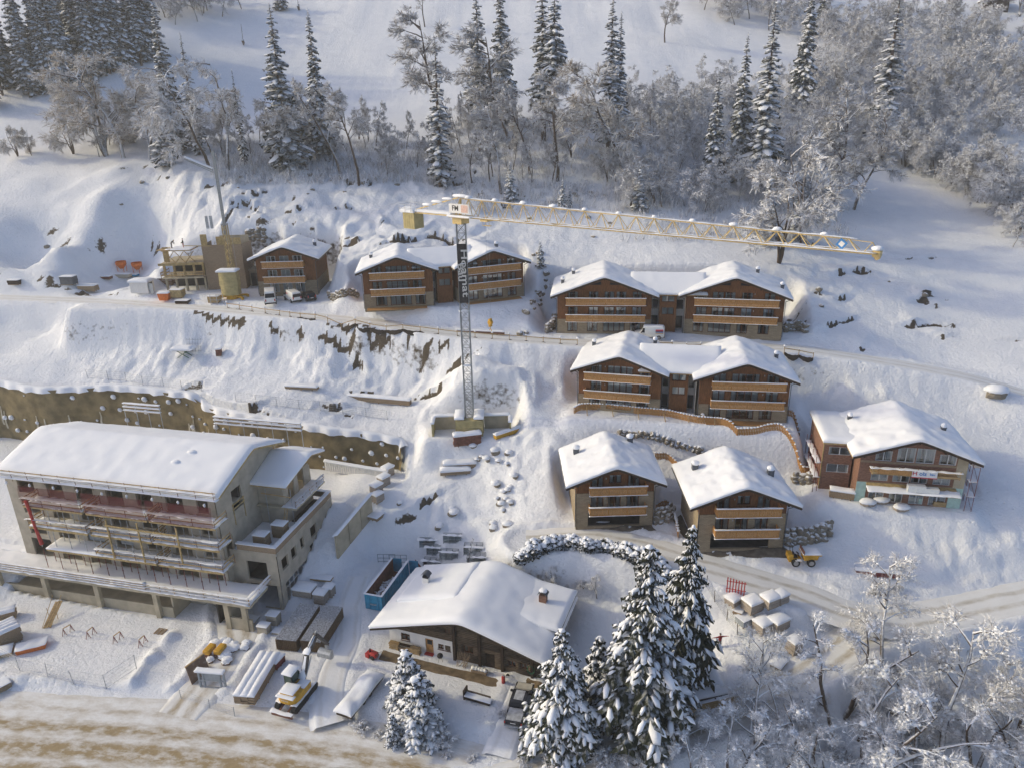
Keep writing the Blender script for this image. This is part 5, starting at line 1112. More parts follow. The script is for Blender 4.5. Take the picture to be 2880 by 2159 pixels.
MJ = Matrix.Translation((0, 0, zj)) @ Matrix.Rotation(ja, 4, 'Z')     # local x along the jib
m = MB(MJ); m.box(-.8, .8, -.8, .8, -.95, -.15, 0); m.box(-1.5, 1.6, -.75, .75, -.14, .12, 0); m.tube((0, 0, -.98), (0, 0, -.7), .8, .8, 12, 1); m.build('slewing_unit', [MT['crane_y'], MT['rust']], tc)
HT = lambda x: 2.35 * (1 - x / JL) + 1.05 * (x / JL)
for y in (-.55, .55): m = MB(MJ); m.beam((-1.0, y, .0), (JL, y, 0), .17, .17); m.build('jib_chord', MT['crane_y'], tc)
m = MB(MJ); m.beam((.2, 0, HT(0)), (JL - 2.6, 0, HT(JL - 2.6)), .15, .15); m.beam((JL - 2.6, 0, HT(JL)), (JL - .6, 0, .95), .06, .06); m.build('jib_chord', MT['crane_y'], tc)
m = MB(MJ); n = 22; st = (JL - 2) / n
for k in range(n):
    x0 = .4 + k * st; xm = x0 + st / 2; x1 = x0 + st
    for y in (-.55, .55): m.beam((x0, y, 0), (xm, 0, HT(xm)), .07, .07); m.beam((xm, 0, HT(xm)), (x1, y, 0), .07, .07)
    m.beam((x0, -.55, 0), (x0, .55, 0), .06, .06); m.beam((x0, -.55, 0), (x1, .55, 0), .04, .04)
m.beam((JL - .6, 0, .95), (JL - 1.2, -.55, 0), .06); m.beam((JL - .6, 0, .95), (JL - .2, .55, 0), .06)
m.build('jib_bracing', MT['crane_y'], tc, stuff=True)
s = MB(MJ); s.snow(.2, JL - 2, -.10, .10, lambda x, y: HT(x) + .06, .14, ny=4, nx=90, seed=3, rag=.9, lump=.9)
for y in (-.55, .55): s.snow(-.5, JL - .3, y - .12, y + .12, .07, .10, ny=4, nx=90, seed=4 + int(y * 10), rag=1.2, lump=1.2)
s.build('snow_cover', MT['snow'], tc, smooth=True)
for k in range(n):
    if k % 2 == 0: c = MB(MJ); x = .4 + k * st + st / 2; r_ = rnd.uniform(.28, .5) * (1 - .4 * k / n); c.blob((x, 0, HT(x) + .22), r_ * 1.5, r_, r_ * .75, 0, 9, 5, .12, rnd, flat=.4); c.build('snow_cap', MT['snow'], tc, smooth=True)
m = MB(MJ); m.box(JL - .4, JL + .25, -.5, .5, -.3, .25); m.tube((JL, -.3, -.35), (JL, .3, -.35), .25, .25, 10); m.build('jib_head', MT['crane_y'], tc)
c = MB(MJ); c.blob((JL - .1, 0, .4), .6, .5, .3, 0, 9, 5, .15, rnd, flat=.4); c.build('snow_cap', MT['snow'], tc, smooth=True)
m = MB(MJ @ Matrix.Translation((JL - 3.2, -.4, .65)) @ Matrix.Rotation(R(35), 4, 'Y')); m.box(-.4, .4, -.04, .02, -.4, .4, 0); m.box(-.22, .22, -.05, -.041, -.22, .22, 1); m.build('warning_sign', [MT['text_blue'], MT['sign_white']], tc)
# counter jib
m = MB(MJ)
for y in (-.55, .55): m.beam((-10.2, y, .1), (-1, y, .1), .2, .22)
for k in range(7): m.beam((-10 + k * 1.5, -.55, .1), (-10 + k * 1.5, .55, .1), .08)
m.build('counter_jib', MT['crane_y'], tc)
m = MB(MJ); m.beam((-8.6, 0, .35), (-.2, 0, HT(0) + .1), .16, .16); m.beam((-.5, -.4, .1), (.2, 0, HT(0) + .2), .22, .22); m.beam((-.5, .4, .1), (.2, 0, HT(0) + .2), .22, .22); m.build('apex_tie', MT['crane_y'], tc)
for k in range(5): m = MB(MJ); m.box(-10.1 + k * .44, -10.1 + k * .44 + .41, -.95, .95, -2.2, .0); m.build('counterweight_slab', MT['cw'], tc)
m = MB(MJ)
for y in (-1.1, 1.1):
    for z in (.65, 1.15): m.beam((-10.6, y, z), (-7.2, y, z), .035)
    for k in range(4): m.beam((-10.6 + k * 1.13, y, .1), (-10.6 + k * 1.13, y, 1.15), .035)
m.beam((-10.6, -1.1, 1.15), (-10.6, 1.1, 1.15), .035); m.build('walkway_rail', MT['steel'], tc)
s = MB(MJ); s.snow(-10.6, -8.0, -1.0, 1.0, .05, .7, seed=6); s.snow(-8.0, -1.2, -.7, .7, .2, .35, seed=7, rag=.4); s.snow(-1.4, 2.6, -1.2, -.5, .05, .3, seed=8); s.build('counter_jib_snow', MT['snow'], tc, smooth=True)
for k in range(4): c = MB(MJ); x = -6.0 + k * 1.9; c.blob((x, 0, .35 + (x + 8.6) / 8.4 * (HT(0) - .2) + .2), 1.1, .3, .22, 0, 9, 5, .15, rnd); c.build('snow_cap', MT['snow'], tc, smooth=True)
c = MB(MJ); c.blob((.3, 0, HT(0) + .28), 1.6, .5, .3, 0, 10, 5, .1, rnd, flat=.4); c.build('snow_cap', MT['snow'], tc, smooth=True)
m = MB(MJ); m.box(-1.1, 2.4, -1.0, -.9, .55, 1.75, 0); m.box(-1.1, 2.4, -1.25, -.62, .0, .08, 0); sb = m.build('name_board', [MT['sign_white']], tc)
lo_ = link('lettering', text_mesh('FM', .95, .006, MT['text_black'], True), sb); lo_.matrix_local = MJ @ Matrix.Translation((0.0, -1.012, 1.15)) @ Matrix.Rotation(R(90), 4, 'X')
m = MB(MJ); m.box(1.05, 2.2, -1.015, -1.005, .68, 1.62); m.build('emblem', MT['peach'], sb)
# trolley, ropes and hook block
tx = 4.6; m = MB(MJ); m.box(tx - .6, tx + .6, -.7, .7, -.32, -.12, 0); m.box(tx + .2, tx + 1.4, -1.2, -.7, -.75, -.7, 0)
for k in range(3): m.beam((tx + .2 + k * .6, -1.2, -.75), (tx + .2 + k * .6, -1.2, -.2), .03)
m.build('trolley', MT['crane_y'], tc)
hz_ = 24.2 + 5.5 + .8 - CB_.z
for y in (-.3, .3): m = MB(MJ); m.tube((tx, y, -.3), (tx, y * .4, hz_ - zj + .7), .014, .014, 4); m.build('hoist_rope', MT['steel'], tc)
m = MB(MJ); q = hz_ - zj
for y in (-.16, 0, .16): m.tube((tx - .0, y - .05, q + .4), (tx, y + .05, q + .4), .34, .34, 12)
m.box(tx - .14, tx + .14, -.25, .25, q - .2, q + .9); m.tube((tx, 0, q - .2), (tx, 0, q - .55), .05, .05, 6)
for k in range(7): a = -1.0 + k * .6; m.tube((tx + .16 * math.cos(a), 0, q - .75 + .16 * math.sin(a)), (tx + .16 * math.cos(a + .6), 0, q - .75 + .16 * math.sin(a + .6)), .045, .045, 6)
m.build('hook_block', MT['yellow'], tc)
# banner on the mast
bz0, bz1 = zs[14] - .15, zs[20]; m = MB(); m.box(-.62, .62, -.74, -.70, bz0, bz1); bo = m.build('mast_banner', pm('banner_cloth', (0.05, 0.045, 0.042), 0.8, 0.3, 3), tc)
for tx_, x, z, sz in (('Hoamat', .26, (bz0 + bz1) / 2 + .1, 2.05), ('Bau', -.28, (bz0 + bz1) / 2 + .2, 1.7)):
    l = link('lettering', text_mesh(tx_, sz, .006, MT['text_white'], True), bo, (x, -.752, z)); l.rotation_euler = (R(90), R(90), 0); l.scale = (1.0, .62, 1)
# ballast
for k in range(9):
    m = MB(); z = -.15 + k * .30; m.box(-2.0 + rnd.uniform(-.03, .03), 2.0, -1.9, -.75, z, z + .27); m.build('ballast_slab', MT['cw'], tc)
for sx in (-1, 1):
    m = MB(); m.box(sx * .75, sx * 2.05, -.7, 1.3, -.2, 2.9); m.build('ballast_block', MT['cw'], tc); s = MB(); a, b = sorted((sx * .72, sx * 2.12)); s.snow(a, b, -1.95, 1.35, 2.75, .5, seed=9 + sx); s.build('snow_cover', MT['snow'], tc, smooth=True)
m = MB(); m.box(-.7, .7, -1.0, 1.2, -.2, 1.3); m.build('mast_foot', MT['conc_y'], tc)
for sx, w_ in ((-1, 3.2), (1, 3.8)):   # flanking panels of the foundation pit
    x0, x1 = sorted((sx * 2.1, sx * (2.1 + w_))); m = MB(); m.box(x0, x1, .9, 1.1, -.3, 2.1, 0); fo = m.build('pit_panel', MT['conc_y'], tc)
    xe = sx * (2.1 + w_); a, b = sorted((xe, xe + sx * .25)); m = MB(); m.box(a, b, -1.6, 1.1, -.3, 2.0); m.build('pit_panel', MT['cw'], tc)
    s = MB(); s.snow(x0 - .1, x1 + .1, .75, 1.35, 2.1, .42, seed=12 + sx, ny=6); s.snow(a - .15, b + .15, -1.6, .9, 2.0, .35, seed=15 + sx, nx=5); s.build('snow_cover', MT['snow'], tc, smooth=True)
# ================================================================== SECOND CRANE (folded, on the terrace)
b0 = P(655, 838); c2 = thing('tower_crane', 'slim self-erecting crane with grey pole mast and curved ballast stack', 'crane', b0)
ztop = CAMZ + ray(600, 425).z * ((b0.y + 1.4) / ray(600, 425).y) - b0.z
for k in range(15):
    m = MB(); z = .75 + k * .285; r_ = 1.75 - .012 * k if k > 5 else 1.55; pts = [(-r_ + 2 * r_ * q / 10, -1.0 - .55 * math.sin(math.pi * q / 10), z) for q in range(11)] + [(r_, .6, z), (-r_, .6, z)]; m.prism(pts, (0, 0, .262)); m.build('ballast_slab', MT['cw'], c2)
s = MB(); s.snow(-1.8, 1.8, -1.6, .75, 5.05, .45, seed=21); s.build('snow_cover', MT['snow'], c2, smooth=True)
for a in (-150, -40, 35, 150): m = MB(); m.beam((0, 0, .55), (2.9 * math.cos(R(a)), 1.9 * math.sin(R(a)), .3), .3, .34); m.tube((2.9 * math.cos(R(a)), 1.9 * math.sin(R(a)), -.2), (2.9 * math.cos(R(a)), 1.9 * math.sin(R(a)), .35), .28, .28, 8); m.build('outrigger', MT['yellow'], c2)
m = MB(); m.tube((0, 0, -.1), (0, 0, .75), 1.1, 1.1, 14); m.build('turntable', MT['yellow'], c2)
zmid = 13.2
for (x, y) in ((-.45, 1.0), (.45, 1.0), (-.45, 1.8), (.45, 1.8)): m = MB(); m.beam((x, y, .6), (x * .8, y, zmid), .16, .16); m.build('lower_mast_leg', MT['timber_y'], c2)
m = MB()
for k in range(9): z = 1 + k * 1.35; m.beam((-.42, 1.0, z), (.42, 1.0, z + 1.3), .06); m.beam((.42, 1.0, z), (-.42, 1.0, z + 1.3), .06); m.beam((-.42, 1.8, z), (-.42, 1.0, z + 1.3), .06)
m.build('lower_mast_bracing', MT['crane_y'], c2, stuff=True)
m = MB(); m.beam((0, 1.4, zmid - 2), (0, 1.4, ztop), .42, .42); m.box(-.5, .5, .9, 1.9, zmid - .2, zmid); m.build('pole_mast', MT['crane_g'], c2)
m = MB(); m.beam((-.5, 1.4, ztop - 3.2), (-5.0, 1.0, ztop - 1.2), .2, .2); m.beam((-.5, 1.4, ztop - 3.6), (-4.6, 1.0, ztop - 1.5), .1); ao = m.build('folded_arm', MT['crane_g'], c2)
s = MB(); fm = lambda x, y, z: (-.5 - x * .91, 1.4 + y, ztop - 3.0 + x * .41 + z); s.snow(0, 4.9, -.25, .25, 0, .3, fn=fm, ny=5, seed=3); s.build('snow_cover', MT['snow'], ao, smooth=True)
for x in (-.2, .55): m = MB(); m.tube((x + .3, 1.4, ztop - .3), (x + .5, 1.5, 4), .02, .02, 4); m.build('stay_rope', MT['steel'], c2)
for x in (-3.2, -2.4):
    m = MB(); m.tube((x, 1.2, ztop - 4), (x + .3, 1.2, ztop - 11), .015, .015, 4); m.box(x, x + .45, 1.1, 1.3, ztop - 13.2, ztop - 11); m.build('hook_tackle', MT['steel'], c2)
# ================================================================== VEHICLES
def hull(prof, W, belt, roof_z, tuck=.86, n_side=None):
    """car shell from a side outline with tumblehome above the belt line and rounded ends"""
    m = MB(); L0 = min(p[0] for p in prof); L1 = max(p[0] for p in prof)
    def hw(x, z):
        k = 0 if z <= belt else (z - belt) / (roof_z - belt); w = W / 2 * (1 - (1 - tuck) * min(1, k)); e = min(x - L0, L1 - x); return w * (1 - .10 * max(0, 1 - e / .35) ** 2)
    n = len(prof); vs = [(x, -hw(x, z), z) for x, z in prof] + [(x, hw(x, z), z) for x, z in prof]
    m.add(vs, [tuple(range(n)), tuple(range(2 * n - 1, n - 1, -1))] + [(k, n + k, n + (k + 1) % n, (k + 1) % n) for k in range(n)])
    return m, hw
def bev(o, w=.05, seg=2):
    md = o.modifiers.new('bevel', 'BEVEL'); md.width = w; md.segments = seg; md.limit_method = 'ANGLE'; md.angle_limit = R(25); md.harden_normals = False
    for p in o.data.polygons: p.use_smooth = True
    return o
def wheels(root, xs, W, r=.33, w=.22):
    t = MB(); t.tube((0, -w / 2, 0), (0, w / 2, 0), r, r, 18); te = t.mesh('tyre', MT['rubber']); q = MB(); q.tube((0, -w / 2 - .012, 0), (0, w / 2 + .012, 0), r * .62, r * .62, 12); q.tube((0, -w / 2 - .03, 0), (0, w / 2 + .03, 0), r * .2, r * .2, 8); re_ = q.mesh('rim', MT['rim'])
    for x in xs:
        for s in (-1, 1): o = link('wheel', te, root, (x, s * (W / 2 - w / 2 + .02), r)); link('rim', re_, o)
def van(label, loc, heading, L=4.9, H=1.95, W=1.85, paint='van_white', kind='van', glass_side=True, group=None, cat='van', snow=.0, hood=1.0):
    t = thing('parked_van' if cat == 'van' else 'parked_car', label, cat, loc, heading, group)
    h = H; f = L / 2
    if kind == 'van': prof = [(-f, .35), (-f, .75), (-f + .04, h * .93), (-f + .2, h), (f * .34, h), (f * .42, h - .06), (f - hood, 1.12), (f - .12, .92), (f, .7), (f, .35)]
    elif kind == 'high': prof = [(-f, .4), (-f, .8), (-f + .05, h * .95), (-f + .18, h), (f * .45, h), (f * .62, h * .88), (f - .75, 1.25), (f - .12, 1.0), (f, .75), (f, .4)]
    else: prof = [(-f, .35), (-f, .7), (-f + .08, .95), (-f + .45, 1.36), (-f + .8, h), (f * .1, h), (f * .42, .98), (f - .15, .82), (f, .6), (f, .32)]
    m, hw = hull(prof, W, 1.0, h, .84 if kind != 'car' else .76); o = bev(m.build('body', MT[paint], t), .07 if kind != 'car' else .09, 3)
    g = MB()
    def side(pts, mi=0):
        for s in (-1, 1): g.poly([(x, s * (hw(x, z) + .012), z) for x, z in (pts if s < 0 else pts[::-1])], mi)
    if kind == 'car': side([(-f + .75, .95), (f * .33, .95), (f * .07, h - .1), (-f + 1.0, h - .1)])
    else:
        z1 = h - .14 if kind == 'van' else h * .80; side([(f * .30, 1.08), (f - hood - .18, 1.1), (f * .44, z1), (f * .30, z1)] if kind == 'van' else [(f * .42, 1.25), (f - .95, 1.28), (f * .62, z1), (f * .42, z1)])
    g.build('side_window', MT['car_glass'], t)
    r = MB(); zz = (h * .56, h * .86) if kind != 'car' else (.98, 1.3); xb = -f - .012
    w0, w1 = W / 2 * .84, W / 2 * .76
    if kind == 'car': r.quad((-f + .07, w0 * .95, .98), (-f + .07, -w0 * .95, .98), (-f + .40, -w1 * .92, 1.31), (-f + .40, w1 * .92, 1.31))
    else: r.quad((xb + .0, w0, zz[0]), (xb, -w0, zz[0]), (xb + .03, -w1, zz[1]), (xb + .03, w1, zz[1]))
    r.build('rear_window', MT['car_glass'], t)
    ws = MB()
    if kind == 'car': a, b = (f * .42, .98), (f * .1, h)
    elif kind == 'high': a, b = (f - .75, 1.25), (f * .62, h * .88)
    else: a, b = (f - hood, 1.12), (f * .42, h - .06)
    lp = lambda k: (a[0] + (b[0] - a[0]) * k + .018, a[1] + (b[1] - a[1]) * k + .018)
    p0, p1 = lp(.08), lp(.92); ws.quad((p0[0], -W * .42, p0[1]), (p0[0], W * .42, p0[1]), (p1[0], W * .38, p1[1]), (p1[0], -W * .38, p1[1])); ws.build('windscreen', MT['car_glass'], t)
    for s in (-1, 1):
        l = MB(); l.box(-f - .02, -f + .03, s * (W / 2 - .24) - .09, s * (W / 2 - .24) + .09, .75, 1.15); l.build('tail_light', MT['red'], t); l = MB(); l.box(f - .1, f + .015, s * (W / 2 - .35) - .16, s * (W / 2 - .35) + .16, .62, .8); l.build('headlight', MT['sign_white'], t)
        l = MB(); l.box(f * .5, f * .5 + .12, s * (W / 2 + .0), s * (W / 2 + .2), 1.05, 1.25); l.build('mirror', MT['black'], t)
    b = MB(); b.box(-f - .06, -f + .1, -W / 2 + .08, W / 2 - .08, .3, .52); b.build('rear_bumper', MT['black'], t); b = MB(); b.box(f - .1, f + .05, -W / 2 + .08, W / 2 - .08, .28, .5); b.build('front_bumper', MT['black'], t)
    b = MB(); b.box(-f - .02, -f - .012, -.26, .26, .62, .74); b.build('number_plate', MT['sign_white'], t)
    wheels(t, (-f + .85, f - .85), W)
    return t, hw
hd = lambda a, b: math.atan2(b[1] - a[1], b[0] - a[0])
def pl_(px, py): return P(px, py)
v1, _ = van('tall white delivery van parked before the single-gabled chalet', pl_(762, 850), R(107), 5.5, 2.5, 2.0, kind='high')
v2, hw2 = van('low white van with red logo parked beside the black car', pl_(824, 846), R(125), 4.8, 1.95, 1.88)
l = link('logo', text_mesh('IVKA', .42, .004, MT['text_red'], True), v2, (.1, .93, 1.45), (R(90), 0, R(180)))
v3, _ = van('black estate car parked beside the low white van', pl_(868, 842), R(122), 4.4, 1.5, 1.8, 'car_black', 'car', cat='car')
v4, hw4 = van('white van with striped rear side parked on the road before the largest twin chalet', pl_(1826, 950), R(166), 4.8, 1.95, 1.9)
for k, (c, z0, z1) in enumerate((('text_red', 1.45, 1.62), ('dark_red', 1.28, 1.44), ('text_blue', 1.16, 1.27), ('timber', 1.0, 1.12))):
    m = MB(); x0, x1 = -2.2, -1.0
    m.poly([(x1, hw4(x1, z0) + .013, z0), (x0, hw4(x0, z0) + .03, z0), (x0, hw4(x0, z1) + .03, z1 + .06), (x1, hw4(x1, z1) + .013, z1)]); m.build('stripe', MT[c], v4)
m = MB(); m.box(-2.2, .95, -.7, .7, 1.94, 1.97); ro = m.build('roof_rack', MT['steel'], v4); s = MB(); s.snow(-2.15, .9, -.68, .68, 1.965, .14, seed=2); s.build('snow_cover', MT['snow'], ro, smooth=True)
# pickup
MT['frosting'] = pm('thin_frost', (0.40, 0.41, 0.43), .7, .25, 2.5)
pk = thing('pickup_truck', 'black pickup truck with open snow-dusted bed beside the farmhouse garden', 'pickup', (0.05, 59.1, h1(.05, 59.1)), R(75))
f = 2.85; prof = [(-f, .5), (-f, 1.08), (-.95, 1.1), (-.88, 1.72), (-.72, 1.86), (.75, 1.86), (1.55, 1.22), (f - .25, 1.12), (f - .05, .95), (f, .5)]
m, hwp = hull(prof, 2.0, 1.05, 1.86, .82); 
bev(m.build('body', MT['car_black'], pk), .06, 3)
m = MB(); m.box(-f + .1, -1.05, -.86, -.80, 1.06, 1.16); m.box(-f + .1, -1.05, .80, .86, 1.06, 1.16); m.box(-f + .02, -f + .1, -.86, .86, 1.06, 1.16); m.box(-1.05, -.98, -.86, .86, 1.06, 1.18); m.build('bed_rail', MT['car_black'], pk)
s = MB(); s.snow(-f + .12, -1.06, -.79, .79, 1.095, .05, seed=4, rag=.4);  s.build('snow_cover', MT['frosting'], pk, smooth=True); m = MB(); m.grid(lambda u, v: (-.66 + 1.36 * u, -.66 + 1.32 * v, 1.875 - .05 * (2 * v - 1) ** 4), 8, 8); m.build('roof_frost', MT['frosting'], pk, smooth=True)
m = MB(); m.quad((-.965, .72, 1.2), (-.965, -.72, 1.2), (-.905, -.68, 1.7), (-.905, .68, 1.7)); m.build('rear_window', MT['car_glass'], pk)
m = MB(); m.quad((1.52, -.8, 1.29), (1.52, .8, 1.29), (.83, .74, 1.85), (.83, -.74, 1.85)); m.build('windscreen', MT['gold'], pk)
m = MB(); m.quad((1.62, -.85, 1.225), (f - .3, -.8, 1.135), (f - .3, .8, 1.135), (1.62, .85, 1.225)); m.build('frosted_bonnet', MT['gold'], pk)
m = MB()
for sg in (-1, 1): m.poly([(x, sg * (hwp(x, z) + .012), z) for x, z in ((-.75, 1.2), (1.35, 1.22), (.75, 1.74), (-.68, 1.74))])
m.build('side_window', MT['car_glass'], pk)
for sg in (-1, 1):
    l = MB(); l.box(-f - .02, -f + .05, sg * .86 - .07, sg * .86 + .07, .78, 1.04); l.build('tail_light', MT['red'], pk); l = MB(); l.box(1.0, 1.15, sg * 1.0, sg * 1.26, 1.18, 1.4); l.build('mirror', MT['black'], pk); l = MB(); l.box(f - .12, f + .01, sg * .72 - .18, sg * .72 + .18, .78, .98); l.build('headlight', MT['sign_white'], pk)
m = MB(); m.box(-f - .14, -f + .02, -.92, .92, .5, .68); m.build('rear_bumper', MT['steel'], pk); m = MB(); m.box(-f - .012, -f - .004, -.28, .28, .84, .94); m.build('number_plate', MT['sign_white'], pk)
wheels(pk, (-f + 1.15, f - 1.05), 2.0, .4, .26)
# excavator
ex = thing('excavator', 'yellow crawler excavator with snow-covered cab and raised boom', 'excavator', (at(836, 1962, 0)), R(71))
for sg in (-1, 1):
    m = MB(); pts = [(-1.75 + .42 * math.cos(a) , .42 + .42 * math.sin(a)) for a in [R(q) for q in range(90, 271, 22)]] + [(1.75 + .42 * math.cos(a), .42 + .42 * math.sin(a)) for a in [R(q) for q in range(-90, 91, 22)]]
    y0 = sg * 1.0 - .25; m.prism([(x, y0, z) for x, z in pts], (0, .5, 0)); to = m.build('track', MT['rubber'], ex)
    m = MB()
    for k in range(26):
        x = -1.75 + 3.5 * (k % 13) / 12; z = .85 if k < 13 else -.01; m.box(x - .06, x + .06, y0 - .02, y0 + .52, z - .02, z + .03)
    m.build('track_shoes', MT['rust'], to, stuff=True)
    s = MB(); s.snow(-1.8, 1.8, y0 + .02, y0 + .48, .87, .12, seed=20 + sg, ny=5, rag=.6); s.build('snow_cover', MT['snow'], to, smooth=True)
m = MB(); m.box(-1.2, 1.2, -.75, .75, .45, .75); m.tube((0, 0, .7), (0, 0, .95), .7, .7, 14); m.build('undercarriage', MT['black'], ex)
m = MB(); pts = [(-1.9 + .0, -.6), (-1.98, 0), (-1.9, .6), (-1.6, 1.05), (-1.0, 1.2), (1.1, 1.2), (1.1, -1.2), (-1.0, -1.2), (-1.6, -1.05)]
m.prism([(x, y, .95) for x, y in pts[::-1]], (0, 0, .75)); bev(m.build('upper_body', MT['yellow'], ex), .08, 3)
m = MB(); m.prism([(x * .93, y * .9, 1.7) for x, y in ((-1.7, -.9), (-1.7, .9), (-.1, .9), (-.1, -.9))][::-1], (0, 0, .3)); bev(m.build('engine_hood', MT['yellow'], ex), .06, 2)
s = MB(); s.snow(-1.6, -.15, -.8, .8, 2.0, .18, seed=25, rag=.3); s.snow(-1.95, -1.45, -1.0, 1.0, 1.7, .22, seed=26, rag=.4); s.snow(-.1, 1.0, -1.15, -.1, 1.7, .2, seed=27, rag=.5); s.build('snow_cover', MT['snow'], ex, smooth=True)
m = MB(); m.prism([(-.2, .2, 1.7), (1.15, .2, 1.7), (1.3, .2, 2.4), (1.0, .2, 3.05), (-.2, .2, 3.05)], (0, .98, 0)); cbo = bev(m.build('cab', MT['black'], ex), .05, 2)
m = MB(); 
for y in (.19, 1.19): m.poly([(-.08, y, 2.0), (1.05, y, 2.0), (1.18, y, 2.4), (.93, y, 2.92), (-.08, y, 2.92)] if y > 1 else [(-.08, y, 2.92), (.93, y, 2.92), (1.18, y, 2.4), (1.05, y, 2.0), (-.08, y, 2.0)])
m.quad((-.212, .3, 2.05), (-.212, 1.1, 2.05), (-.212, 1.1, 2.95), (-.212, .3, 2.95)); m.build('cab_glass', pm('green_glass', (0.02, 0.05, 0.035), .1, spec=.6), cbo)
s = MB(); s.snow(-.3, 1.15, .1, 1.28, 3.05, .38, seed=28); s.build('snow_cover', MT['snow'], cbo, smooth=True)
BP = [(1.0, -.25, 1.6), (2.2, -.25, 3.9), (4.3, -.25, 5.0)]; EP = (6.0, -.25, 2.3)
m = MB(); m.beam(BP[0], BP[1], .34, .55, 0, (0, 1, 0)); m.beam(BP[1], BP[2], .32, .45, 0, (0, 1, 0)); bm_ = m.build('boom', MT['boom'], ex)
m = MB(); m.tube((1.3, -.5, 1.9), (2.6, -.5, 3.6), .09, .09, 8); m.tube((1.3, 0, 1.9), (2.6, 0, 3.6), .09, .09, 8); m.tube((2.6, -.25, 4.6), (4.4, -.25, 5.4), .08, .08, 8); m.build('hydraulic_ram', MT['steel'], bm_)
m = MB(); m.beam(BP[2], EP, .28, .4, 0, (0, 1, 0)); m.beam((3.9, -.25, 5.3), BP[2], .28, .35, 0, (0, 1, 0)); m.build('stick', MT['boom'], ex)
s = MB(); 
for a, b in ((BP[0], BP[1]), (BP[1], BP[2])):
    A = Vector(a); Bv = Vector(b); d = Bv - A; fm = lambda x, y, z, A=A, d=d: tuple(A + d * (x / d.length) + Vector((-.12, y, .26 + z))); s.snow(.3, d.length - .3, -.05, .05, 0, .05, fn=fm, ny=4, seed=8, rag=1.5, lump=1.2)
s.build('boom_snow', MT['snow'], ex, smooth=True)
m = MB(); cs = [(EP[0] - .5 + .55 * math.cos(R(a)), EP[2] - .85 + .55 * math.sin(R(a))) for a in range(60, 301, 30)]
for y in (-1.05, .55): m.poly([(x, y, z) for x, z in cs])
for a, b in zip(cs[:-1], cs[1:]): m.quad((a[0], -1.05, a[1]), (b[0], -1.05, b[1]), (b[0], .55, b[1]), (a[0], .55, a[1]))
m.box(EP[0] - .35, EP[0] + .1, -.4, -.1, EP[2] - .5, EP[2] + .1); m.build('bucket', MT['steel'], ex)
m = MB(); m.box(-2.75, -2.62, -1.25, 1.25, .02, .5); 
for y in (-.5, .5): m.beam((-1.2, y, .6), (-2.65, y, .3), .16, .16)
bl = m.build('dozer_blade', MT['rust'], ex); s = MB(); s.snow(-2.8, -2.55, -1.2, 1.2, .5, .08, nx=4, seed=2, rag=.8); s.build('snow_cover', MT['snow'], bl, smooth=True)
link('lettering', text_mesh('VOLVO', .26, .004, MT['text_white'], True), ex, (-2.0, 0, 1.45), (R(90), 0, R(-90)))
# roll-off container
ctA = at(1029, 1712, 0.15); ctB = at(1079, 1715, .15); wv = ctB - ctA; CW_ = 2.35
ct = thing('roll_off_container', 'open blue roll-off container half full of rubble with its end door swung open', 'container', (ctA.x, ctA.y, h1(ctA.x, ctA.y)), R(-17))
Lc, Hc = 8.0, 2.25; m = MB(); m.box(0, .08, 0, Lc, .2, Hc, 0); m.box(CW_ - .08, CW_, 0, Lc, .2, Hc, 0); m.box(.08, CW_ - .08, 0, .08, .2, Hc, 0); m.box(0, CW_, 0, Lc, .12, .22, 0); m.build('tub', [MT['blue']], ct)
m = MB(); m.box(.081, .1, .09, Lc, .23, Hc - .02); m.box(CW_ - .1, CW_ - .081, .09, Lc, .23, Hc - .02); m.box(.1, CW_ - .1, .081, .1, .23, Hc - .02); m.box(.1, CW_ - .1, .1, Lc, .221, .24); m.build('rusty_lining', MT['rust'], ct)
for k in range(10):
    for x0 in (-.07, CW_): m = MB(); y = .4 + k * .8; m.box(x0, x0 + .07, y, y + .12, .2, Hc - .06); m.build('side_rib', MT['blue'], ct)
for x in (.55, 1.7): m = MB(); m.box(x, x + .12, -.07, 0, .2, Hc - .06); m.build('side_rib', MT['blue'], ct)
m = MB(); m.box(.75, 1.6, -.09, 0, .9, 1.0); m.beam((.85, -.12, .95), (1.5, -.12, .95), .08); m.box(.6, .75, .2, Lc, -.05, .12); m.box(1.6, 1.75, .2, Lc, -.05, .12); m.build('lifting_hook', MT['steel'], ct)
m = MB(); m.box(-.08, .1, -.06, Lc, Hc, Hc + .07); m.box(CW_ - .1, CW_ + .08, -.06, Lc, Hc, Hc + .07); m.box(.1, CW_ - .1, -.06, .1, Hc, Hc + .07); rm = m.build('rim', MT['blue'], ct)
s = MB(); s.snow(-.1, .12, -.06, Lc, Hc + .07, .05, nx=4, seed=2); s.snow(CW_ - .12, CW_ + .1, -.06, Lc, Hc + .07, .05, nx=4, seed=3); s.snow(0, CW_, -.08, .12, Hc + .07, .05, ny=4, seed=3); s.build('snow_cover', MT['snow'], rm, smooth=True)
m = MB(Matrix.Translation((.04, Lc, 0)) @ Matrix.Rotation(R(8), 4, 'Z')); m.box(0, 1.25, -.04, .04, .25, Hc); m.build('door_leaf', MT['blue'], ct); m = MB(Matrix.Translation((CW_, Lc + .05, 0)) @ Matrix.Rotation(R(8), 4, 'Z')); m.box(0.05, 1.3, -.04, .04, .25, Hc); m.build('door_leaf', MT['blue'], ct)
m = MB(); rr_ = random.Random(9)
for k in range(90): x = rr_.uniform(.3, CW_ - .3); y = rr_.uniform(.4, Lc - 1.5); sz = rr_.uniform(.12, .35); m.blob((x, y, .55 + .25 * math.sin(y * .7) + rr_.uniform(0, .2)), sz, sz * rr_.uniform(.6, 1.4), sz * .6, 0, 6, 4, .4, rr_)
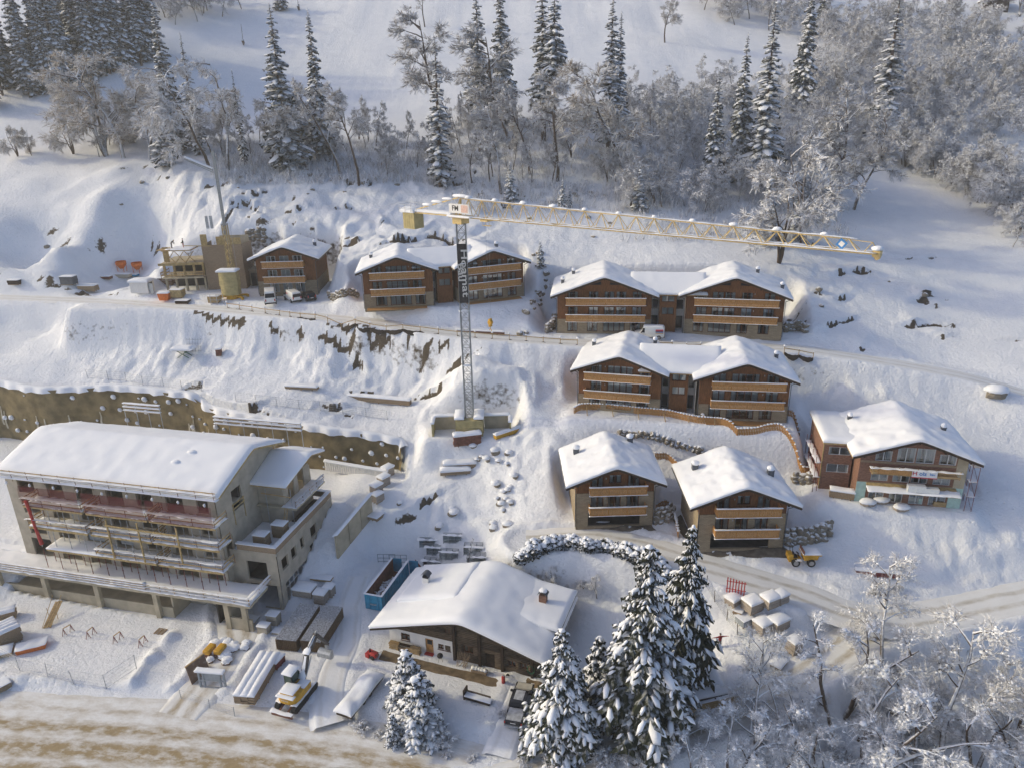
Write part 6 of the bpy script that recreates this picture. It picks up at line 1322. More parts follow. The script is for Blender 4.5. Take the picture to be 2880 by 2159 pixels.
m.build('rubble', MT['brown_debris'], ct, stuff=True)
# dumper
du = thing('site_dumper', 'small yellow site dumper with a snow-filled skip', 'dumper', P(2262, 1583), R(-3))
m = MB(); m.prism([(-.3, -.62, .75), (1.25, -.62, .85), (1.45, -.62, 1.55), (.9, -.62, 1.6), (-.35, -.62, 1.55)], (0, 1.24, 0)); sk = bev(m.build('skip', MT['yellow'], du), .05)
m = MB(); m.prism([(-.55, -.8, 1.5), (1.55, -.8, 1.5), (1.65, -.8, 1.62), (-.6, -.8, 1.62)], (0, 1.6, 0)); m.build('skip_rim', MT['yellow'], sk); s = MB(); s.snow(-.5, 1.55, -.74, .74, 1.58, .25, seed=2); s.build('snow_cover', MT['snow'], sk, smooth=True)
m = MB(); m.box(-.5, -.42, -.78, .78, 1.6, 2.15); m.build('spill_guard', MT['rust'], sk)
m = MB(); m.box(-2.0, -.5, -.42, .42, .45, .85); m.box(-2.15, -1.55, -.55, .55, .85, 1.5); m.box(-1.5, -.6, -.5, .5, .85, .95); bev(m.build('chassis', MT['yellow'], du), .04)
m = MB(); m.box(-1.45, -1.0, -.28, .28, .95, 1.15); m.box(-1.5, -1.38, -.28, .28, 1.15, 1.55); m.build('seat', MT['black'], du); m = MB(); m.tube((-.75, 0, .95), (-.95, 0, 1.5), .04, .04, 6); m.tube((-.98, 0, 1.48), (-.95, 0, 1.52), .2, .2, 12); m.build('steering_wheel', MT['black'], du)
m = MB()
for y in (-.5, .5): m.path([(-1.7, y, 1.5), (-1.8, y, 2.6)], .035, 6)
m.path([(-1.8, -.5, 2.6), (-1.8, .5, 2.6)], .035); m.build('roll_bar', MT['black'], du)
s = MB(); s.snow(-1.35, -.65, -.85, -.45, .88, .1, seed=3); s.build('mudguard_snow', MT['snow'], du, smooth=True)
wheels(du, (-1.25, .55), 1.5, .48, .34)
# ================================================================== STACKS, PALLETS AND OTHER SITE THINGS
def stack(name, label, cat, loc, rz, lx, ly, h, n, mat, snow=.2, seed=0, gap=.0, layer='layer', group=None, jit=.03, pal=True, sfn=None):
    t = thing(name, label, cat, loc, rz, group); rnd_ = random.Random(seed); z = .0
    if pal:
        m = MB()
        for k in range(3): y = -ly / 2 + .05 + k * (ly - .2) / 2; m.box(-lx / 2, lx / 2, y, y + .1, -.02, .1)
        m.build('bearer', MT['pallet'], t); z = .1
    dh = (h - z) / n
    for k in range(n):
        m = MB(); a, b = rnd_.uniform(-jit, jit), rnd_.uniform(-jit, jit); m.box(-lx / 2 + a, lx / 2 + a, -ly / 2 + b, ly / 2 + b, z + k * dh + gap * dh, z + (k + 1) * dh); m.build(layer, MT[mat] if isinstance(mat, str) else mat, t)
    if snow: s = MB(); s.snow(-lx / 2 - .03, lx / 2 + .03, -ly / 2 - .03, ly / 2 + .03, z + n * dh, snow, seed=seed, rag=.18); s.build('snow_cover', MT['snow'], t, smooth=True)
    return t
def hd2(a, b): return math.atan2(b.y - a.y, b.x - a.x)
# corrugated sheet stacks
cor = pm('oxidised_sheet', (0.15, 0.10, 0.055), .7, .3, 6)
def sheets(label, A, B, C, seed):
    """A-B short edge, A-C long edge (world)"""
    lx = (B - A).length; ly = (C - A).length; c = A + (B - A) / 2 + (C - A) / 2; rz = math.atan2((C - A).y, (C - A).x) - math.pi / 2
    t = thing('corrugated_sheet_stack', label, 'sheet stack', (c.x, c.y, h1(c.x, c.y)), rz); n = 11
    for k in range(n):
        m = MB(); nc = 22; z = .12 + k * .13; q = []
        for i in range(nc + 1): q.append((-lx / 2 + lx * i / nc, z + (.06 if i % 2 else 0)))
        vs = [(x, y, zz) for y in (-ly / 2, ly / 2) for x, zz in q] + [(x, y, zz + .05) for y in (-ly / 2, ly / 2) for x, zz in q]; w = nc + 1
        m.add(vs, [(i, i + 1, w + i + 1, w + i) for i in range(nc)] + [(2 * w + i, 3 * w + i, 3 * w + i + 1, 2 * w + i + 1) for i in range(nc)] + [(i, 2 * w + i, 2 * w + i + 1, i + 1) for i in range(nc)] + [(w + i, w + i + 1, 3 * w + i + 1, 3 * w + i) for i in range(nc)] + [(0, w, 3 * w, 2 * w), (w - 1, 3 * w - 1, 4 * w - 1, 2 * w - 1)])
        m.build('sheet', cor, t)
    s = MB(); zt_ = .12 + n * .13 + .05
    s.grid(lambda u, v: (-lx / 2 + lx * u, -ly / 2 + ly * v, zt_ + .03 * (1 if int(u * 44 + .5) % 2 else -1)), 44, 8); s.build('snow_dusting', dusted('dusted_sheet', (0.17, 0.15, 0.13), .35, 1.0, 6, amp=1.2, snowc=(.75, .76, .78)), t)
    return t
sheets('corrugated sheet stack alongside the wall of the concrete building', at(776,1808,0.9), at(833,1817,.9), at(846,1706,.9), 1)
sheets('corrugated sheet stack reaching under the excavator boom', at(847,1813,.9), at(902,1822,.9), at(913,1713,.9), 2)
# long board stacks
def boards(name, label, a, b, w, h, n, seed, ridges=3, mat='pallet', cat='timber stack', snow=.35):
    c = (a + b) / 2; L = (b - a).length; t = thing(name, label, cat, (c.x, c.y, h1(c.x, c.y)), hd2(a, b)); rr = random.Random(seed)
    for k in range(n):
        z = .1 + k * h / n; nb = ridges
        for j in range(nb): m = MB(); y0 = -w / 2 + j * w / nb; d = rr.uniform(-.08, .08); m.box(-L / 2 + d, L / 2 + d, y0 + .02, y0 + w / nb - .02, z, z + h / n - .03); m.build('board', MT[mat], t)
    for q in (-.35, 0, .35): m = MB(); m.box(q * L - .05, q * L + .05, -w / 2, w / 2, -.05, .1); m.build('bearer', MT['pallet'], t)
    s = MB()
    for j in range(ridges): y0 = -w / 2 + j * w / ridges; s.snow(-L / 2 - .05, L / 2 + .05, y0 - .02, y0 + w / ridges + .02, .1 + h, snow, seed=seed + j, ny=7, rag=.1, lump=.2)
    s.build('snow_cover', MT['snow'], t, smooth=True); return t
boards('timber_stack', 'long board stack under three ridges of snow beside the excavator', at(688,1972,.4), at(762,1848,.4), 2.3, 1.0, 6, 31)
boards('timber_stack', 'tall board stack under ribbed snow next to the orange skip', at(-14,1800,.8), at(52,1770,.8) , 2.6, 1.9, 8, 32, ridges=4)
boards('timber_stack', 'low board stack under snow behind the ribbed tall stack', at(-30,1742,.4), at(45,1722,.4), 1.4, 1.0, 4, 33, ridges=2)
boards('timber_stack', 'flat board stack under thick snow at the foot of the tall board stack', at(-40,1848,.2), at(36,1828,.2), 1.6, .45, 3, 36, ridges=1)
boards('timber_stack', 'grey board stack dusted with snow by the valley road edge', at(-60,1950,.3), at(22,1908,.3), 1.6, .7, 4, 34, ridges=2, snow=.08)
boards('timber_stack', 'brown beam stack under a snow roll directly below the crane ballast', at(1276,1243,13.2), at(1352,1234,13.2), 1.1, 1.5, 4, 41, ridges=2, mat='rust', snow=.5)
boards('timber_stack', 'low plank stack half buried in snow on the slope below the crane', at(1246,1283,11.5), at(1338,1278,11.5), 1.2, .7, 3, 42, ridges=1, snow=.5)
boards('timber_stack', 'lowest plank stack with ragged snow on the bank under the crane', at(1238,1306,10.6), at(1322,1300,10.6), 1.3, .5, 2, 43, ridges=1, snow=.5)
boards('timber_stack', 'long brown beam with snow lying above the terrace road fence', at(1284,912,25.4), at(1418,921,25.2), .5, .45, 2, 44, ridges=1, mat='rust', snow=.25)
boards('timber_stack', 'long stack of poles under snow on the bank left of the crane mast', at(975,1052,19), at(1150,1072,18.6), 1.0, .8, 3, 45, ridges=2, snow=.35)
boards('timber_stack', 'snow-covered planks beside the long pole stack', at(800,1058,18.6), at(890,1062,18.6), .9, .4, 2, 46, ridges=1, snow=.3)
boards('steel_girder', 'yellow steel girder under snow beside the crane base', at(1392,1228,13.8), at(1466,1200,14.0), .7, .6, 1, 47, ridges=1, mat='yellow', cat='girder', snow=.35)
boards('steel_girder', 'oxide-red girder under a snow cornice between dumper and road', at(2406,1603,6.4), at(2532,1620,6.1), .55, .6, 1, 48, ridges=1, mat='dark_red', cat='girder', snow=.38)
boards('timber_stack', 'snow-topped plank pile by the annex of the brick house', at(2330,1412,9.9), at(2398,1422,9.9), 1.2, .9, 3, 49, ridges=1, snow=.3)
# pallets
def pal(label, px, py, lx, ly, h, mat='goods', snow=.28, rz=.4, n=4, seed=0, name='loaded_pallet', group=None, z=None):
    p = P(px, py) if z is None else at(px, py, z); return stack(name, label, 'pallet', p, rz, lx, ly, h, n, mat, snow, seed, .06, group=group)
pal('pallet of brown goods under a snow pillow beside the excavator cab', 778,1868, 1.3,1.6, .9, 'dark_red', .35, R(-20), 5, 1)
gB = 'snow-capped pallets of stone by the garden fence'
for k, (px, py, lx, ly, h, rz) in enumerate(((2115,1712,1.9,1.6,1.2,.45),(2165,1700,1.8,1.4,1.1,.45),(2195,1690,1.3,1.2,1.0,.5),(2145,1770,1.8,1.5,1.1,.5),(2188,1762,2.0,1.5,1.1,.5))):
    pal('stone pallet under a round snow cap in the cluster behind the wire fence', px, py, lx, ly, h, 'goods', .45, rz, 4, 60 + k, group=gB)
pal('grey foil-wrapped pallet with little snow next to the capped stone pallets', 2092,1752, 1.5,1.3,.9, 'tarp', .06, .5, 1, 66); pal('lone tall pallet of stone near the bend of the lane', 2232,1830, 1.4,1.2,1.5, 'goods', .4, .5, 3, 67)
pal('bare wooden pallet leaning in the pallet cluster', 2078,1722, 1.2,1.0,.5, 'pallet', .04, .9, 3, 68); pal('snow heap on a pallet beside the red slatted rack', 2062,1695, 1.5,1.3,.7, 'goods', .55, .6, 3, 69)
pal('low pallet under snow beside the lone tall pallet', 2190,1868, 1.8,1.2,.3, 'pallet', .35, .8, 2, 70)
for k, (px, py, h, sn, tx) in enumerate(((1092,1335,1.3,.6,'round snow-capped barrel pallet at the end of the retaining wall'),(1080,1362,1.3,.5,'snow-capped crate pallet second from the retaining wall end'),(1060,1385,1.3,.5,'snow-capped crate pallet third from the retaining wall end'),(1063,1408,1.2,.35,'lower crate pallet beside the concrete side wall'))): pal(tx, px, py, 1.5, 1.2, h, 'goods', sn, .9, 4, 80 + k)
for k, (px, py, lx, ly, h, tx) in enumerate(((745,1778,1.3,1.0,1.2,'white block pallet nearest the yellow rollers'),(772,1752,1.4,1.1,1.5,'tall white block pallet at the corner of the concrete building'),(705,1745,1.8,1.2,.4,'low flat pallet under the podium edge'),(788,1778,1.6,1.0,.35,'flat slab pallet between block pallets and sheet stack'))): pal(tx, px, py, lx, ly, h, 'conc', .06, -.25, 4, 90 + k, z=0)
for k, (px, py, lx, ly, h, sn, tx) in enumerate(((858,1668,2.6,1.6,.9,.55,'big snow mound over pallets by the glazed side window'),(905,1690,1.5,1.3,1.4,.4,'snow-capped block pallet at the head of the sheet stacks'),(928,1672,1.2,1.1,1.3,.4,'rear snow-capped block pallet by the building side door'))): pal(tx, px, py, lx, ly, h, 'goods', sn, -.25, 4, 100 + k)
pal('board pile lying before the side door of the concrete building', 905,1628, 2.8,1.0,.35, 'timber', .08, -.2, 2, 105); pal('snow-covered stack of slats by the concrete side wall', 1062,1452, 2.4,1.6,.5, 'pallet', .15, 1.1, 4, 106)
# pallets on the terrace of the side block
for k, (x, y, n) in enumerate(((-3.2, 2.2, 9), (-2.0, 4.6, 11))):
    q = cbw(x, y, 7.62); stack('formwork_panel_stack', ('front' if k == 0 else 'rear') + ' stack of shuttering panels on the snowy roof terrace', 'panel stack', q, R(-14), 1.7, 1.3, 1.7 + .2 * k, n, 'pallet', .2, 110 + k, .25)
# foam blocks by the brick house
for k, (px, py, tx, lx, h, mt) in enumerate(((2545,1408,'upright white foam pack against the brick house door',.7,1.5,'white_foam'),(2562,1412,'short white foam pack beside the upright one',.7,.9,'white_foam'),(2590,1415,'mint foam roll leaning by the ground floor windows',.8,.8,'mint'),(2640,1420,'low brown board pack at the right end of the brick house front',1.4,.6,'timber'),(2505,1400,'pale board leaning by the brick house front',.7,.7,'white_foam'))):
    p = at(px, py, 10.95); stack('insulation_pack', tx, 'insulation', p, R(-12), lx, .6, h, 2, mt, 0, 120 + k, .02, pal=False)
for k, (px, py, tx) in enumerate(((2440,1418,'snow-covered heap of sacks before the brick house'),(2478,1412,'round snow-covered tub before the brick house'),(2535,1432,'flat snow-covered board heap before the brick house'))):
    p = P(px, py); t = thing('snowy_heap', tx, 'heap', p); m = MB(); m.blob((0, 0, .2), 1.0, .7, .45, 0, 10, 5, .15, rnd); m.build('contents', MT['goods'], t); s = MB(); s.blob((0, .02, .42), 1.08, .78, .42, 0, 12, 6, .08, rnd, flat=.3); s.build('snow_cover', MT['snow'], t, smooth=True)
for k, (px, py) in enumerate(((2428,1400), (2460,1398))):
    p = at(px, py, 11.0); t = thing('tool_bucket', 'small yellow tool tub on the ground by the brick house corner', 'tub', p, 0, 'yellow tubs by the brick house'); m = MB(); m.tube((0, 0, 0), (0, 0, .35), .22, .28, 10); m.build('tub', MT['yellow'], t); m = MB(); m.tube((-.3, 0, .38), (.3, 0, .38), .02, .02, 6); m.build('handle', MT['black'], t)
# yellow trench rollers
for k, px in enumerate((592, 622)):
    p = at(px, 1838, 0); t = thing('trench_roller', 'small yellow trench roller parked at the garage ramp', 'roller', p, R(-15), 'pair of yellow trench rollers'); m = MB(); m.box(-.42, .42, -.75, .75, .45, 1.0); bev(m.build('cover', MT['yellow'], t), .12, 3)
    for y in (-.45, .45): m = MB(); m.tube((-.42, y, .27), (.42, y, .27), .3, .3, 14); m.build('drum', MT['rust'], t)
# trestles
tm = MB(); 
for q in range(3): a = 2 * math.pi * q / 3; tm.tube((.28 * math.cos(a), .28 * math.sin(a), 0), (0, 0, .95), .035, .03, 6)
tme = tm.mesh('tripod', MT['dark_red'])
for k, ((ax, ay), (bx, by)) in enumerate((((182,1785),(203,1773)), ((249,1793),(266,1780)), ((324,1806),(342,1793)), ((395,1817),(410,1804)))):
    A, B_ = P(ax, ay), P(bx, by); t = thing('trestle_pair', 'pair of red tripod trestles standing in the snowy yard before the plinth', 'trestle', A, 0, 'tripod trestles'); link('tripod', tme, t); link('tripod', tme, t, B_ - A); m = MB(); m.beam((0, 0, .97), tuple(B_ - A + Vector((0, 0, .97))), .1, .08); o = m.build('cross_bar', MT['timber'], t)
# plank ramp
a, b = at(130, 1765, .1), at(165, 1690, 1.5); t = thing('plank_ramp', 'snowy plank ramp leaning on the concrete plinth', 'ramp', a); d = b - a
for k in range(3): m = MB(); o = Vector((.28 * k - .28, .08 * k, 0)); m.beam(tuple(o), tuple(d + o), .26, .06); m.build('plank', MT['timber'], t)
m = MB()
for o in (-.5, .55): m.beam((o, 0, .0), (d.x + o, d.y, d.z + 1.0), .05); m.beam((d.x * .5 + o, d.y * .5, 0), (d.x * .5 + o, d.y * .5, d.z * .5 + 1.0), .05)
m.build('handrail', MT['timber'], t)
# orange skip on the left
t = thing('orange_skip', 'flat orange skip filled with snow beside the tall board stack', 'skip', P(92, 1822), R(22)); m = MB(); m.prism([(-1.5, -.7, 0), (1.4, -.7, 0), (1.6, -.7, .6), (-1.6, -.7, .6)], (0, 1.4, 0)); bev(m.build('tub', MT['orange'], t), .03); s = MB(); s.snow(-1.55, 1.5, -.68, .68, .55, .18, seed=3, rag=.9, lump=.6); s.build('snow_cover', MT['snow'], t, smooth=True)
t = thing('wooden_pallet', 'empty pallet half in snow at the foot of the plinth wall', 'pallet', at(452,1776,.02), R(-14)); 
for k in range(5): m = MB(); m.box(-.6, .6, -.5 + k * .22, -.5 + k * .22 + .12, .12, .15); m.build('slat', MT['pallet'], t)
for k in range(3): m = MB(); m.box(-.6 + k * .55, -.5 + k * .55, -.5, .5, 0, .12); m.build('bearer', MT['pallet'], t)
# snow-covered boat-like trailer
a, b = at(965, 2015, .3), at(1062, 1893, .3); t = thing('covered_trailer', 'long low trailer buried under smooth snow between excavator and garden', 'trailer', ((a + b) / 2).to_tuple()[:2] + (0,), hd2(a, b)); L = (b - a).length
m = MB(); m.prism([(-L / 2, -1.0, .35), (L / 2 - .4, -1.0, .35), (L / 2 - .4, 1.0, .35), (-L / 2, .8, .35)], (0, 0, .3)); m.build('deck', MT['dark_wood'], t)
for x in (-.8, .4):
    for y in (-.85, .85): m = MB(); m.tube((x, y - .1, .32), (x, y + .1, .32), .32, .32, 12); m.build('wheel', MT['rubber'], t)
s = MB(); s.snow(-L / 2 - .1, L / 2 - .2, -1.08, 1.05, lambda x, y: .62 + .18 * math.sin(x * 1.3) * math.cos(y), .6, seed=9, rag=.08, lump=.35); s.build('snow_cover', MT['snow'], t, smooth=True)
# rubble heap and frame near the yard
p = P(612, 1865); t = thing('rubble_heap', 'heap of snow-covered scrap and slabs beside the site track', 'heap', p); rr = random.Random(12)
for k in range(26):
    m = MB(); x, y = rr.uniform(-2.2, 2.4), rr.uniform(-2.2, 3.6); z = h1(p.x + x, p.y + y) - p.z; a = rr.uniform(0, 3); Mx = Matrix.Translation((x, y, z + .25)) @ Matrix.Rotation(a, 4, 'Z') @ Matrix.Rotation(rr.uniform(-.5, .5), 4, 'X'); m.M = Mx; sz = rr.uniform(.4, .9); m.box(-sz, sz, -sz * .5, sz * .5, -.25, .06, 0); m.M = None; m.blob((x, y, z + .42), sz * 1.05, sz * .8, .32, 1, 9, 5, .15, rr, flat=.4); m.build('slab', [MT['brown_debris'], MT['snow']], t, smooth=False)
p = P(600, 1935); t = thing('shoring_frame', 'steel shoring frame with grey panel and a snow roll on top', 'frame', p, R(-8))
for x in (-1.4, -.9, 1.0, 1.5): m = MB(); m.box(x - .09, x + .09, -.1, .1, -.2, 2.3); m.build('post', MT['tarp'], t)
for z in (.2, 1.1, 2.1): m = MB(); m.box(-1.4, 1.5, -.06, .06, z - .06, z + .06); m.build('rail', MT['steel'], t)
m = MB(); m.box(-.8, .9, -.03, .03, 1.1, 2.1); m.build('panel', MT['tarp'], t); s = MB(); s.snow(-1.6, 1.6, -.3, .3, 2.3, .45, seed=4); s.build('snow_cover', MT['snow'], t, smooth=True)
p = P(566, 1905); t = thing('formwork_sheet', 'rust-stained panel leaning beside the shoring frame', 'panel', p, R(60)); m = MB(Matrix.Rotation(R(-14), 4, 'X')); m.box(-1.2, 1.2, -.05, .05, -.1, 2.2); m.build('sheet', MT['brown_debris'], t); m = MB(Matrix.Rotation(R(-14), 4, 'X')); m.box(-1.25, 1.25, -.08, .08, 2.2, 2.32); m.build('edge', MT['timber'], t)
# frames behind the container
gF = 'galvanised railing frames stored behind the container'
fr = MB()
for x in (-1.2, -.4, .4, 1.2): fr.tube((x, 0, 0), (x, 0, 1.3), .04, .04, 6)
for z in (.15, .7, 1.28): fr.tube((-1.25, 0, z), (1.25, 0, z), .04, .04, 6)
fre = fr.mesh('frame', MT['tarp']); pn = MB(); pn.box(-1.15, 1.15, -.02, .02, .2, 1.2); pne = pn.mesh('panel', MT['glass']); 
for k, (px, py, n, rz) in enumerate(((1088,1580,1,-.05),(1120,1582,1,-.05),(1205,1540,3,-.1),(1272,1528,3,-.1),(1225,1562,4,-.15),(1262,1575,4,-.15),(1330,1562,5,-.1),(1340,1590,5,-.1),(1215,1600,4,-.2))):
    p = P(px, py); t = thing('railing_frame_rack', 'rack of galvanised railing frames dusted with snow behind the blue container', 'rack', p, rz, gF)
    for q in range(n): link('frame', fre, t, (0, .3 * q, 0))
    if n > 1: link('panel', pne, t, (0, .05, 0)); s = MB(); s.snow(-1.25, 1.25, -.06, .06, 1.3, .1, seed=k, ny=4, rag=.9, lump=.8); s.build('snow_cover', MT['snow'], t, smooth=True)
t = thing('slatted_gate', 'dark red slatted panel standing beside the blue container door', 'panel', P(1178, 1612), R(-60))
for k in range(7): m = MB(); m.box(-.9 + k * .28, -.9 + k * .28 + .2, -.03, .03, 0, 1.7); m.build('slat', MT['dark_red'], t)
t = thing('red_rack', 'red slatted rack standing upright by the chalet road', 'rack', P(2068, 1668), R(-20))
for k in range(7): m = MB(); m.box(-1.0 + k * .31, -1.0 + k * .31 + .12, -.04, .04, -.1, 2.0 - .05 * k); m.build('slat', MT['red'], t)
for z in (.5, 1.5): m = MB(); m.box(-1.05, 1.1, -.06, -.045, z, z + .1); m.build('rail', MT['red'], t)
# ================================================================== TERRACE SITE ON THE UPPER LEFT
p = P(408, 822); t = thing('site_hut', 'pale ribbed site hut under snow with an open dark door', 'hut', p, R(-6)); m = MB(); m.box(-2.1, 1.4, -1.1, 1.1, 0, 2.1, 0); m.build('wall', MT['render_white'], t)
for k in range(12): m = MB(); m.box(-2.05 + k * .29, -1.95 + k * .29, -1.13, -1.1, .05, 2.05); m.build('rib', MT['sign_white'], t)
m = MB(); m.box(1.4, 1.44, -.8, .5, .05, 1.9); m.build('doorway', MT['dark'], t); m = MB(Matrix.Translation((1.45, -.85, 0)) @ Matrix.Rotation(R(-25), 4, 'Z')); m.box(0, 1.3, -.03, .03, .05, 1.95); m.build('door', MT['tarp'], t)
s = MB(); s.snow(-2.3, 1.6, -1.25, 1.25, 2.1, .55, seed=3); s.build('snow_cover', MT['snow'], t, smooth=True)
for k, (px, py, tx) in enumerate(((345,765,'orange concrete hopper standing left of its twin'),(389,768,'orange concrete hopper on legs beside the snow bank'))):
    t = thing('concrete_hopper', tx, 'hopper', P(px, py)); m = MB(); m.tube((0, 0, .7), (0, 0, 1.6), .35, 1.05, 14); m.tube((0, 0, 1.6), (0, 0, 2.2), 1.05, 1.05, 14, caps=False); m.build('cone', MT['orange'], t)
    for q in range(4): a = R(45 + 90 * q); m = MB(); m.tube((.85 * math.cos(a), .85 * math.sin(a), 0), (.95 * math.cos(a), .95 * math.sin(a), 1.7), .05, .05, 6); m.build('leg', MT['orange'], t)
t = thing('orange_bin', 'orange bin capped with snow beside the terrace road', 'bin', P(466, 846)); m = MB(); m.prism([(-.8, -.8, .2), (.8, -.8, .2), (1.05, -.8, 1.5), (-1.05, -.8, 1.5)], (0, 1.6, 0)); bev(m.build('tub', MT['orange'], t), .05); s = MB(); s.snow(-1.05, 1.05, -.85, .85, 1.5, .3, seed=3); s.build('snow_cover', MT['snow'], t, smooth=True)
for k, (px, py, lx, ly, h, mt, sn, tx, nm, ct_) in enumerate(((502,836,2.2,1.6,1.5,'timber_y',.1,'wooden crate with boards beside the orange bin','crate','crate'),(516,853,2.4,1.4,.6,'dark_wood',.08,'low wooden trough at the edge of the terrace road','trough','trough'),(605,850,2.0,1.4,1.2,'timber',.1,'brown tool chest in a steel frame by the curved ballast','tool_chest','chest'),(44,800,2.2,1.4,.9,'dark_wood',.1,'dark box standing alone far left on the terrace','storage_box','box'),(196,800,2.6,1.6,1.6,'grey_metal',.12,'grey steel box beside the timber lattice on the terrace','storage_box','box'),(250,818,3.4,1.6,1.1,'pallet',.2,'lattice pile of planks on the terrace edge','plank_pile','planks'),(340,780,4.2,1.2,.7,'conc',.15,'grey slab stack below the orange hoppers','slab_stack','slabs'),(300,785,2.0,1.2,.6,'rust',.2,'brown debris pile left of the slab stack','debris_pile','debris'),(470,800,3.0,1.4,1.3,'brown_debris',.15,'brown formwork pile behind the site hut','formwork_pile','formwork'),(375,778,2.2,1.2,.5,'blue',.15,'dark blue tarp pile below the hoppers','tarp_pile','tarp'))):
    stack(nm, tx, ct_, P(px, py), R(-6), lx, ly, h, 3, mt, sn, 140 + k, .05)
t = thing('tube_barrier', 'bare steel tube frame standing by the tool chest', 'frame', P(612, 858), R(-5))
for x in (-1.2, 0, 1.2): m = MB(); m.tube((x, 0, -.1), (x, 0, 1.9), .05, .05, 6); m.build('post', MT['steel'], t)
for z in (.9, 1.85): m = MB(); m.tube((-1.25, 0, z), (1.25, 0, z), .045, .045, 6); m.build('rail', MT['steel'], t)
p = P(520, 1004); t = thing('lift_table', 'scissor lift table under a thick snow slab on the bank', 'lift table', p, R(-5))
for y in (-.6, .6): m = MB(); m.beam((-1.0, y, 0), (1.0, y, 1.3), .1); m.beam((1.0, y, 0), (-1.0, y, 1.3), .1); m.build('scissor_leg', MT['green'], t)
m = MB(); m.box(-1.6, 1.6, -.9, .9, 1.3, 1.42); m.build('platform', MT['pallet'], t); s = MB(); s.snow(-1.8, 1.8, -1.05, 1.05, 1.42, .6, seed=2); s.build('snow_cover', MT['snow'], t, smooth=True)
t = thing('mesh_rack', 'tilted steel mesh rack behind the scissor lift table', 'rack', P(545, 990), R(-5))
for k in range(6): m = MB(); m.tube((-1.2 + k * .5, 0, 0), (-1.0 + k * .5, .3, 2.4), .03, .03, 5); m.build('bar', MT['steel'], t)
for k in range(4): m = MB(); m.tube((-1.2 + k * .05, .08 * k, .2 + k * .65), (1.4 + k * .05, .08 * k, .2 + k * .65), .03, .03, 5); m.build('bar', MT['steel'], t)
stack('block_pile', 'small snow-capped block pile on the bank below the terrace road', 'blocks', P(617, 1000), .2, .9, .9, 1.2, 5, 'rust', .4, 160, .1)
# ================================================================== FENCES
capm = MB(); capm.blob((0, 0, .1), .16, .16, .14, 0, 8, 5, .15, rnd, flat=.6); cape = capm.mesh('snow_cap', MT['snow'], True)
def post_rail(label, pxs, step, mats=('timber', 'timber'), h=1.15, rails=(.95,), r=.06, net=True, name='rail_fence', cap=True, off=None):
    pts = [P(*q) if len(q) == 2 else at(*q) for q in pxs]; c = crom(pts, 10); t = thing(name, label, 'fence', c[0]); o = c[0]
    acc = 0; posts = [c[0]]
    for a, b in zip(c[:-1], c[1:]):
        acc += (b - a).length
        if acc >= step: posts.append(b); acc = 0
    for p in posts: p.z = h1(p.x, p.y)
    pmh = MB(); pmh.tube((0, 0, -.5), (0, 0, h), r, r * .9, 7); pme = pmh.mesh('post', MT[mats[0]])
    for p in posts:
        q = link('post', pme, t, p - o)
        if cap: link('snow_cap', cape, q, (0, 0, h - .03), (0, 0, rnd.random() * 6), rnd.uniform(.7, 1.5))
    for a, b in zip(posts[:-1], posts[1:]):
        for q in rails: m = MB(); m.beam(tuple(a - o + Vector((0, -.06, q + rnd.uniform(-.05, .05)))), tuple(b - o + Vector((0, -.06, q + rnd.uniform(-.05, .05)))), .05, .12); m.build('rail', MT[mats[1]], t)
    if net:
        for k, (a, b) in enumerate(zip(posts[:-1], posts[1:])):
            if rnd.random() < .85:
                m = MB(); sg = rnd.uniform(.25, .6); dn = Vector((0, -.35, 0))
                def fn(u, v, a=a, b=b): 
                    p = a + (b - a) * u - o; sag = 1.1 - abs(2 * u - 1) ** 1.6; return (p.x, p.y - .12 - .5 * v * sag, p.z + .35 - .45 * v - sg * sag * (.55 + .6 * v) + .04 * math.sin(u * 19))
                m.grid(fn, 8, 3); m.build('sagging_fleece', MT['geotex'], t, smooth=True)
    return t
post_rail('timber rail fence with sagging dark fleece along the terrace road', [(640,868),(760,886),(900,903),(1000,914),(1150,932),(1320,951),(1480,962),(1640,974)], 2.1)
post_rail('short timber rail fence with dark fleece behind the picket-fence chalet roofs', [(1850,980),(1900,982)], 2.0); post_rail('two-post rail fence beside the link roof of the twin chalet', [(1930,985),(1975,986)], 2.0)
post_rail('low rail fence on the right shoulder of the terrace road', [(2205,995),(2250,1003),(2290,1012)], 2.0)
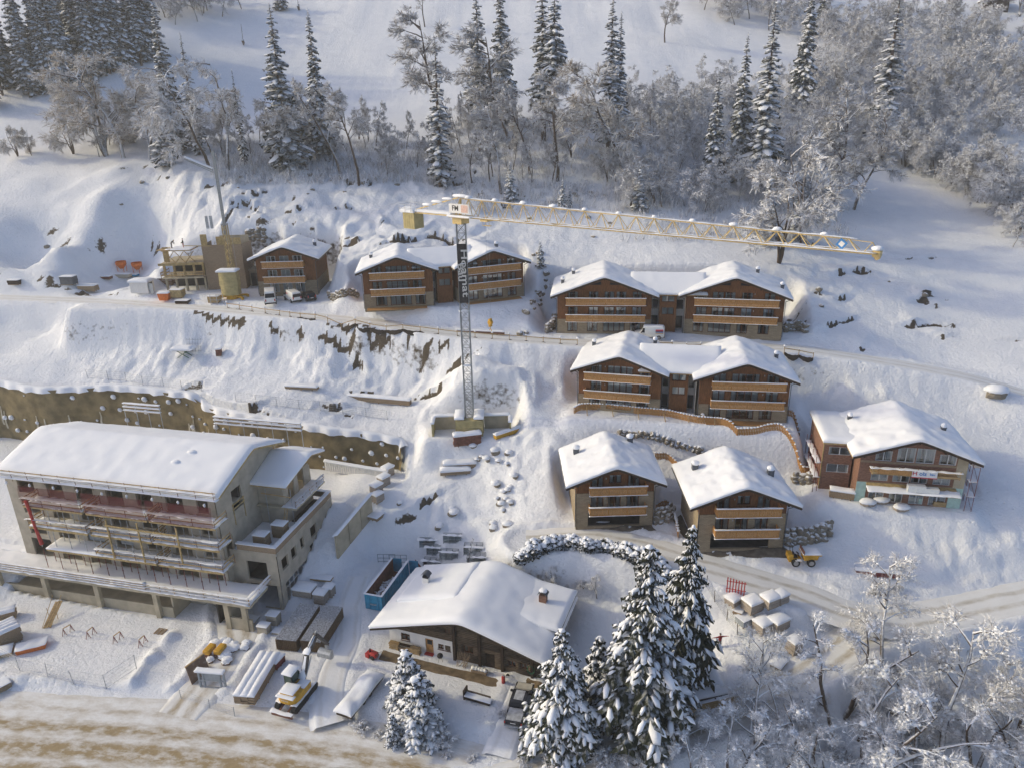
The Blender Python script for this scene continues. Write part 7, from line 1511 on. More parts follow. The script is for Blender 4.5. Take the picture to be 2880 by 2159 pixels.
def pickets(label, pxs, zz, h=1.0, step=.22, braces=0):
    pts = [at(a, b, z) for (a, b), z in zip(pxs, zz)]; c = crom(pts, 12); o = c[0]; t = thing('picket_fence', label, 'fence', o); pk_ = MB(); pk_.box(-.085, .085, -.015, .015, 0, h); pe = pk_.mesh('picket', MT['wood_pale']); acc = 0; last = None; s = MB(); pp = []
    for a, b in zip(c[:-1], c[1:]):
        L = (b - a).length; d = (b - a).normalized(); q = step - acc
        while q <= L:
            p = a + d * q; gz = h1(p.x, p.y); p.z = gz; link('picket', pe, t, p - o + Vector((0, 0, rnd.uniform(-.06, .02))), (rnd.uniform(-.05, .05), 0, math.atan2(d.y, d.x))); pp.append(p.copy()); q += step
        acc = L - (q - step)
    for z in (.3, .78):
        m = MB()
        for a, b in zip(pp[::4][:-1], pp[::4][1:]): m.beam(tuple(a - o + Vector((0, .04, z))), tuple(b - o + Vector((0, .04, z))), .04, .09)
        m.build('rail', MT['wood_pale'], t)
    for p in pp[::2]: s.blob(tuple(p - o + Vector((0, 0, h + .05))), .22 * rnd.uniform(.8, 1.3), .14, .11 * rnd.uniform(.8, 1.5), 0, 7, 4, .15, rnd)
    s.build('snow_caps', MT['snow'], t, smooth=True, stuff=True)
    for k in range(braces):
        p = pp[int((k + .7) * len(pp) / (braces + .6)) % len(pp)]; m = MB(); q = p + Vector((-.1, -2.2, 0)); q.z = h1(q.x, q.y); m.beam(tuple(p - o + Vector((0, 0, .8))), tuple(q - o), .1); m.build('brace', MT['dusty'] if 'dusty' in MT else MT['timber'], t)
    return t
pickets('long orange picket fence with snowy tops before the twin chalet garden', [(1612,1172),(1640,1158),(1720,1162),(1800,1172),(1880,1184),(1960,1212),(2020,1228),(2070,1248)], [15.8,16,15.9,15.8,15.6,15.0,14.4,14.0], braces=6)
pickets('short orange picket fence beside the garden steps of the twin chalet', [(1966,1172),(1978,1195)], [16.2,15.9]); pickets('orange picket fence at the corner of the right chalet gable', [(2208,1170),(2245,1182),(2252,1195)], [16.2,15.8,15.4])
pickets('orange picket fence below the garden running to the brick house', [(2066,1266),(2120,1272),(2180,1276),(2230,1296),(2262,1316),(2300,1314)], [13.0,12.8,12.6,12.2,11.8,11.6]); pickets('orange picket fence behind the left small chalet', [(1840,1272),(1880,1278),(1908,1296)], [12.6,12.4,12.0])
pickets('orange picket fence on the wall between the two small chalets', [(1842,1408),(1888,1402),(1896,1430),(1902,1470),(1908,1508)], [9.6,9.6,9.0,8.4,8.0])
def mesh_fence(label, pxs, h=1.9, seg=None, post='steel', wires=5, name='mesh_fence', group=None):
    pts = [P(*q) for q in pxs]; o = pts[0]; t = thing(name, label, 'fence', o, 0, group)
    for p in pts: m = MB(); m.tube(tuple(p - o + Vector((0, 0, -.3))), tuple(p - o + Vector((rnd.uniform(-.1, .1), rnd.uniform(-.1, .1), h))), .04, .04, 6); m.build('post', MT[post], t)
    for a, b in zip(pts[:-1], pts[1:]):
        m = MB(); n = wires
        for k in range(n): z = .15 + (h - .2) * k / (n - 1); m.tube(tuple(a - o + Vector((0, 0, z))), tuple(b - o + Vector((0, 0, z))), .012 if 0 < k < n - 1 else .022, .012 if 0 < k < n - 1 else .022, 4)
        nn = max(3, int((b - a).length / .5))
        for k in range(1, nn): p = a + (b - a) * (k / nn) - o; m.tube((p.x, p.y, p.z + .15), (p.x, p.y, p.z + h), .007, .007, 3)
        m.build('wire_panel', MT['steel'], t)
    return t
mesh_fence('site fence of wire panels between yard and valley road', [(2,1850),(56,1884),(134,1902),(208,1922),(300,1936),(384,1880)]); mesh_fence('low leaning wire fence in front of the snow heap by the track', [(510,1965),(590,1992),(660,2015)], 1.3)
mesh_fence('wire site fence along the upper edge of the retaining wall on the left', [(248,1064),(305,1068),(355,1072),(402,1083),(460,1086),(512,1094),(568,1100)], 1.6); mesh_fence('wire site fence along the right half of the retaining wall rim', [(664,1128),(722,1136),(780,1142),(842,1150),(902,1154),(965,1162),(1030,1172),(1090,1180)], 1.6)
mesh_fence('dark post garden fence with wire net along the pallet yard', [(1985,1648),(2010,1690),(2044,1742),(2074,1784),(2106,1832),(2138,1870)], 1.5, post='dark_wood', wires=6)
# ================================================================== STONE WALLS
rocks = []
for k in range(7):
    bm = bmesh.new(); bmesh.ops.create_icosphere(bm, subdivisions=2, radius=1.0); rr = random.Random(50 + k); ax = [rr.uniform(.75, 1.2), rr.uniform(.7, 1.0), rr.uniform(.6, .9)]
    pls = [(Vector((rr.gauss(0, 1), rr.gauss(0, 1), rr.gauss(0, 1))).normalized(), rr.uniform(.6, .85)) for _ in range(9)]
    for v in bm.verts:
        for n_, d_ in pls:
            e = v.co.dot(n_) - d_
            if e > 0: v.co -= n_ * e
        v.co = Vector((v.co.x * ax[0], v.co.y * ax[1], v.co.z * ax[2]))
    me = bpy.data.meshes.new('stone'); bm.to_mesh(me); bm.free(); me.materials.append(MT['rock']); rocks.append(me)
def rock_wall(label, pxs, rows, sz, seed, lean=.25, name='dry_stone_wall'):
    rr = random.Random(seed); pts = [P(*q) for q in pxs]; c = crom(pts, 10); o = c[0]; t = thing(name, label, 'wall', o); L = 0
    for r_ in range(rows):
        acc = rr.uniform(0, sz)
        for a, b in zip(c[:-1], c[1:]):
            ll = (b - a).length; q = sz * 1.35 - acc
            while q <= ll:
                p = a + (b - a) * (q / ll); z0 = h1(p.x, p.y); k = rr.choice(rocks); s = sz * rr.uniform(.75, 1.2); link('stone', k, t, (p.x - o.x, p.y - o.y + r_ * sz * lean, z0 - o.z + .12 + r_ * sz * .82 + rr.uniform(-.08, .08)), (rr.uniform(-.3, .3), rr.uniform(-.3, .3), rr.uniform(0, 6)), s); q += sz * 1.35 * rr.uniform(.8, 1.2)
            acc = ll - q + sz * 1.35
    return t
rock_wall('rough boulder wall stepping up beside the right small chalet', [(2200,1532),(2250,1528),(2300,1520),(2335,1505)], 4, .62, 1); rock_wall('boulder wall below the picket fence between the small chalets', [(1838,1470),(1872,1464),(1892,1452)], 4, .6, 2)
rock_wall('boulder wall holding the yard beside the brick house annex', [(2222,1352),(2262,1358),(2298,1354)], 3, .62, 3); rock_wall('snowy boulder row across the garden of the twin chalet', [(1740,1222),(1830,1232),(1900,1254),(1980,1276)], 2, .55, 4)
rock_wall('snowy boulder wall left of the largest twin chalet', [(1535,938),(1556,925),(1560,905)], 3, .6, 5); rock_wall('boulder wall on the bank right of the largest twin chalet', [(2205,935),(2240,930),(2272,940)], 3, .6, 6)
rock_wall('snowy boulder toe between the two left chalets', [(925,838),(960,836),(1010,838)], 3, .5, 7); rock_wall('boulder slope behind the half-built house', [(690,690),(720,675),(750,680)], 4, .8, 8)
# scattered boulders
for k, (px, py, s, tx) in enumerate(((2800,1110,1.6,'large lone boulder under a snow cap beside the terrace road'),(2755,195,1.2,'') )):
    if not tx: continue
    t = thing('boulder', tx, 'boulder', P(px, py)); link('stone', rocks[0], t, (0, 0, .2), (0, 0, 0), s); m = MB(); m.blob((0, 0, .75), 1.75, 1.4, .75, 0, 12, 6, .08, rnd, flat=.2); m.build('snow_cover', MT['snow'], t, smooth=True)
gBo = 'boulders on the bank below the crane'
for k in range(26):
    px, py = rnd.choice(((rnd.uniform(1380, 1450), rnd.uniform(1260, 1490)), (rnd.uniform(1090, 1300), rnd.uniform(1400, 1500)), (rnd.uniform(1330, 1440), rnd.uniform(1240, 1300)))); s = rnd.uniform(.35, .75)
    t = thing('boulder', 'snow-capped boulder sticking out of the bank below the crane', 'boulder', P(px, py), rnd.uniform(0, 6), gBo); link('stone', rnd.choice(rocks), t, (0, 0, .05), (0, 0, 0), s); m = MB(); m.blob((-.05, .25, s * .6), s * 1.05, s * .95, s * .5, 0, 10, 5, .12, rnd, flat=.3); m.build('snow_cover', MT['snow'], t, smooth=True)
gSt = 'stones in the stream gully'
for k in range(22):
    u = rnd.random(); px = 1500 + 30 * math.sin(u * 5) + rnd.uniform(-14, 14); py = 700 + 260 * u; t = thing('boulder', 'dark stone in the snowy gully between the upper twin chalets', 'boulder', P(px, py), rnd.uniform(0, 6), gSt); link('stone', rnd.choice(rocks), t, (0, 0, .0), (0, 0, 0), rnd.uniform(.4, .9))
gHi = 'stones on the upper slope'
for k in range(30):
    px, py = rnd.choice(((rnd.uniform(860, 1500), rnd.uniform(505, 560)), (rnd.uniform(1480, 1720), rnd.uniform(540, 680)), (rnd.uniform(60, 900), rnd.uniform(440, 700)), (rnd.uniform(2200, 2700), rnd.uniform(760, 960)))); t = thing('boulder', 'dark stone poking through the snow of the upper slope', 'boulder', P(px, py), rnd.uniform(0, 6), gHi); link('stone', rnd.choice(rocks), t, (0, 0, .0), (0, 0, 0), rnd.uniform(.3, .8))
# ================================================================== FARMHOUSE YARD
M5 = Matrix.Translation(of.location) @ Matrix.Rotation(R(-20), 4, 'Z')
def yard(x, y): p = M5 @ Vector((x, y, 0)); p.z = h1(p.x, p.y); return p
for k, (x, tx) in enumerate(((-8.9, 'firewood stack at the left corner of the white farmhouse wall'), (-6.2, 'firewood stack beside the farmhouse bench'))):
    t = thing('firewood_stack', tx, 'firewood', yard(x, -.6), R(-20)); lgm = MB(); lgm.tube((0, -.28, 0), (0, .28, 0), .09, .09, 7); lge = lgm.mesh('log', MT['timber'])
    for r_ in range(5):
        for q in range(7 - (r_ % 2)): link('log', lge, t, (-.6 + q * .185 + .09 * (r_ % 2), 0, .1 + r_ * .16), (0, rnd.random(), 0), rnd.uniform(.85, 1.1))
t = thing('bench', 'wooden bench against the white farmhouse wall', 'bench', yard(-7.6, -.7), R(-20)); m = MB(); m.box(-.8, .8, -.2, .2, .4, .45); m.build('seat', MT['pallet'], t); m = MB(); m.box(-.8, .8, .2, .24, .5, .9); m.build('backrest', MT['dark_wood'], t)
for x in (-.7, .7):
    for y in (-.15, .15): m = MB(); m.box(x - .04, x + .04, y - .04, y + .04, 0, .4); m.build('leg', MT['dark_wood'], t)
t = thing('snow_blower', 'small red snow blower parked at the farmhouse corner', 'snow blower', P(1052, 1848), R(150)); m = MB(); m.box(-.5, .4, -.35, .35, .25, .75); bev(m.build('engine_cover', MT['red'], t), .1); m = MB(); m.box(.4, .9, -.45, .45, .05, .6); m.build('auger_housing', MT['red'], t); m = MB(); m.tube((.5, 0, .6), (.4, .1, 1.15), .12, .09, 8); m.build('chute', MT['black'], t)
for y in (-.38, .38): m = MB(); m.tube((-.1, y - .08, .26), (-.1, y + .08, .26), .26, .26, 12); m.build('wheel', MT['rubber'], t); m = MB(); m.path([(-.45, y * .7, .7), (-1.0, y * .7, 1.05)], .03); m.build('handle', MT['black'], t)
t = thing('gas_bottle', 'red gas bottle standing behind the pickup truck', 'bottle', P(1416, 1918)); m = MB(); m.tube((0, 0, 0), (0, 0, .75), .2, .2, 12); m.blob((0, 0, .75), .2, .2, .14, 0, 12, 6); m.build('body', MT['red'], t, smooth=True); m = MB(); m.tube((0, 0, .86), (0, 0, 1.0), .07, .07, 8); m.build('valve', MT['steel'], t)
t = thing('hose_reel', 'green garden hose coil on the log wall', 'hose', tuple(yard(7.6, -.32) + Vector((0, 0, 1.2))), R(-20)); m = MB()
for q in range(3):
    for k in range(14): a = 2 * math.pi * k / 14; b = a + 2 * math.pi / 14; r_ = .36 + .03 * q; m.tube((r_ * math.cos(a), -.05 * q, r_ * 1.3 * math.sin(a)), (r_ * math.cos(b), -.05 * q, r_ * 1.3 * math.sin(b)), .025, .025, 5)
m.build('coil', MT['green'], t)
t = thing('stone_bench', 'dark garden bench under snow in the farmhouse front garden', 'bench', P(1345, 1972), R(-22)); m = MB(); m.box(-1.4, 1.4, -.3, .3, .15, .5); m.build('seat', MT['dark_wood'], t); m = MB(); m.box(-1.6, -1.45, -.3, .6, 0, 1.2); m.build('side', MT['dark_wood'], t); m = MB(); m.box(-1.4, 1.3, .3, .4, .4, .8); m.build('backrest', MT['old_wood'], t); s = MB(); s.snow(-1.4, 1.5, -.32, .3, .5, .25, seed=3, rag=.4); s.build('snow_cover', MT['snow'], t, smooth=True)
for k, (x, tx, c) in enumerate(((-3.0, 'black barbecue by the farmhouse door', 'black'), (-.3, 'bundle of sticks and tools against the log wall', 'pallet'), (1.9, 'cream cushioned garden seat under snow by the log wall', 'white_foam'), (4.2, 'white board leaning beside the gas bottle', 'sign_white'))):
    p = yard(x, -.9 - .3 * (k == 2)); t = thing(('barbecue', 'stick_bundle', 'cushioned_bench', 'leaning_board')[k], tx, ('barbecue', 'bundle', 'seat', 'board')[k], p, R(-20))
    if k == 0: m = MB(); m.blob((0, 0, .8), .35, .35, .3, 0, 12, 7); m.build('kettle', MT[c], t, smooth=True)
    if k == 0:
        for a in range(3): m = MB(); m.tube((.3 * math.cos(a * 2.1), .3 * math.sin(a * 2.1), 0), (.1 * math.cos(a * 2.1), .1 * math.sin(a * 2.1), .7), .02, .02, 5); m.build('leg', MT[c], t)
    if k == 1:
        for q in range(14): m = MB(); m.tube((rnd.uniform(-.6, .6), rnd.uniform(-.3, .1), 0), (rnd.uniform(-.8, .8), .6, rnd.uniform(1.0, 1.7)), .025, .02, 5); m.build('stick', MT[c], t)
    if k == 2: m = MB(); m.box(-.9, .9, -.3, .3, .1, .4); m.build('base', MT['pallet'], t); s = MB(); [s.blob((-.7 + q * .35, 0, .5), .28, .3, .2, 0, 8, 5, .2, rnd) for q in range(5)]; s.build('cushion', MT[c], t, smooth=True)
    if k == 3: m = MB(Matrix.Rotation(R(30), 4, 'X')); m.box(-.6, .6, -.03, .03, 0, 1.0); m.build('sheet', MT[c], t); m = MB(); m.tube((.9, 0, .2), (.9, .1, .2), .2, .2, 10); m.build('wheel', MT['rubber'], t)
# shed and timber wall by the lane
a = at(1935, 1990, 1.6); p = P(1975, 1990); t = thing('garden_shed', 'low garden shed with smooth snowy roof by the lane', 'shed', p, R(12)); m = MB(); m.box(-2.4, 2.2, .2, 3.6, -.5, 1.5); m.build('wall', MT['old_wood'], t); m = MB(); m.prism([(-2.8, -.2, 1.35), (2.6, -.2, 1.35), (2.4, 4.2, 2.2), (-2.6, 4.2, 2.2)], (0, 0, .15)); ro = m.build('roof', MT['dark_wood'], t); s = MB(); s.snow(-2.85, 2.6, -.25, 4.2, lambda x, y: 1.5 + (y + .2) * .193, .45, seed=4, rag=.06); s.build('snow_cover', MT['roof_snow'], ro, smooth=True)
pts = [P(1930, 2012), P(2010, 1994), P(2110, 1968)]; t = thing('plank_fence', 'brown horizontal plank fence along the lane below the shed', 'fence', pts[0])
for a, b in zip(pts[:-1], pts[1:]):
    for k in range(6): m = MB(); z = .1 + k * .2; m.beam(tuple(a - pts[0] + Vector((0, 0, z))), tuple(b - pts[0] + Vector((0, 0, z))), .04, .18); m.build('plank', MT['timber'], t)
for q in pts: m = MB(); m.box(q.x - pts[0].x - .07, q.x - pts[0].x + .07, q.y - pts[0].y + .03, q.y - pts[0].y + .15, q.z - pts[0].z - .3, q.z - pts[0].z + 1.35); m.build('post', MT['dark_wood'], t)
s = MB(); d = pts[2] - pts[0]; s.snow(0, d.length, -.12, .12, 1.2, .18, ny=4, seed=6, fn=lambda x, y, z: tuple(d * (x / d.length) + Vector((0, y, z)))); s.build('snow_cover', MT['snow'], t, smooth=True)
# low concrete side wall beside the pit
A, B_ = at(945, 1512, 6.2), at(1046, 1392, 8.6); t = thing('concrete_side_wall', 'low concrete wall climbing from the side block to the snowy pallets', 'wall', A); d = B_ - A
n = 3
for k in range(n): m = MB(); a, b = d * (k / n), d * ((k + 1) / n - .02); m.prism([tuple(a + Vector((0, 0, -3.2))), tuple(b + Vector((0, 0, -3.2))), tuple(b + Vector((0, 0, .3))), tuple(a + Vector((0, 0, .3)))], (-.25, .1, 0)); m.build('wall_panel', MT['conc_y'], t)
s = MB(); dl = d.length; s.snow(0, dl, -.3, .3, .3, .25, ny=5, seed=7, fn=lambda x, y, z: tuple(d * (x / dl) + Vector((y * .9 - .1, y * .4, z)))); s.build('snow_cover', MT['snow'], t, smooth=True)
A, B_ = at(912, 1302, 8.3), at(1092, 1332, 8.2); t = thing('corrugated_barrier', 'low white corrugated barrier at the foot of the retaining wall', 'barrier', A); d = B_ - A; m = MB(); m.grid(lambda u, v: tuple(d * u + Vector((0, .06 * math.sin(u * 180), -1.2 + 1.6 * v))), 180, 1); m.build('sheet', MT['render_white'], t); s = MB(); dl = d.length; s.snow(0, dl, -.3, .4, .4, .35, ny=5, seed=8, fn=lambda x, y, z: tuple(d * (x / dl) + Vector((0, y, z)))); s.build('snow_cover', MT['snow'], t, smooth=True)
# poles on the meadow and far huts
for k, (px, py) in enumerate(((1, 1),)): pass
for k, (px, py, tx) in enumerate(((685,128,'thin bare sapling on the open meadow edge'),(840,30,'lone thin marker pole at the top of the meadow'))):
    t = thing('marker_pole', tx, 'pole', P(px, py)); m = MB(); m.tube((0, 0, -.3), (.1, 0, 6.5), .12, .05, 6); m.build('pole', MT['bark'], t); m = MB(); m.blob((.1, 0, 1), .5, .5, 1.0, 0, 7, 5, .4, rnd); m.build('brush', MT['bark'], t)
for k, (px, py, tx, wx) in enumerate(((2800, 32, 'dark wooden barn at the top of the right hillside', 8), (312, 152, 'small dark hut among the tall spruces', 4))):
    t = thing('barn', tx, 'barn', P(px, py), R(-15)); m = MB(); m.box(-wx / 2, wx / 2, 0, wx * .8, -1, wx * .45); m.build('wall', MT['dark_wood'], t); m = MB(); m.prism([(-wx * .6, -.6, wx * .4), (0, -.6, wx * .68), (wx * .6, -.6, wx * .4), (wx * .6, -.6, wx * .45), (0, -.6, wx * .74), (-wx * .6, -.6, wx * .45)], (0, wx * .95, 0)); ro = m.build('roof', MT['dark_wood'], t)
    s = MB(); s.snow(-wx * .6, wx * .6, -.6, wx * .85, lambda x, y, wx=wx: wx * .74 - abs(x) * .48, .4, seed=3); s.build('snow_cover', MT['roof_snow'], ro, smooth=True)
t = thing('pasture_fence', 'thin pasture fence of dark posts high on the right meadow', 'fence', P(2345, 52))
for k in range(14): p = P(2345 + k * 14, 52 - k * 2.6); m = MB(); q = p - t.location; m.tube((q.x, q.y, q.z - .2), (q.x, q.y, q.z + 1.4), .1, .08, 5); m.build('post', MT['dark_wood'], t)
# ================================================================== PEOPLE
def person(label, loc, rz, joints, radii, edges, mats, bands, sc=1.0, group=None):
    """one continuous skinned body; bands assign materials by a function of the vertex position"""
    me = bpy.data.meshes.new('body'); me.from_pydata([tuple(j) for j in joints], edges, []); o = bpy.data.objects.new('body', me); COL.objects.link(o)
    md = o.modifiers.new('skin', 'SKIN'); md.use_smooth_shade = True; sv = me.skin_vertices[0].data if me.skin_vertices else None
    if sv is None:
        bpy.context.view_layer.objects.active = o; bm = bmesh.new(); bm.from_mesh(me); bm.verts.layers.skin.verify(); bm.to_mesh(me); bm.free(); sv = me.skin_vertices[0].data
    for k, r in enumerate(radii): sv[k].radius = (r, r) if not isinstance(r, tuple) else r
    sv[0].use_root = True; o.modifiers.new('sub', 'SUBSURF').levels = 1
    dg = bpy.context.evaluated_depsgraph_get(); nm = bpy.data.meshes.new_from_object(o.evaluated_get(dg)); bpy.data.objects.remove(o); nm.materials.clear()
    for m_ in mats: nm.materials.append(MT[m_])
    for p in nm.polygons: p.material_index = bands(p.center); p.use_smooth = True
    t = thing('person', label, 'person', loc, rz, group, sc); link('body', nm, t)
    hb_ = MB(); hd_ = joints[-1] if False else None
    return t
J = [(0,0,.95),(0,0,1.2),(0,0,1.42),(0,0,1.53),(0,.01,1.60),(0,0,1.76), (-.19,0,1.40),(-.46,-.02,1.42),(-.72,-.03,1.44),(-.80,-.03,1.45),(-.89,-.04,1.44), (.19,0,1.40),(.46,-.02,1.38),(.72,-.03,1.36),(.80,-.03,1.35),(.89,-.04,1.33), (-.10,0,.90),(-.11,-.02,.50),(-.12,.02,.08),(-.12,-.16,.03), (.10,0,.90),(.11,-.02,.50),(.12,.02,.08),(.12,-.16,.03)]
RD = [.16,.15,.17,.065,.08,.085, .085,.06,.045,.04,.03, .085,.06,.045,.04,.03, .10,.075,.06,.045, .10,.075,.06,.045]
ED = [(0,1),(1,2),(2,3),(3,4),(4,5),(2,6),(6,7),(7,8),(8,9),(9,10),(2,11),(11,12),(12,13),(13,14),(14,15),(0,16),(16,17),(17,18),(18,19),(0,20),(20,21),(21,22),(22,23)]
def bandA(c): return 1 if c.z < .98 and abs(c.x) < .4 else (2 if c.z > 1.52 and abs(c.x) < .2 else (2 if abs(c.x) > .76 else 0))
def finish_person(t, hair=True, hat=None, hz_=1.70, hx=0, hy=0):
    m = MB(); m.blob((hx, hy + .02, hz_ + .03), .115, .12, .11, 0, 10, 6, .03, rnd, flat=.2); m.build('hat' if hat else 'hair', MT[hat or 'hair'], t, smooth=True)
def hands(t, pts):
    for (p, sx) in pts:
        m = MB()
        for k in range(4): m.tube((p[0], p[1] - .03 + k * .02, p[2]), (p[0] + sx * (.08 - .012 * abs(k - 1.4)), p[1] - .035 + k * .024, p[2] - .015), .009, .007, 5)
        m.tube((p[0] - sx * .04, p[1] - .03, p[2]), (p[0] + sx * .005, p[1] - .075, p[2] - .005), .010, .008, 5); m.build('hand', MT['skin'], t)
g1 = person('person in a red jacket with both arms spread, standing in the snowy garden', P(2023, 1820), R(12), J, RD, ED, ['cloth_red', 'cloth_grey', 'skin'], bandA, 1.05); finish_person(g1); hands(g1, (((-.9, -.04, 1.44), -1), ((.9, -.04, 1.33), 1)))
M6 = Matrix.Translation(hb.location) @ Matrix.Rotation(R(4), 4, 'Z')
JB = [(0,0,.95),(0,-.12,1.16),(0,-.32,1.32),(0,-.42,1.36),(0,-.47,1.38),(0,-.58,1.42), (-.18,-.30,1.28),(-.22,-.42,1.05),(-.2,-.55,.85),(-.19,-.58,.79),(-.18,-.6,.72), (.18,-.30,1.28),(.24,-.42,1.05),(.2,-.58,.88),(.19,-.62,.82),(.18,-.65,.75)] + J[16:]
w1 = person('worker in grey overalls bending over on the top deck of the half-built house', M6 @ Vector((-5.2, .6, 7.97)), R(95), JB, RD, ED, ['cloth_grey', 'cloth_grey', 'skin'], lambda c: 2 if (c.z > 1.33 and c.y < -.45) else (2 if c.z < .8 and c.y < -.54 else (0 if c.z > .9 else 1))); finish_person(w1, hz_=1.42, hy=-.55)
JC = [(0,0,.95),(0,0,1.2),(0,0,1.42),(0,0,1.53),(0,.01,1.60),(0,0,1.76), (-.19,0,1.40),(-.26,-.06,1.12),(-.22,-.28,1.0),(-.2,-.34,.99),(-.18,-.4,.98), (.19,0,1.40),(.26,-.06,1.12),(.22,-.28,1.0),(.2,-.34,.99),(.18,-.4,.98)] + J[16:]
w2_ = person('worker in dark jacket and red trousers standing on the half-built house', M6 @ Vector((-3.2, 1.0, 7.86)), R(-60), JC, RD, ED, ['cloth_dark', 'cloth_red', 'skin'], lambda c: 2 if c.z > 1.55 else (1 if c.z < .95 and abs(c.y) < .25 else (2 if c.y < -.33 else 0))); finish_person(w2_, hat='black')

# ================================================================== AIR
hzb = MB(); hzb.box(-400, 400, -30, 460, -8, 172); hzo = hzb.build('haze', [], None); hzo['kind'] = 'stuff'; hzo['label'] = 'thin cold winter haze over the slope'
hm = bpy.data.materials.new('haze'); hm.use_nodes = True; hm.node_tree.nodes.clear(); pv = N(hm.node_tree, 'ShaderNodeVolumePrincipled'); pv.inputs['Density'].default_value = 0.00045; pv.inputs['Color'].default_value = (0.97, 0.98, 0.96, 1); pv.inputs['Anisotropy'].default_value = 0.2
ho = N(hm.node_tree, 'ShaderNodeOutputMaterial'); hm.node_tree.links.new(pv.outputs[0], ho.inputs['Volume']); hzo.data.materials.append(hm)
# ================================================================== TREES
def tent(m, pts, ws, drop, lift, mi, rnd, gap=0.0):
    """tent-shaped strip along pts: a spray of needles or the snow lying on it"""
    vs = []; up = Vector((0, 0, 1)); n = len(pts)
    for i, (p, w) in enumerate(zip(pts, ws)):
        t = pts[min(i + 1, n - 1)] - pts[max(i - 1, 0)]; s = t.cross(up)
        if s.length < 1e-5: s = Vector((1, 0, 0))
        s.normalize(); j = rnd.uniform(.75, 1.25); k = rnd.uniform(.75, 1.25); c = p + up * lift
        vs += [tuple(c - s * w * j - up * drop * w * j), tuple(c + up * lift * .4), tuple(c + s * w * k - up * drop * w * k)]
    fs = []
    for i in range(n - 1):
        if gap and rnd.random() < gap: continue
        fs += [(3 * i, 3 * i + 1, 3 * i + 4, 3 * i + 3), (3 * i + 1, 3 * i + 2, 3 * i + 5, 3 * i + 4)]
    m.add(vs, fs, mi)
def lump(m, c, r, mi, rnd, n=6, d=None):
    if d is not None:
        k0 = len(m.v); lump(m, Vector((0, 0, 0)), 1.0, mi, rnd, n); e = d.normalized(); s = e.cross(Vector((0, 0, 1))).normalized(); u = s.cross(e)
        for i in range(k0, len(m.v)): x, y, z = m.v[i]; m.v[i] = tuple(c + e * (x * r * 2.1) + s * (y * r * .95) + u * (z * r * .9))
        return
    a = rnd.random() * 6; q = [tuple(c + Vector((r * math.cos(a + 2 * math.pi * k / n) * rnd.uniform(.8, 1.2), r * math.sin(a + 2 * math.pi * k / n) * rnd.uniform(.8, 1.2), rnd.uniform(-.12, .1) * r))) for k in range(n)]
    q += [tuple(c + Vector((r * .55 * math.cos(a + 2 * math.pi * k / n), r * .55 * math.sin(a + 2 * math.pi * k / n), .5 * r))) for k in range(n)] + [tuple(c + Vector((0, 0, .66 * r))), tuple(c - Vector((0, 0, .4 * r)))]
    m.add(q, [(k, (k + 1) % n, n + (k + 1) % n, n + k) for k in range(n)] + [(n + k, n + (k + 1) % n, 2 * n) for k in range(n)] + [((k + 1) % n, k, 2 * n + 1) for k in range(n)], mi)
def smooth_snow(me, mi):
    n = len(me.polygons); a = np.zeros(n, np.int32); me.polygons.foreach_get('material_index', a); me.polygons.foreach_set('use_smooth', a == mi); return me
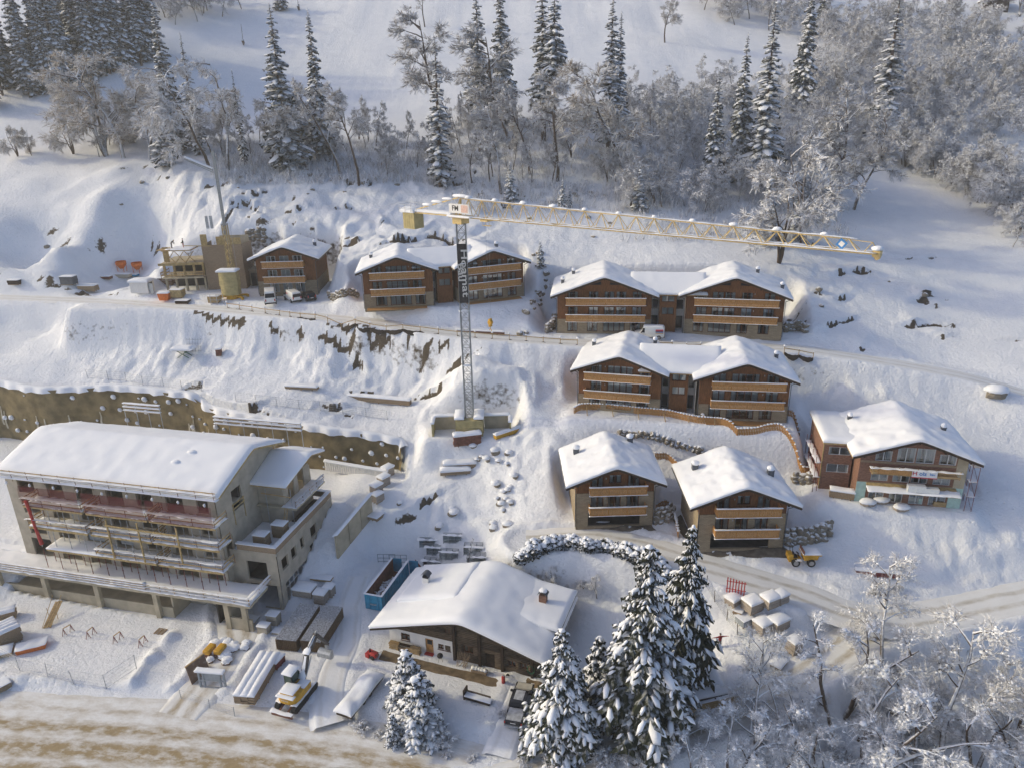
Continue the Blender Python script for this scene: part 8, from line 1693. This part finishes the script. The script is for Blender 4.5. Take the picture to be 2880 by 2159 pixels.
def conifer(seed, H, Rm, bare=.05, sp=.55, nb=7, near=False, snowy=.8, droop=.55):
    rnd = random.Random(seed); t = MB(); lean = Vector((rnd.uniform(-.01, .01), rnd.uniform(-.01, .01), 0)); r0 = H * .011 + .05
    for k in range(6): t.tube(tuple(Vector((0, 0, H * k / 6)) + lean * H * k / 6), tuple(Vector((0, 0, H * (k + 1) / 6)) + lean * H * (k + 1) / 6), r0 * (1 - k / 6.3), r0 * (1 - (k + 1) / 6.3), 7, caps=False)
    if bare > .12:
        for k in range(int(14 * bare / .3)): a = rnd.random() * 6; z = rnd.uniform(.1, bare) * H; l = rnd.uniform(.4, 1.2); t.tube((0, 0, z), (l * math.cos(a), l * math.sin(a), z - .2), .03, .012, 4)
    c = MB(); z = H * bare + .2
    while z < H * .985:
        k = (z - H * bare) / (H * (1 - bare)); Rz = Rm * (1 - k) ** .85 * min(1, .55 + k * 4) + .12; n = max(4, int(nb * (.6 + .5 * (1 - k))))
        a0 = rnd.random() * 6
        for q in range(n):
            a = a0 + 2 * math.pi * q / n + rnd.uniform(-.25, .25); L = Rz * rnd.uniform(.5, 1.25); d = Vector((math.cos(a), math.sin(a), 0)); z0 = z + rnd.uniform(-.9, .9) * sp; dr = droop * rnd.uniform(.7, 1.3) * (1.15 - .5 * k)
            pt = lambda s: lean * z0 + d * (L * s) + Vector((0, 0, z0 + L * (.22 * s - dr * s * s)))
            S = (.06, .35, .62, .85, 1.0); P5 = [pt(s) for s in S]; w = [L * .24 * x + .05 for x in (.25, .75, 1.0, .75, .12)]
            tent(c, P5, w, .75, 0, 0, rnd)
            if not near:
                if rnd.random() < snowy: tent(c, P5, [x * rnd.uniform(.62, .95) for x in w], .55, .05 + L * .04, 1, rnd, .10)
                for _ in range(3): s = rnd.uniform(.3, .95); p = pt(s) + Vector((-d.y, d.x, 0)) * rnd.uniform(-.25, .25) * L; h = L * rnd.uniform(.15, .32); v = d * .12 * L; c.add([tuple(p - v), tuple(p + v), tuple(p + Vector((0, 0, -h)))], [(0, 1, 2)], 0)
            else:
                for s in (.35, .55, .75, .95):
                    for sg in (-1, 1):
                        b = pt(s); dd = (d * .7 + Vector((-d.y, d.x, 0)) * sg * .8).normalized(); l2 = L * .38 * rnd.uniform(.6, 1.2) * (1.2 - s * .5); Q = [b + dd * (l2 * x) + Vector((0, 0, -l2 * .55 * x * x)) for x in (0, .5, 1)]
                        tent(c, Q, [.06, l2 * .30, .03], .8, 0, 0, rnd)
                        for _ in range(2): p = b + dd * l2 * rnd.uniform(.2, 1) + Vector((0, 0, -l2 * .2)); h = rnd.uniform(.12, .34); c.add([tuple(p - dd * .09), tuple(p + dd * .09), tuple(p + Vector((0, 0, -h)))], [(0, 1, 2)], 0)
                        if rnd.random() < snowy: lump(c, Q[1] + (Q[2] - Q[1]) * rnd.uniform(-.2, .5) + Vector((0, 0, .05)), l2 * rnd.uniform(.13, .24) + .02, 1, rnd, 5, Q[2] - Q[1])
                if rnd.random() < snowy: lump(c, pt(.8) + Vector((0, 0, .06)), L * rnd.uniform(.07, .14) + .04, 1, rnd, 6, pt(.95) - pt(.65)); tent(c, P5[1:], [x * .6 for x in w[1:]], .5, .07, 1, rnd, .3)
        z += sp * rnd.uniform(.8, 1.2) * (1 - .35 * k)
    lump(c, Vector((0, 0, H * .985)), .25, 1, rnd)
    return t.mesh('trunk', MT['bark_tall'], True), smooth_snow(c.mesh('crown', [MT['needle'], MT['snow']], False), 1)
def broadleaf(seed, H, spread, stems=1, snowy=0.0, twig=.03, warm=False, n1=13, n2=7, n3=9, n4=11, droop=.15, low=.28):
    rnd = random.Random(seed); t = MB(); c = MB(); up = Vector((0, 0, 1))
    def perp(d): v = Vector((rnd.gauss(0, 1), rnd.gauss(0, 1), rnd.gauss(0, 1))); v -= d * v.dot(d); return v.normalized()
    def limb(p, d, L, r0, r1, n, seg, dr, mb):
        pts = [p]; q = p.copy(); dd = d.copy()
        for k in range(seg): dd = (dd + perp(dd) * .16 - up * dr * (k + 1) / seg).normalized(); q = q + dd * (L / seg); pts.append(q.copy())
        for k in range(seg): mb.tube(tuple(pts[k]), tuple(pts[k + 1]), r0 + (r1 - r0) * k / seg, r0 + (r1 - r0) * (k + 1) / seg, n, 0, caps=False)
        return pts
    def at_(pts, u): k = min(int(u * (len(pts) - 1)), len(pts) - 2); f = u * (len(pts) - 1) - k; return pts[k] * (1 - f) + pts[k + 1] * f, (pts[k + 1] - pts[k]).normalized()
    roots = []
    for s in range(stems):
        d = (up + Vector((rnd.uniform(-.12, .12), rnd.uniform(-.12, .12), 0)) * (1 if stems == 1 else 3.2)).normalized(); roots.append(limb(Vector((0, 0, -.3)), d, H * (.95 if stems == 1 else .8) * rnd.uniform(.85, 1), H * .012 + .03, .03, 6, 6, .0, t))
    for pts in roots:
        for k in range(max(3, n1 // stems)):
            u = low + (1 - low) * (k + rnd.random()) / max(3, n1 // stems); p, d0 = at_(pts, min(u, .98)); d = (d0 * rnd.uniform(.5, .9) + perp(d0) * rnd.uniform(.55, .95)).normalized(); L = spread * H * rnd.uniform(.7, 1.15) * (1.15 - u * .6); b1 = limb(p, d, L, H * .005 + .015, .016, 5, 4, droop, c)
            for j in range(n2):
                u2 = rnd.uniform(.25, 1); p2, d2 = at_(b1, u2 * .98); e = (d2 * .8 + perp(d2) * rnd.uniform(.4, .9) + up * .12).normalized(); b2 = limb(p2, e, L * rnd.uniform(.25, .5), .022, .012, 4, 3, droop * 1.2, c)
                if snowy and rnd.random() < snowy: lump(c, at_(b2, rnd.random() * .95)[0] + up * .04, rnd.uniform(.07, .17), 2, rnd, 6)
                for i in range(n3):
                    p3, d3 = at_(b2, rnd.uniform(.15, .98)); g = (d3 * .7 + perp(d3) * rnd.uniform(.4, .9)).normalized(); l3 = L * rnd.uniform(.10, .24) + .12; 
                    for x in range(n4):
                        o = p3 + g * l3 * rnd.random(); h = (g + perp(g) * rnd.uniform(.2, 1.0) - up * droop * rnd.random()).normalized(); l4 = l3 * rnd.uniform(.35, .9); s = perp(h) * twig * rnd.uniform(.5, 1.2); c.add([tuple(o - s), tuple(o + s), tuple(o + h * l4 + s * .5), tuple(o + h * l4 - s * .5)], [(0, 1, 2, 3)], 1)
                    if snowy and rnd.random() < snowy * .85: lump(c, p3 + g * l3 * .5, rnd.uniform(.04, .10), 2, rnd, 5)
    return t.mesh('trunk', MT['bark'], True), c.mesh('crown', [MT['bark'], MT['frost_warm'] if warm else MT['frost'], MT['snow']], False) if not snowy else smooth_snow(c.mesh('crown', [MT['bark'], MT['frost_warm'] if warm else MT['frost'], MT['snow']], False), 2)
CON = [conifer(1, 30, 3.6, .03, .62, 8), conifer(2, 28, 3.2, .04, .6, 8), conifer(3, 30, 2.3, .28, .62, 7), conifer(4, 30, 2.6, .10, .6, 7, snowy=.9), conifer(5, 29, 2.2, .45, .6, 7), conifer(6, 7, 1.35, .02, .33, 7, snowy=.9), conifer(7, 26, 2.0, .04, .6, 6, snowy=.95), conifer(8, 32, 3.4, .18, .65, 8, snowy=.95)]
CNEAR = [conifer(21, 10, 3.2, .03, .42, 9, True, .75), conifer(22, 13, 3.4, .10, .46, 9, True, .6, .45), conifer(23, 5, 1.2, .02, .3, 8, True, .85)]
DEC = [broadleaf(31, 13, .34, warm=True), broadleaf(32, 12, .30), broadleaf(33, 14, .26), broadleaf(34, 10, .36, stems=3, droop=.3), broadleaf(35, 15, .22, low=.45), broadleaf(36, 8, .40, stems=4, droop=.35, warm=True), broadleaf(37, 12, .38, droop=.4, n4=9), broadleaf(38, 13, .20, n1=8, n4=5, low=.35, twig=.035)]
DNEAR = [broadleaf(41, 10, .26, snowy=.8, twig=.010, warm=True, n1=15, n4=7, low=.3), broadleaf(42, 9, .24, snowy=.7, twig=.010, stems=2, warm=True, n1=15, n4=7), broadleaf(43, 8, .28, snowy=.6, twig=.010, stems=3, droop=.35, n1=15, n4=7), broadleaf(44, 11, .14, snowy=.2, twig=.008, n1=12, n4=5, low=.3)]
BUSH = [broadleaf(51, 2.2, .5, stems=8, snowy=.35, twig=.02, warm=True, n1=16, n2=5, n3=5, n4=5), broadleaf(52, 2.4, .45, stems=8, snowy=.15, twig=.03, n1=16, n2=5, n3=5, n4=6)]
def plant(name, var, label, loc, H0, H, rz, group=None, wide=1.0, cat='tree', tilt=(0, 0)):
    t = thing(name, label, cat, loc - Vector((0, 0, .15)), 0, group, rot=(tilt[0], tilt[1], rz)); s = H / H0; t.scale = (s * wide, s * wide, s)
    link('trunk', var[0], t); link('crown', var[1], t); return t
tr = random.Random(99)
def hgt(p, dpx):
    d = Vector((p.x, p.y, p.z - CAMZ)); dep = d.length; ce = math.hypot(d.x, d.y) / dep; return dpx * dep / (FPX * ce) * .97
CH = [30, 28, 30, 30, 29, 7, 26, 32]; DH = [13, 12, 14, 10, 15, 8, 12, 13]
# named conifers: base pixel, top pixel row, variant, label
NC = [(815,477,80,0,1.05,'broad snow-laden spruce standing at the edge of the bank left of centre'),(910,448,82,1,.8,'second spruce to the right of the broad bank spruce'),(500,432,90,1,.9,'spruce rising out of the frosted trees behind the slim grey crane'),(560,436,150,6,.9,'slim spruce beside the one behind the slim grey crane'),(690,462,229,6,.6,'thin dark spruce between the frosted bank trees'),(466,468,338,5,1.2,'little snowy spruce at the brink of the bank'),
 (1240,525,146,6,1.15,'narrow spruce leaning on a frosted tree above the crane counterweight'),(1352,427,2,2,.95,'tall bare-stemmed spruce left of the spruce group above the crane'),(1412,352,-20,0,.85,'dark full spruce behind the frosted round tree'),(1529,402,-15,2,1.1,'tall spruce with a long bare stem in the middle of the group'),(1561,420,0,4,.95,'slim spruce with crown only on its upper half'),(1710,432,37,3,1.1,'tall dark spruce left of its shorter twin'),(1738,416,79,3,.85,'shorter twin of the tall dark spruce'),
 (1437,566,460,5,.9,'small spruce on the slope above the crane jib root'),(1582,583,508,5,.8,'tiny spruce just above the crane jib'),(1602,583,528,5,.7,'tiniest spruce beside the one above the jib'),(1797,592,482,5,1.0,'young spruce in the brush above the jib'),(2000,520,229,0,.8,'snowy spruce left of a pair in the right wood'),(2073,510,149,0,.75,'taller snowy spruce of the pair in the right wood'),(2137,534,83,3,1.1,'very dark tall spruce right of the snowy pair'),(2249,315,-5,0,.75,'layered tall spruce high in the right wood'),(2308,96,-60,0,.8,'spruce at the upper edge of the right wood'),(2474,408,49,6,1.3,'slender spruce standing alone among the frosted right wood'),(2151,686,518,5,1.0,'snowy young spruce behind the crane jib tip'),(2247,676,430,6,1.1,'spruce with hanging frosted neighbours behind the jib'),(1520,753,676,5,.8,'lone small spruce in the gully beside the largest twin chalet'),(790,30,-40,5,1.2,'small spruce at the upper meadow edge')]
for px, py, ty, v, wd, lb in NC:
    p = P(px, py); plant('spruce', CON[v], lb, p, CH[v], hgt(p, py - ty), tr.uniform(0, 6), None, wd * 1.28)
for k in range(46):   # dense spruce forest, top left
    u = tr.random(); px = -60 + 500 * tr.random(); py = 325 - (px + 60) * .30 - 150 * u * tr.random(); v = tr.choice((0, 1, 3, 7, 7)); p = P(px, max(py, 40)); plant('spruce', CON[v], 'tall snow-crusted spruce in the dense forest at the left hillside', p, CH[v], tr.uniform(25, 33), tr.uniform(0, 6), 'spruces of the left forest', tr.uniform(.95, 1.2))
def scatter(n, reg, hs, vs, label, group, name='frosted_tree', wide=(.85, 1.2)):
    k = 0
    while k < n:
        px, py = tr.uniform(reg[0], reg[1]), tr.uniform(reg[2], reg[3])
        if len(reg) > 4 and not reg[4](px, py): continue
        p = P(px, py); v = tr.choice(vs); plant(name, DEC[v], label, p, DH[v], tr.uniform(*hs), tr.uniform(0, 6), group, tr.uniform(*wide)); k += 1
big = [(348,446,168,0,1.25,'large spreading frosted tree at the left end of the bank'),(300,440,210,5,1.2,'wide frosted bush-like tree beside the large spreading one'),(420,450,235,0,1.1,'leaning frosted tree right of the large spreading one'),(590,470,190,6,1.1,'drooping white tree behind the slim grey crane'),(640,480,150,7,1.0,'tall bare frosted tree above the half-built house'),(960,490,205,7,1.1,'bare upright tree on the bank right of the second spruce'),(1010,520,225,4,1.0,'thin frosted tree near the end of the bank'),(1258,370,60,2,1.35,'tall frosted birch behind the narrow leaning spruce'),(1195,76,-40,7,1.1,'bare tree crown at the top of the meadow'),(1440,420,100,2,1.5,'round-topped frosted tree amid the spruce group'),(1410,545,270,4,1.1,'slim frosted tree with bent white boughs above the jib root'),(1490,490,240,4,1.1,'two-stemmed frosted tree in the spruce group'),(1568,510,190,4,1.1,'white-limbed frosted tree below the slim spruce'),(1760,500,170,0,1.2,'open white tree in front of the dark spruce twins'),(2330,560,265,1,1.15,'large fan-shaped frosted tree above the ski slope'),(2400,590,330,1,1.1,'big drooping tree at the edge of the ski slope'),(2260,700,360,3,1.0,'hoary hanging tree behind the jib tip'),(2190,740,470,3,1.1,'frosted tree at the right gable of the largest twin chalet'),(1870,120,0,2,1.2,'pale round tree on the upper clearing'),(50,440,355,5,.9,'small white bush-tree alone on the left slope'),(90,438,360,5,.7,'narrow white bush-tree beside its twin on the left slope'),(760,470,240,0,1.0,'white tree left of the broad bank spruce'),(860,470,230,3,1.0,'frosted tree between the two bank spruces')]
for px, py, ty, v, wd, lb in big: p = P(px, py); plant('frosted_tree', DEC[v], lb, p, DH[v], hgt(p, py - ty), tr.uniform(0, 6), None, wd)
scatter(18, (170,620,340,450), (8,15), (0,1,5,6), 'frosted broadleaf tree in the clump at the left end of the bank', 'frosted trees of the left clump'); scatter(40, (600,1280,385,500, lambda x, y: y < 430 + (x - 600) * .1 + 40), (6,12), (1,2,4,7,3), 'thin frosted tree in the belt along the bank', 'frosted trees of the bank belt', wide=(.7, 1.0))
scatter(46, (1270,1920,330,520), (6,13), (1,2,3,4,7), 'frosted tree in the wood between the tall spruces', 'frosted trees of the middle wood', wide=(.7, 1.1)); scatter(56, (1740,2480,250,620, lambda x, y: y > 200 + abs(x - 2100) * .15 and y < 640 and not (x > 2380 and y > 440)), (7,13), (1,2,3,6,6,3), 'frosted tree in the thick right wood', 'frosted trees of the right wood')
scatter(50, (2280,2900,40,430, lambda x, y: y < 470 and y > 40 + max(0, 2500 - x) * .2), (9,15), (1,2,6,6,3), 'frosted tree in the far right hillside wood', 'frosted trees of the far right wood'); scatter(32, (2460,2900,440,640, lambda x, y: abs(y - (440 + (x - 2480) * .50)) < 40 and y < 430 + (x - 2460) * .52), (8,14), (1,2,6,3), 'frosted tree along the upper edge of the ski slope', 'frosted trees edging the ski slope')
scatter(12, (380,690,0,110, lambda x, y: y < 115 - (x - 380) * .25), (9,14), (1,2,6), 'frosted tree at the upper left meadow edge', 'frosted trees at the upper meadow edge'); scatter(14, (1900,2300,0,120, lambda x, y: y < 30 + (x - 1900) * .25), (9,15), (1,2,6), 'frosted tree on the knoll above the right wood', 'frosted trees on the knoll'); scatter(5, (2840,2900,600,720), (6,9), (3,6), 'frosted tree at the right rim below the ski slope', 'frosted trees at the right rim')
# the rest of the far woods, trees past counting, as one mass
def thin(me, keep, grow):
    v = np.zeros(len(me.vertices) * 3, np.float32); me.vertices.foreach_get('co', v); v = v.reshape(-1, 3); mi = np.zeros(len(me.polygons), np.int32); me.polygons.foreach_get('material_index', mi)
    ls = np.zeros(len(me.polygons), np.int32); me.polygons.foreach_get('loop_start', ls); lt = np.zeros(len(me.polygons), np.int32); me.polygons.foreach_get('loop_total', lt); lv = np.zeros(len(me.loops), np.int32); me.loops.foreach_get('vertex_index', lv)
    f = [lv[ls[mi == 1][::keep] + k] for k in range(4)]; q = np.stack([v[i] for i in f], 1); c = (q[:, :1] + q[:, 1:2]) / 2; q[:, 0] = c[:, 0] + (q[:, 0] - c[:, 0]) * grow; q[:, 1] = c[:, 0] + (q[:, 1] - c[:, 0]) * grow; return q
THN = [(thin(DEC[k][1], 3, 2.2), DH[k]) for k in (1, 2, 3, 6)]
acc = []
def mass(n, reg, hs):
    k = 0
    while k < n:
        px, py = tr.uniform(reg[0], reg[1]), tr.uniform(reg[2], reg[3])
        if not reg[4](px, py): continue
        p = P(px, py); q, h0 = tr.choice(THN); s = tr.uniform(*hs) / h0; a = tr.random() * 6.28; w = q * s * tr.uniform(.9, 1.1); x = w[..., 0] * math.cos(a) - w[..., 1] * math.sin(a); y = w[..., 0] * math.sin(a) + w[..., 1] * math.cos(a); acc.append(np.stack([x + p.x, y + p.y, w[..., 2] + p.z - .2], -1)); k += 1
mass(150, (2280,2920,30,430, lambda x, y: y > 40 + max(0, 2500 - x) * .2), (9, 15)); mass(110, (1780,2480,250,600, lambda x, y: y > 200 + abs(x - 2100) * .15 and not (x > 2380 and y > 440)), (6, 11)); mass(22, (1900,2300,0,120, lambda x, y: y < 30 + (x - 1900) * .25), (9, 14)); mass(22, (380,680,0,110, lambda x, y: y < 105 - (x - 380) * .3), (9, 13)); mass(40, (2480,2900,440,640, lambda x, y: abs(y - (430 + (x - 2480) * .48)) < 36), (7, 12))
q = np.concatenate(acc).reshape(-1, 3); fw_ = link('far_wood', np_mesh('far_wood', q, np.arange(len(q)).reshape(-1, 4), MT['frost'], False)); fw_['kind'] = 'stuff'; fw_['label'] = 'frosted broadleaf wood covering the far hillsides'; fw_['category'] = 'wood'
# brush under the trees, too dense to count
m = MB(); bt = random.Random(3)
for k in range(4200):
    r_ = bt.random()
    if r_ < .30: px, py = bt.uniform(600, 1300), bt.uniform(400, 520)
    elif r_ < .62: px, py = bt.uniform(1280, 2000), bt.uniform(330, 600)
    elif r_ < .85: px, py = bt.uniform(1750, 2450), bt.uniform(260, 680)
    else: px, py = bt.uniform(2350, 2880), bt.uniform(100, 470)
    if px > 2380 and py > 450 or (px < 1900 and py < 330): continue
    p = P(px, py); h = bt.uniform(.7, 2.6)
    for q in range(9):
        d = Vector((bt.gauss(0, .35), bt.gauss(0, .35), 1)).normalized(); o = p + Vector((bt.gauss(0, .5), bt.gauss(0, .5), -.1)); s = Vector((bt.gauss(0, 1), bt.gauss(0, 1), .2)).normalized() * bt.uniform(.03, .08); e = o + d * h * bt.uniform(.5, 1); m.add([tuple(o - s), tuple(o + s), tuple(e + s * .4), tuple(e - s * .4)], [(0, 1, 2, 3)]); 
        for _ in range(2): f_ = o + (e - o) * bt.uniform(.4, 1); g = f_ + Vector((bt.gauss(0, .5), bt.gauss(0, .5), bt.uniform(-.1, .5))) * h * .35; m.add([tuple(f_ - s * .7), tuple(f_ + s * .7), tuple(g)], [(0, 1, 2)])
br = m.build('undergrowth', MT['frost'], None, stuff=True); br['label'] = 'frosted brushwood and saplings covering the wooded slope'; br['category'] = 'brushwood'
# ---- foreground
FC = [(1580,2096,1818,0,.85,'full snow-laden spruce beside the pickup truck'),(1682,2010,1815,2,1.0,'narrow snow-covered spruce between the two large ones'),(1800,2075,1632,1,.85,'largest snow-laden spruce behind the farmhouse corner'),(1915,1950,1540,1,.62,'tall loose spruce above the garden shed'),(1735,2040,1840,0,.6,'dark inner spruce under the largest one'),(1850,2040,1800,1,.6,'lower spruce at the foot of the largest one'),(1108,2088,2016,2,1.2,'small dark spruce in the farmhouse front garden'),(1152,1985,1845,2,1.5,'snow-choked garden conifer before the farmhouse door'),(1180,2060,1920,2,1.7,'wide snow-choked conifer in the garden bed'),(1645,2110,2000,2,1.3,'low snowy conifer at the foot of the full spruce')]
CNH = [10, 13, 5]
for px, py, ty, v, wd, lb in FC: p = P(px, py); plant('spruce', CNEAR[v], lb, p, CNH[v], hgt(p, py - ty) * .92, tr.uniform(0, 6), None, wd)
FD = [(2485,1905,1625,0,1.0,'snow-tufted tree standing at the road junction'),(2372,2010,1720,1,1.1,'slender snow-tufted tree beside the lane'),(2345,2100,1760,3,1.0,'thin dark-stemmed tree with little snow by the lane'),(2700,1880,1790,3,.8,'bare sapling on the right stream bank'),(2130,2120,1855,0,.9,'snow-puffed tree before the plank fence'),(2210,2150,1930,2,1.1,'low broad tree bent under snow at the lane'),(2440,2190,1900,2,1.1,'wide snow-bent tree in the stream thicket'),(2560,2170,1930,1,1.1,'tangled snowy tree in the middle of the thicket'),(2650,2200,1880,0,1.2,'upright snowy tree near the stream'),(2800,2080,1760,0,1.1,'dark leaning tree on the far right bank'),(2870,2170,1900,1,1.1,'snowy tree filling the right corner'),(2060,2190,1990,2,1.1,'snow-loaded tree at the lower edge of the lane'),(1950,2200,2050,2,1.4,'snow-loaded shrub tree right of the lane mouth'),(1545,1668,1572,1,.8,'small frosted fruit tree behind the farmhouse roof'),(1680,1680,1585,1,.7,'small frosted fruit tree in the hedge garden'),(1312,1612,1500,3,.7,'thin sapling in front of the railing frames'),(2740,2180,1960,2,1.2,'white bush tree between the two stream trees'),(2300,2200,2020,1,1.2,'snowy undergrowth tree by the thin dark stem')]
DNH = [10, 9, 8, 11]
for px, py, ty, v, wd, lb in FD: p = P(px, min(py, 2190)); plant('snowy_tree', DNEAR[v], lb, p, DNH[v], hgt(p, py - ty), tr.uniform(0, 6), None, wd, tilt=((0, R(22)) if 'leaning' in lb else (0, 0)))
FB = [(1245,2092,1.9,0,'round twiggy shrub at the garden front'),(1015,2052,1.5,0,'snow-capped shrub beside the covered trailer'),(1065,2068,1.0,0,'low snow cushion shrub in the garden front row'),(1210,1975,1.6,0,'twiggy shrub beside the snow-choked conifers'),(1420,2010,1.0,1,'small brown shrub beside the pickup'),(1700,2160,2.0,0,'snow-heaped shrub at the lower picture rim by the lane'),(1560,2150,2.2,0,'broad bush below the full spruce'),(1330,2135,.9,1,'tiny snowy shrub by the drive'),(1255,2125,.8,1,'tiny brown shrub by the road verge'),(2520,1660,1.2,1,'small frosted bush under the red girder'),(1640,1650,1.4,0,'rounded snowy garden shrub behind the farmhouse'),(1790,2150,2.0,0,'snow-heaped shrub left of the lane mouth'),(1860,2170,1.8,0,'white shrub at the lane mouth'),(1475,2145,1.4,1,'low snow-dusted bush between drive and spruces')]
for px, py, h, v, lb in FB: plant('shrub', BUSH[v], lb, P(px, min(py, 2150)), 2.2 + .2 * v, h, tr.uniform(0, 6), None, 1.25, 'shrub')
for k in range(16): plant('shrub', BUSH[k % 2], 'frosted shrub in the thicket of the stream bank', P(tr.uniform(2250, 2870), tr.uniform(1960, 2150)), 2.2, tr.uniform(1.0, 2.4), tr.uniform(0, 6), 'shrubs of the stream thicket', 1.2, 'shrub')
gS = 'boulders in the stream thicket'
for k in range(12):
    s = tr.uniform(.5, 1.1); t = thing('boulder', 'snow-topped boulder in the stream thicket', 'boulder', P(tr.uniform(2480, 2860), tr.uniform(1840, 2060)), tr.uniform(0, 6), gS); link('stone', tr.choice(rocks), t, (0, 0, .1), (0, 0, 0), s); m = MB(); m.blob((0, .1, s * .65), s * 1.1, s, s * .5, 0, 10, 5, .1, tr, flat=.3); m.build('snow_cover', MT['snow'], t, smooth=True)
for k, (px, py, v) in enumerate(((2620,2010,1),(2780,2000,0),(2545,2090,2),(2700,2120,1),(2320,2165,0),(2855,2010,2),(2160,2185,2),(2640,2140,0),(2410,2080,1),(2250,2060,2))):
    p = P(px, py); plant('snowy_tree', DNEAR[v], 'snow-tufted tree in the stream thicket', p, DNH[v], tr.uniform(4.5, 8), tr.uniform(0, 6), 'snow-tufted trees of the stream thicket', 1.1)
# hedge: dark evergreen bushes with snow
HM = []
for k in range(3):
    rr = random.Random(70 + k); t_ = MB(); t_.tube((0, 0, -.3), (0, 0, .8), .06, .04, 6); c = MB()
    for q in range(330):
        a = rr.random() * 6.28; u = rr.random() ** .5; z = rr.uniform(.1, 1.5) * (1 - .45 * u * u); p = Vector((.85 * u * math.cos(a), .7 * u * math.sin(a), z)); d = Vector((rr.gauss(0, 1), rr.gauss(0, 1), rr.gauss(0, .7))).normalized() * .16; s = d.cross(Vector((rr.gauss(0, 1), rr.gauss(0, 1), rr.gauss(0, 1)))).normalized() * .11; c.add([tuple(p - d - s), tuple(p - d + s), tuple(p + d + s), tuple(p + d - s)], [(0, 1, 2, 3)], 0)
    for q in range(16): a = rr.random() * 6.28; u = rr.random() ** .5; lump(c, Vector((.8 * u * math.cos(a), .65 * u * math.sin(a), 1.5 * (1 - .5 * u * u))), rr.uniform(.14, .34), 1, rr)
    HM.append((t_.mesh('stem', MT['bark']), c.mesh('foliage', [MT['hedge'], MT['snow']])))
hp = [(1462,1582),(1500,1560),(1545,1545),(1600,1540),(1650,1545),(1700,1548),(1750,1560),(1800,1580),(1840,1600),(1870,1625)]
hw_ = crom([P(*q) for q in hp], 4)
for k, p in enumerate(hw_):
    v = HM[k % 3]; t = thing('hedge_bush', 'dark evergreen bush under snow in the hedge behind the farmhouse garden', 'bush', p, tr.uniform(0, 6), 'hedge behind the farmhouse'); s = tr.uniform(.85, 1.4); t.scale = (s, s, s); link('stem', v[0], t); link('foliage', v[1], t)
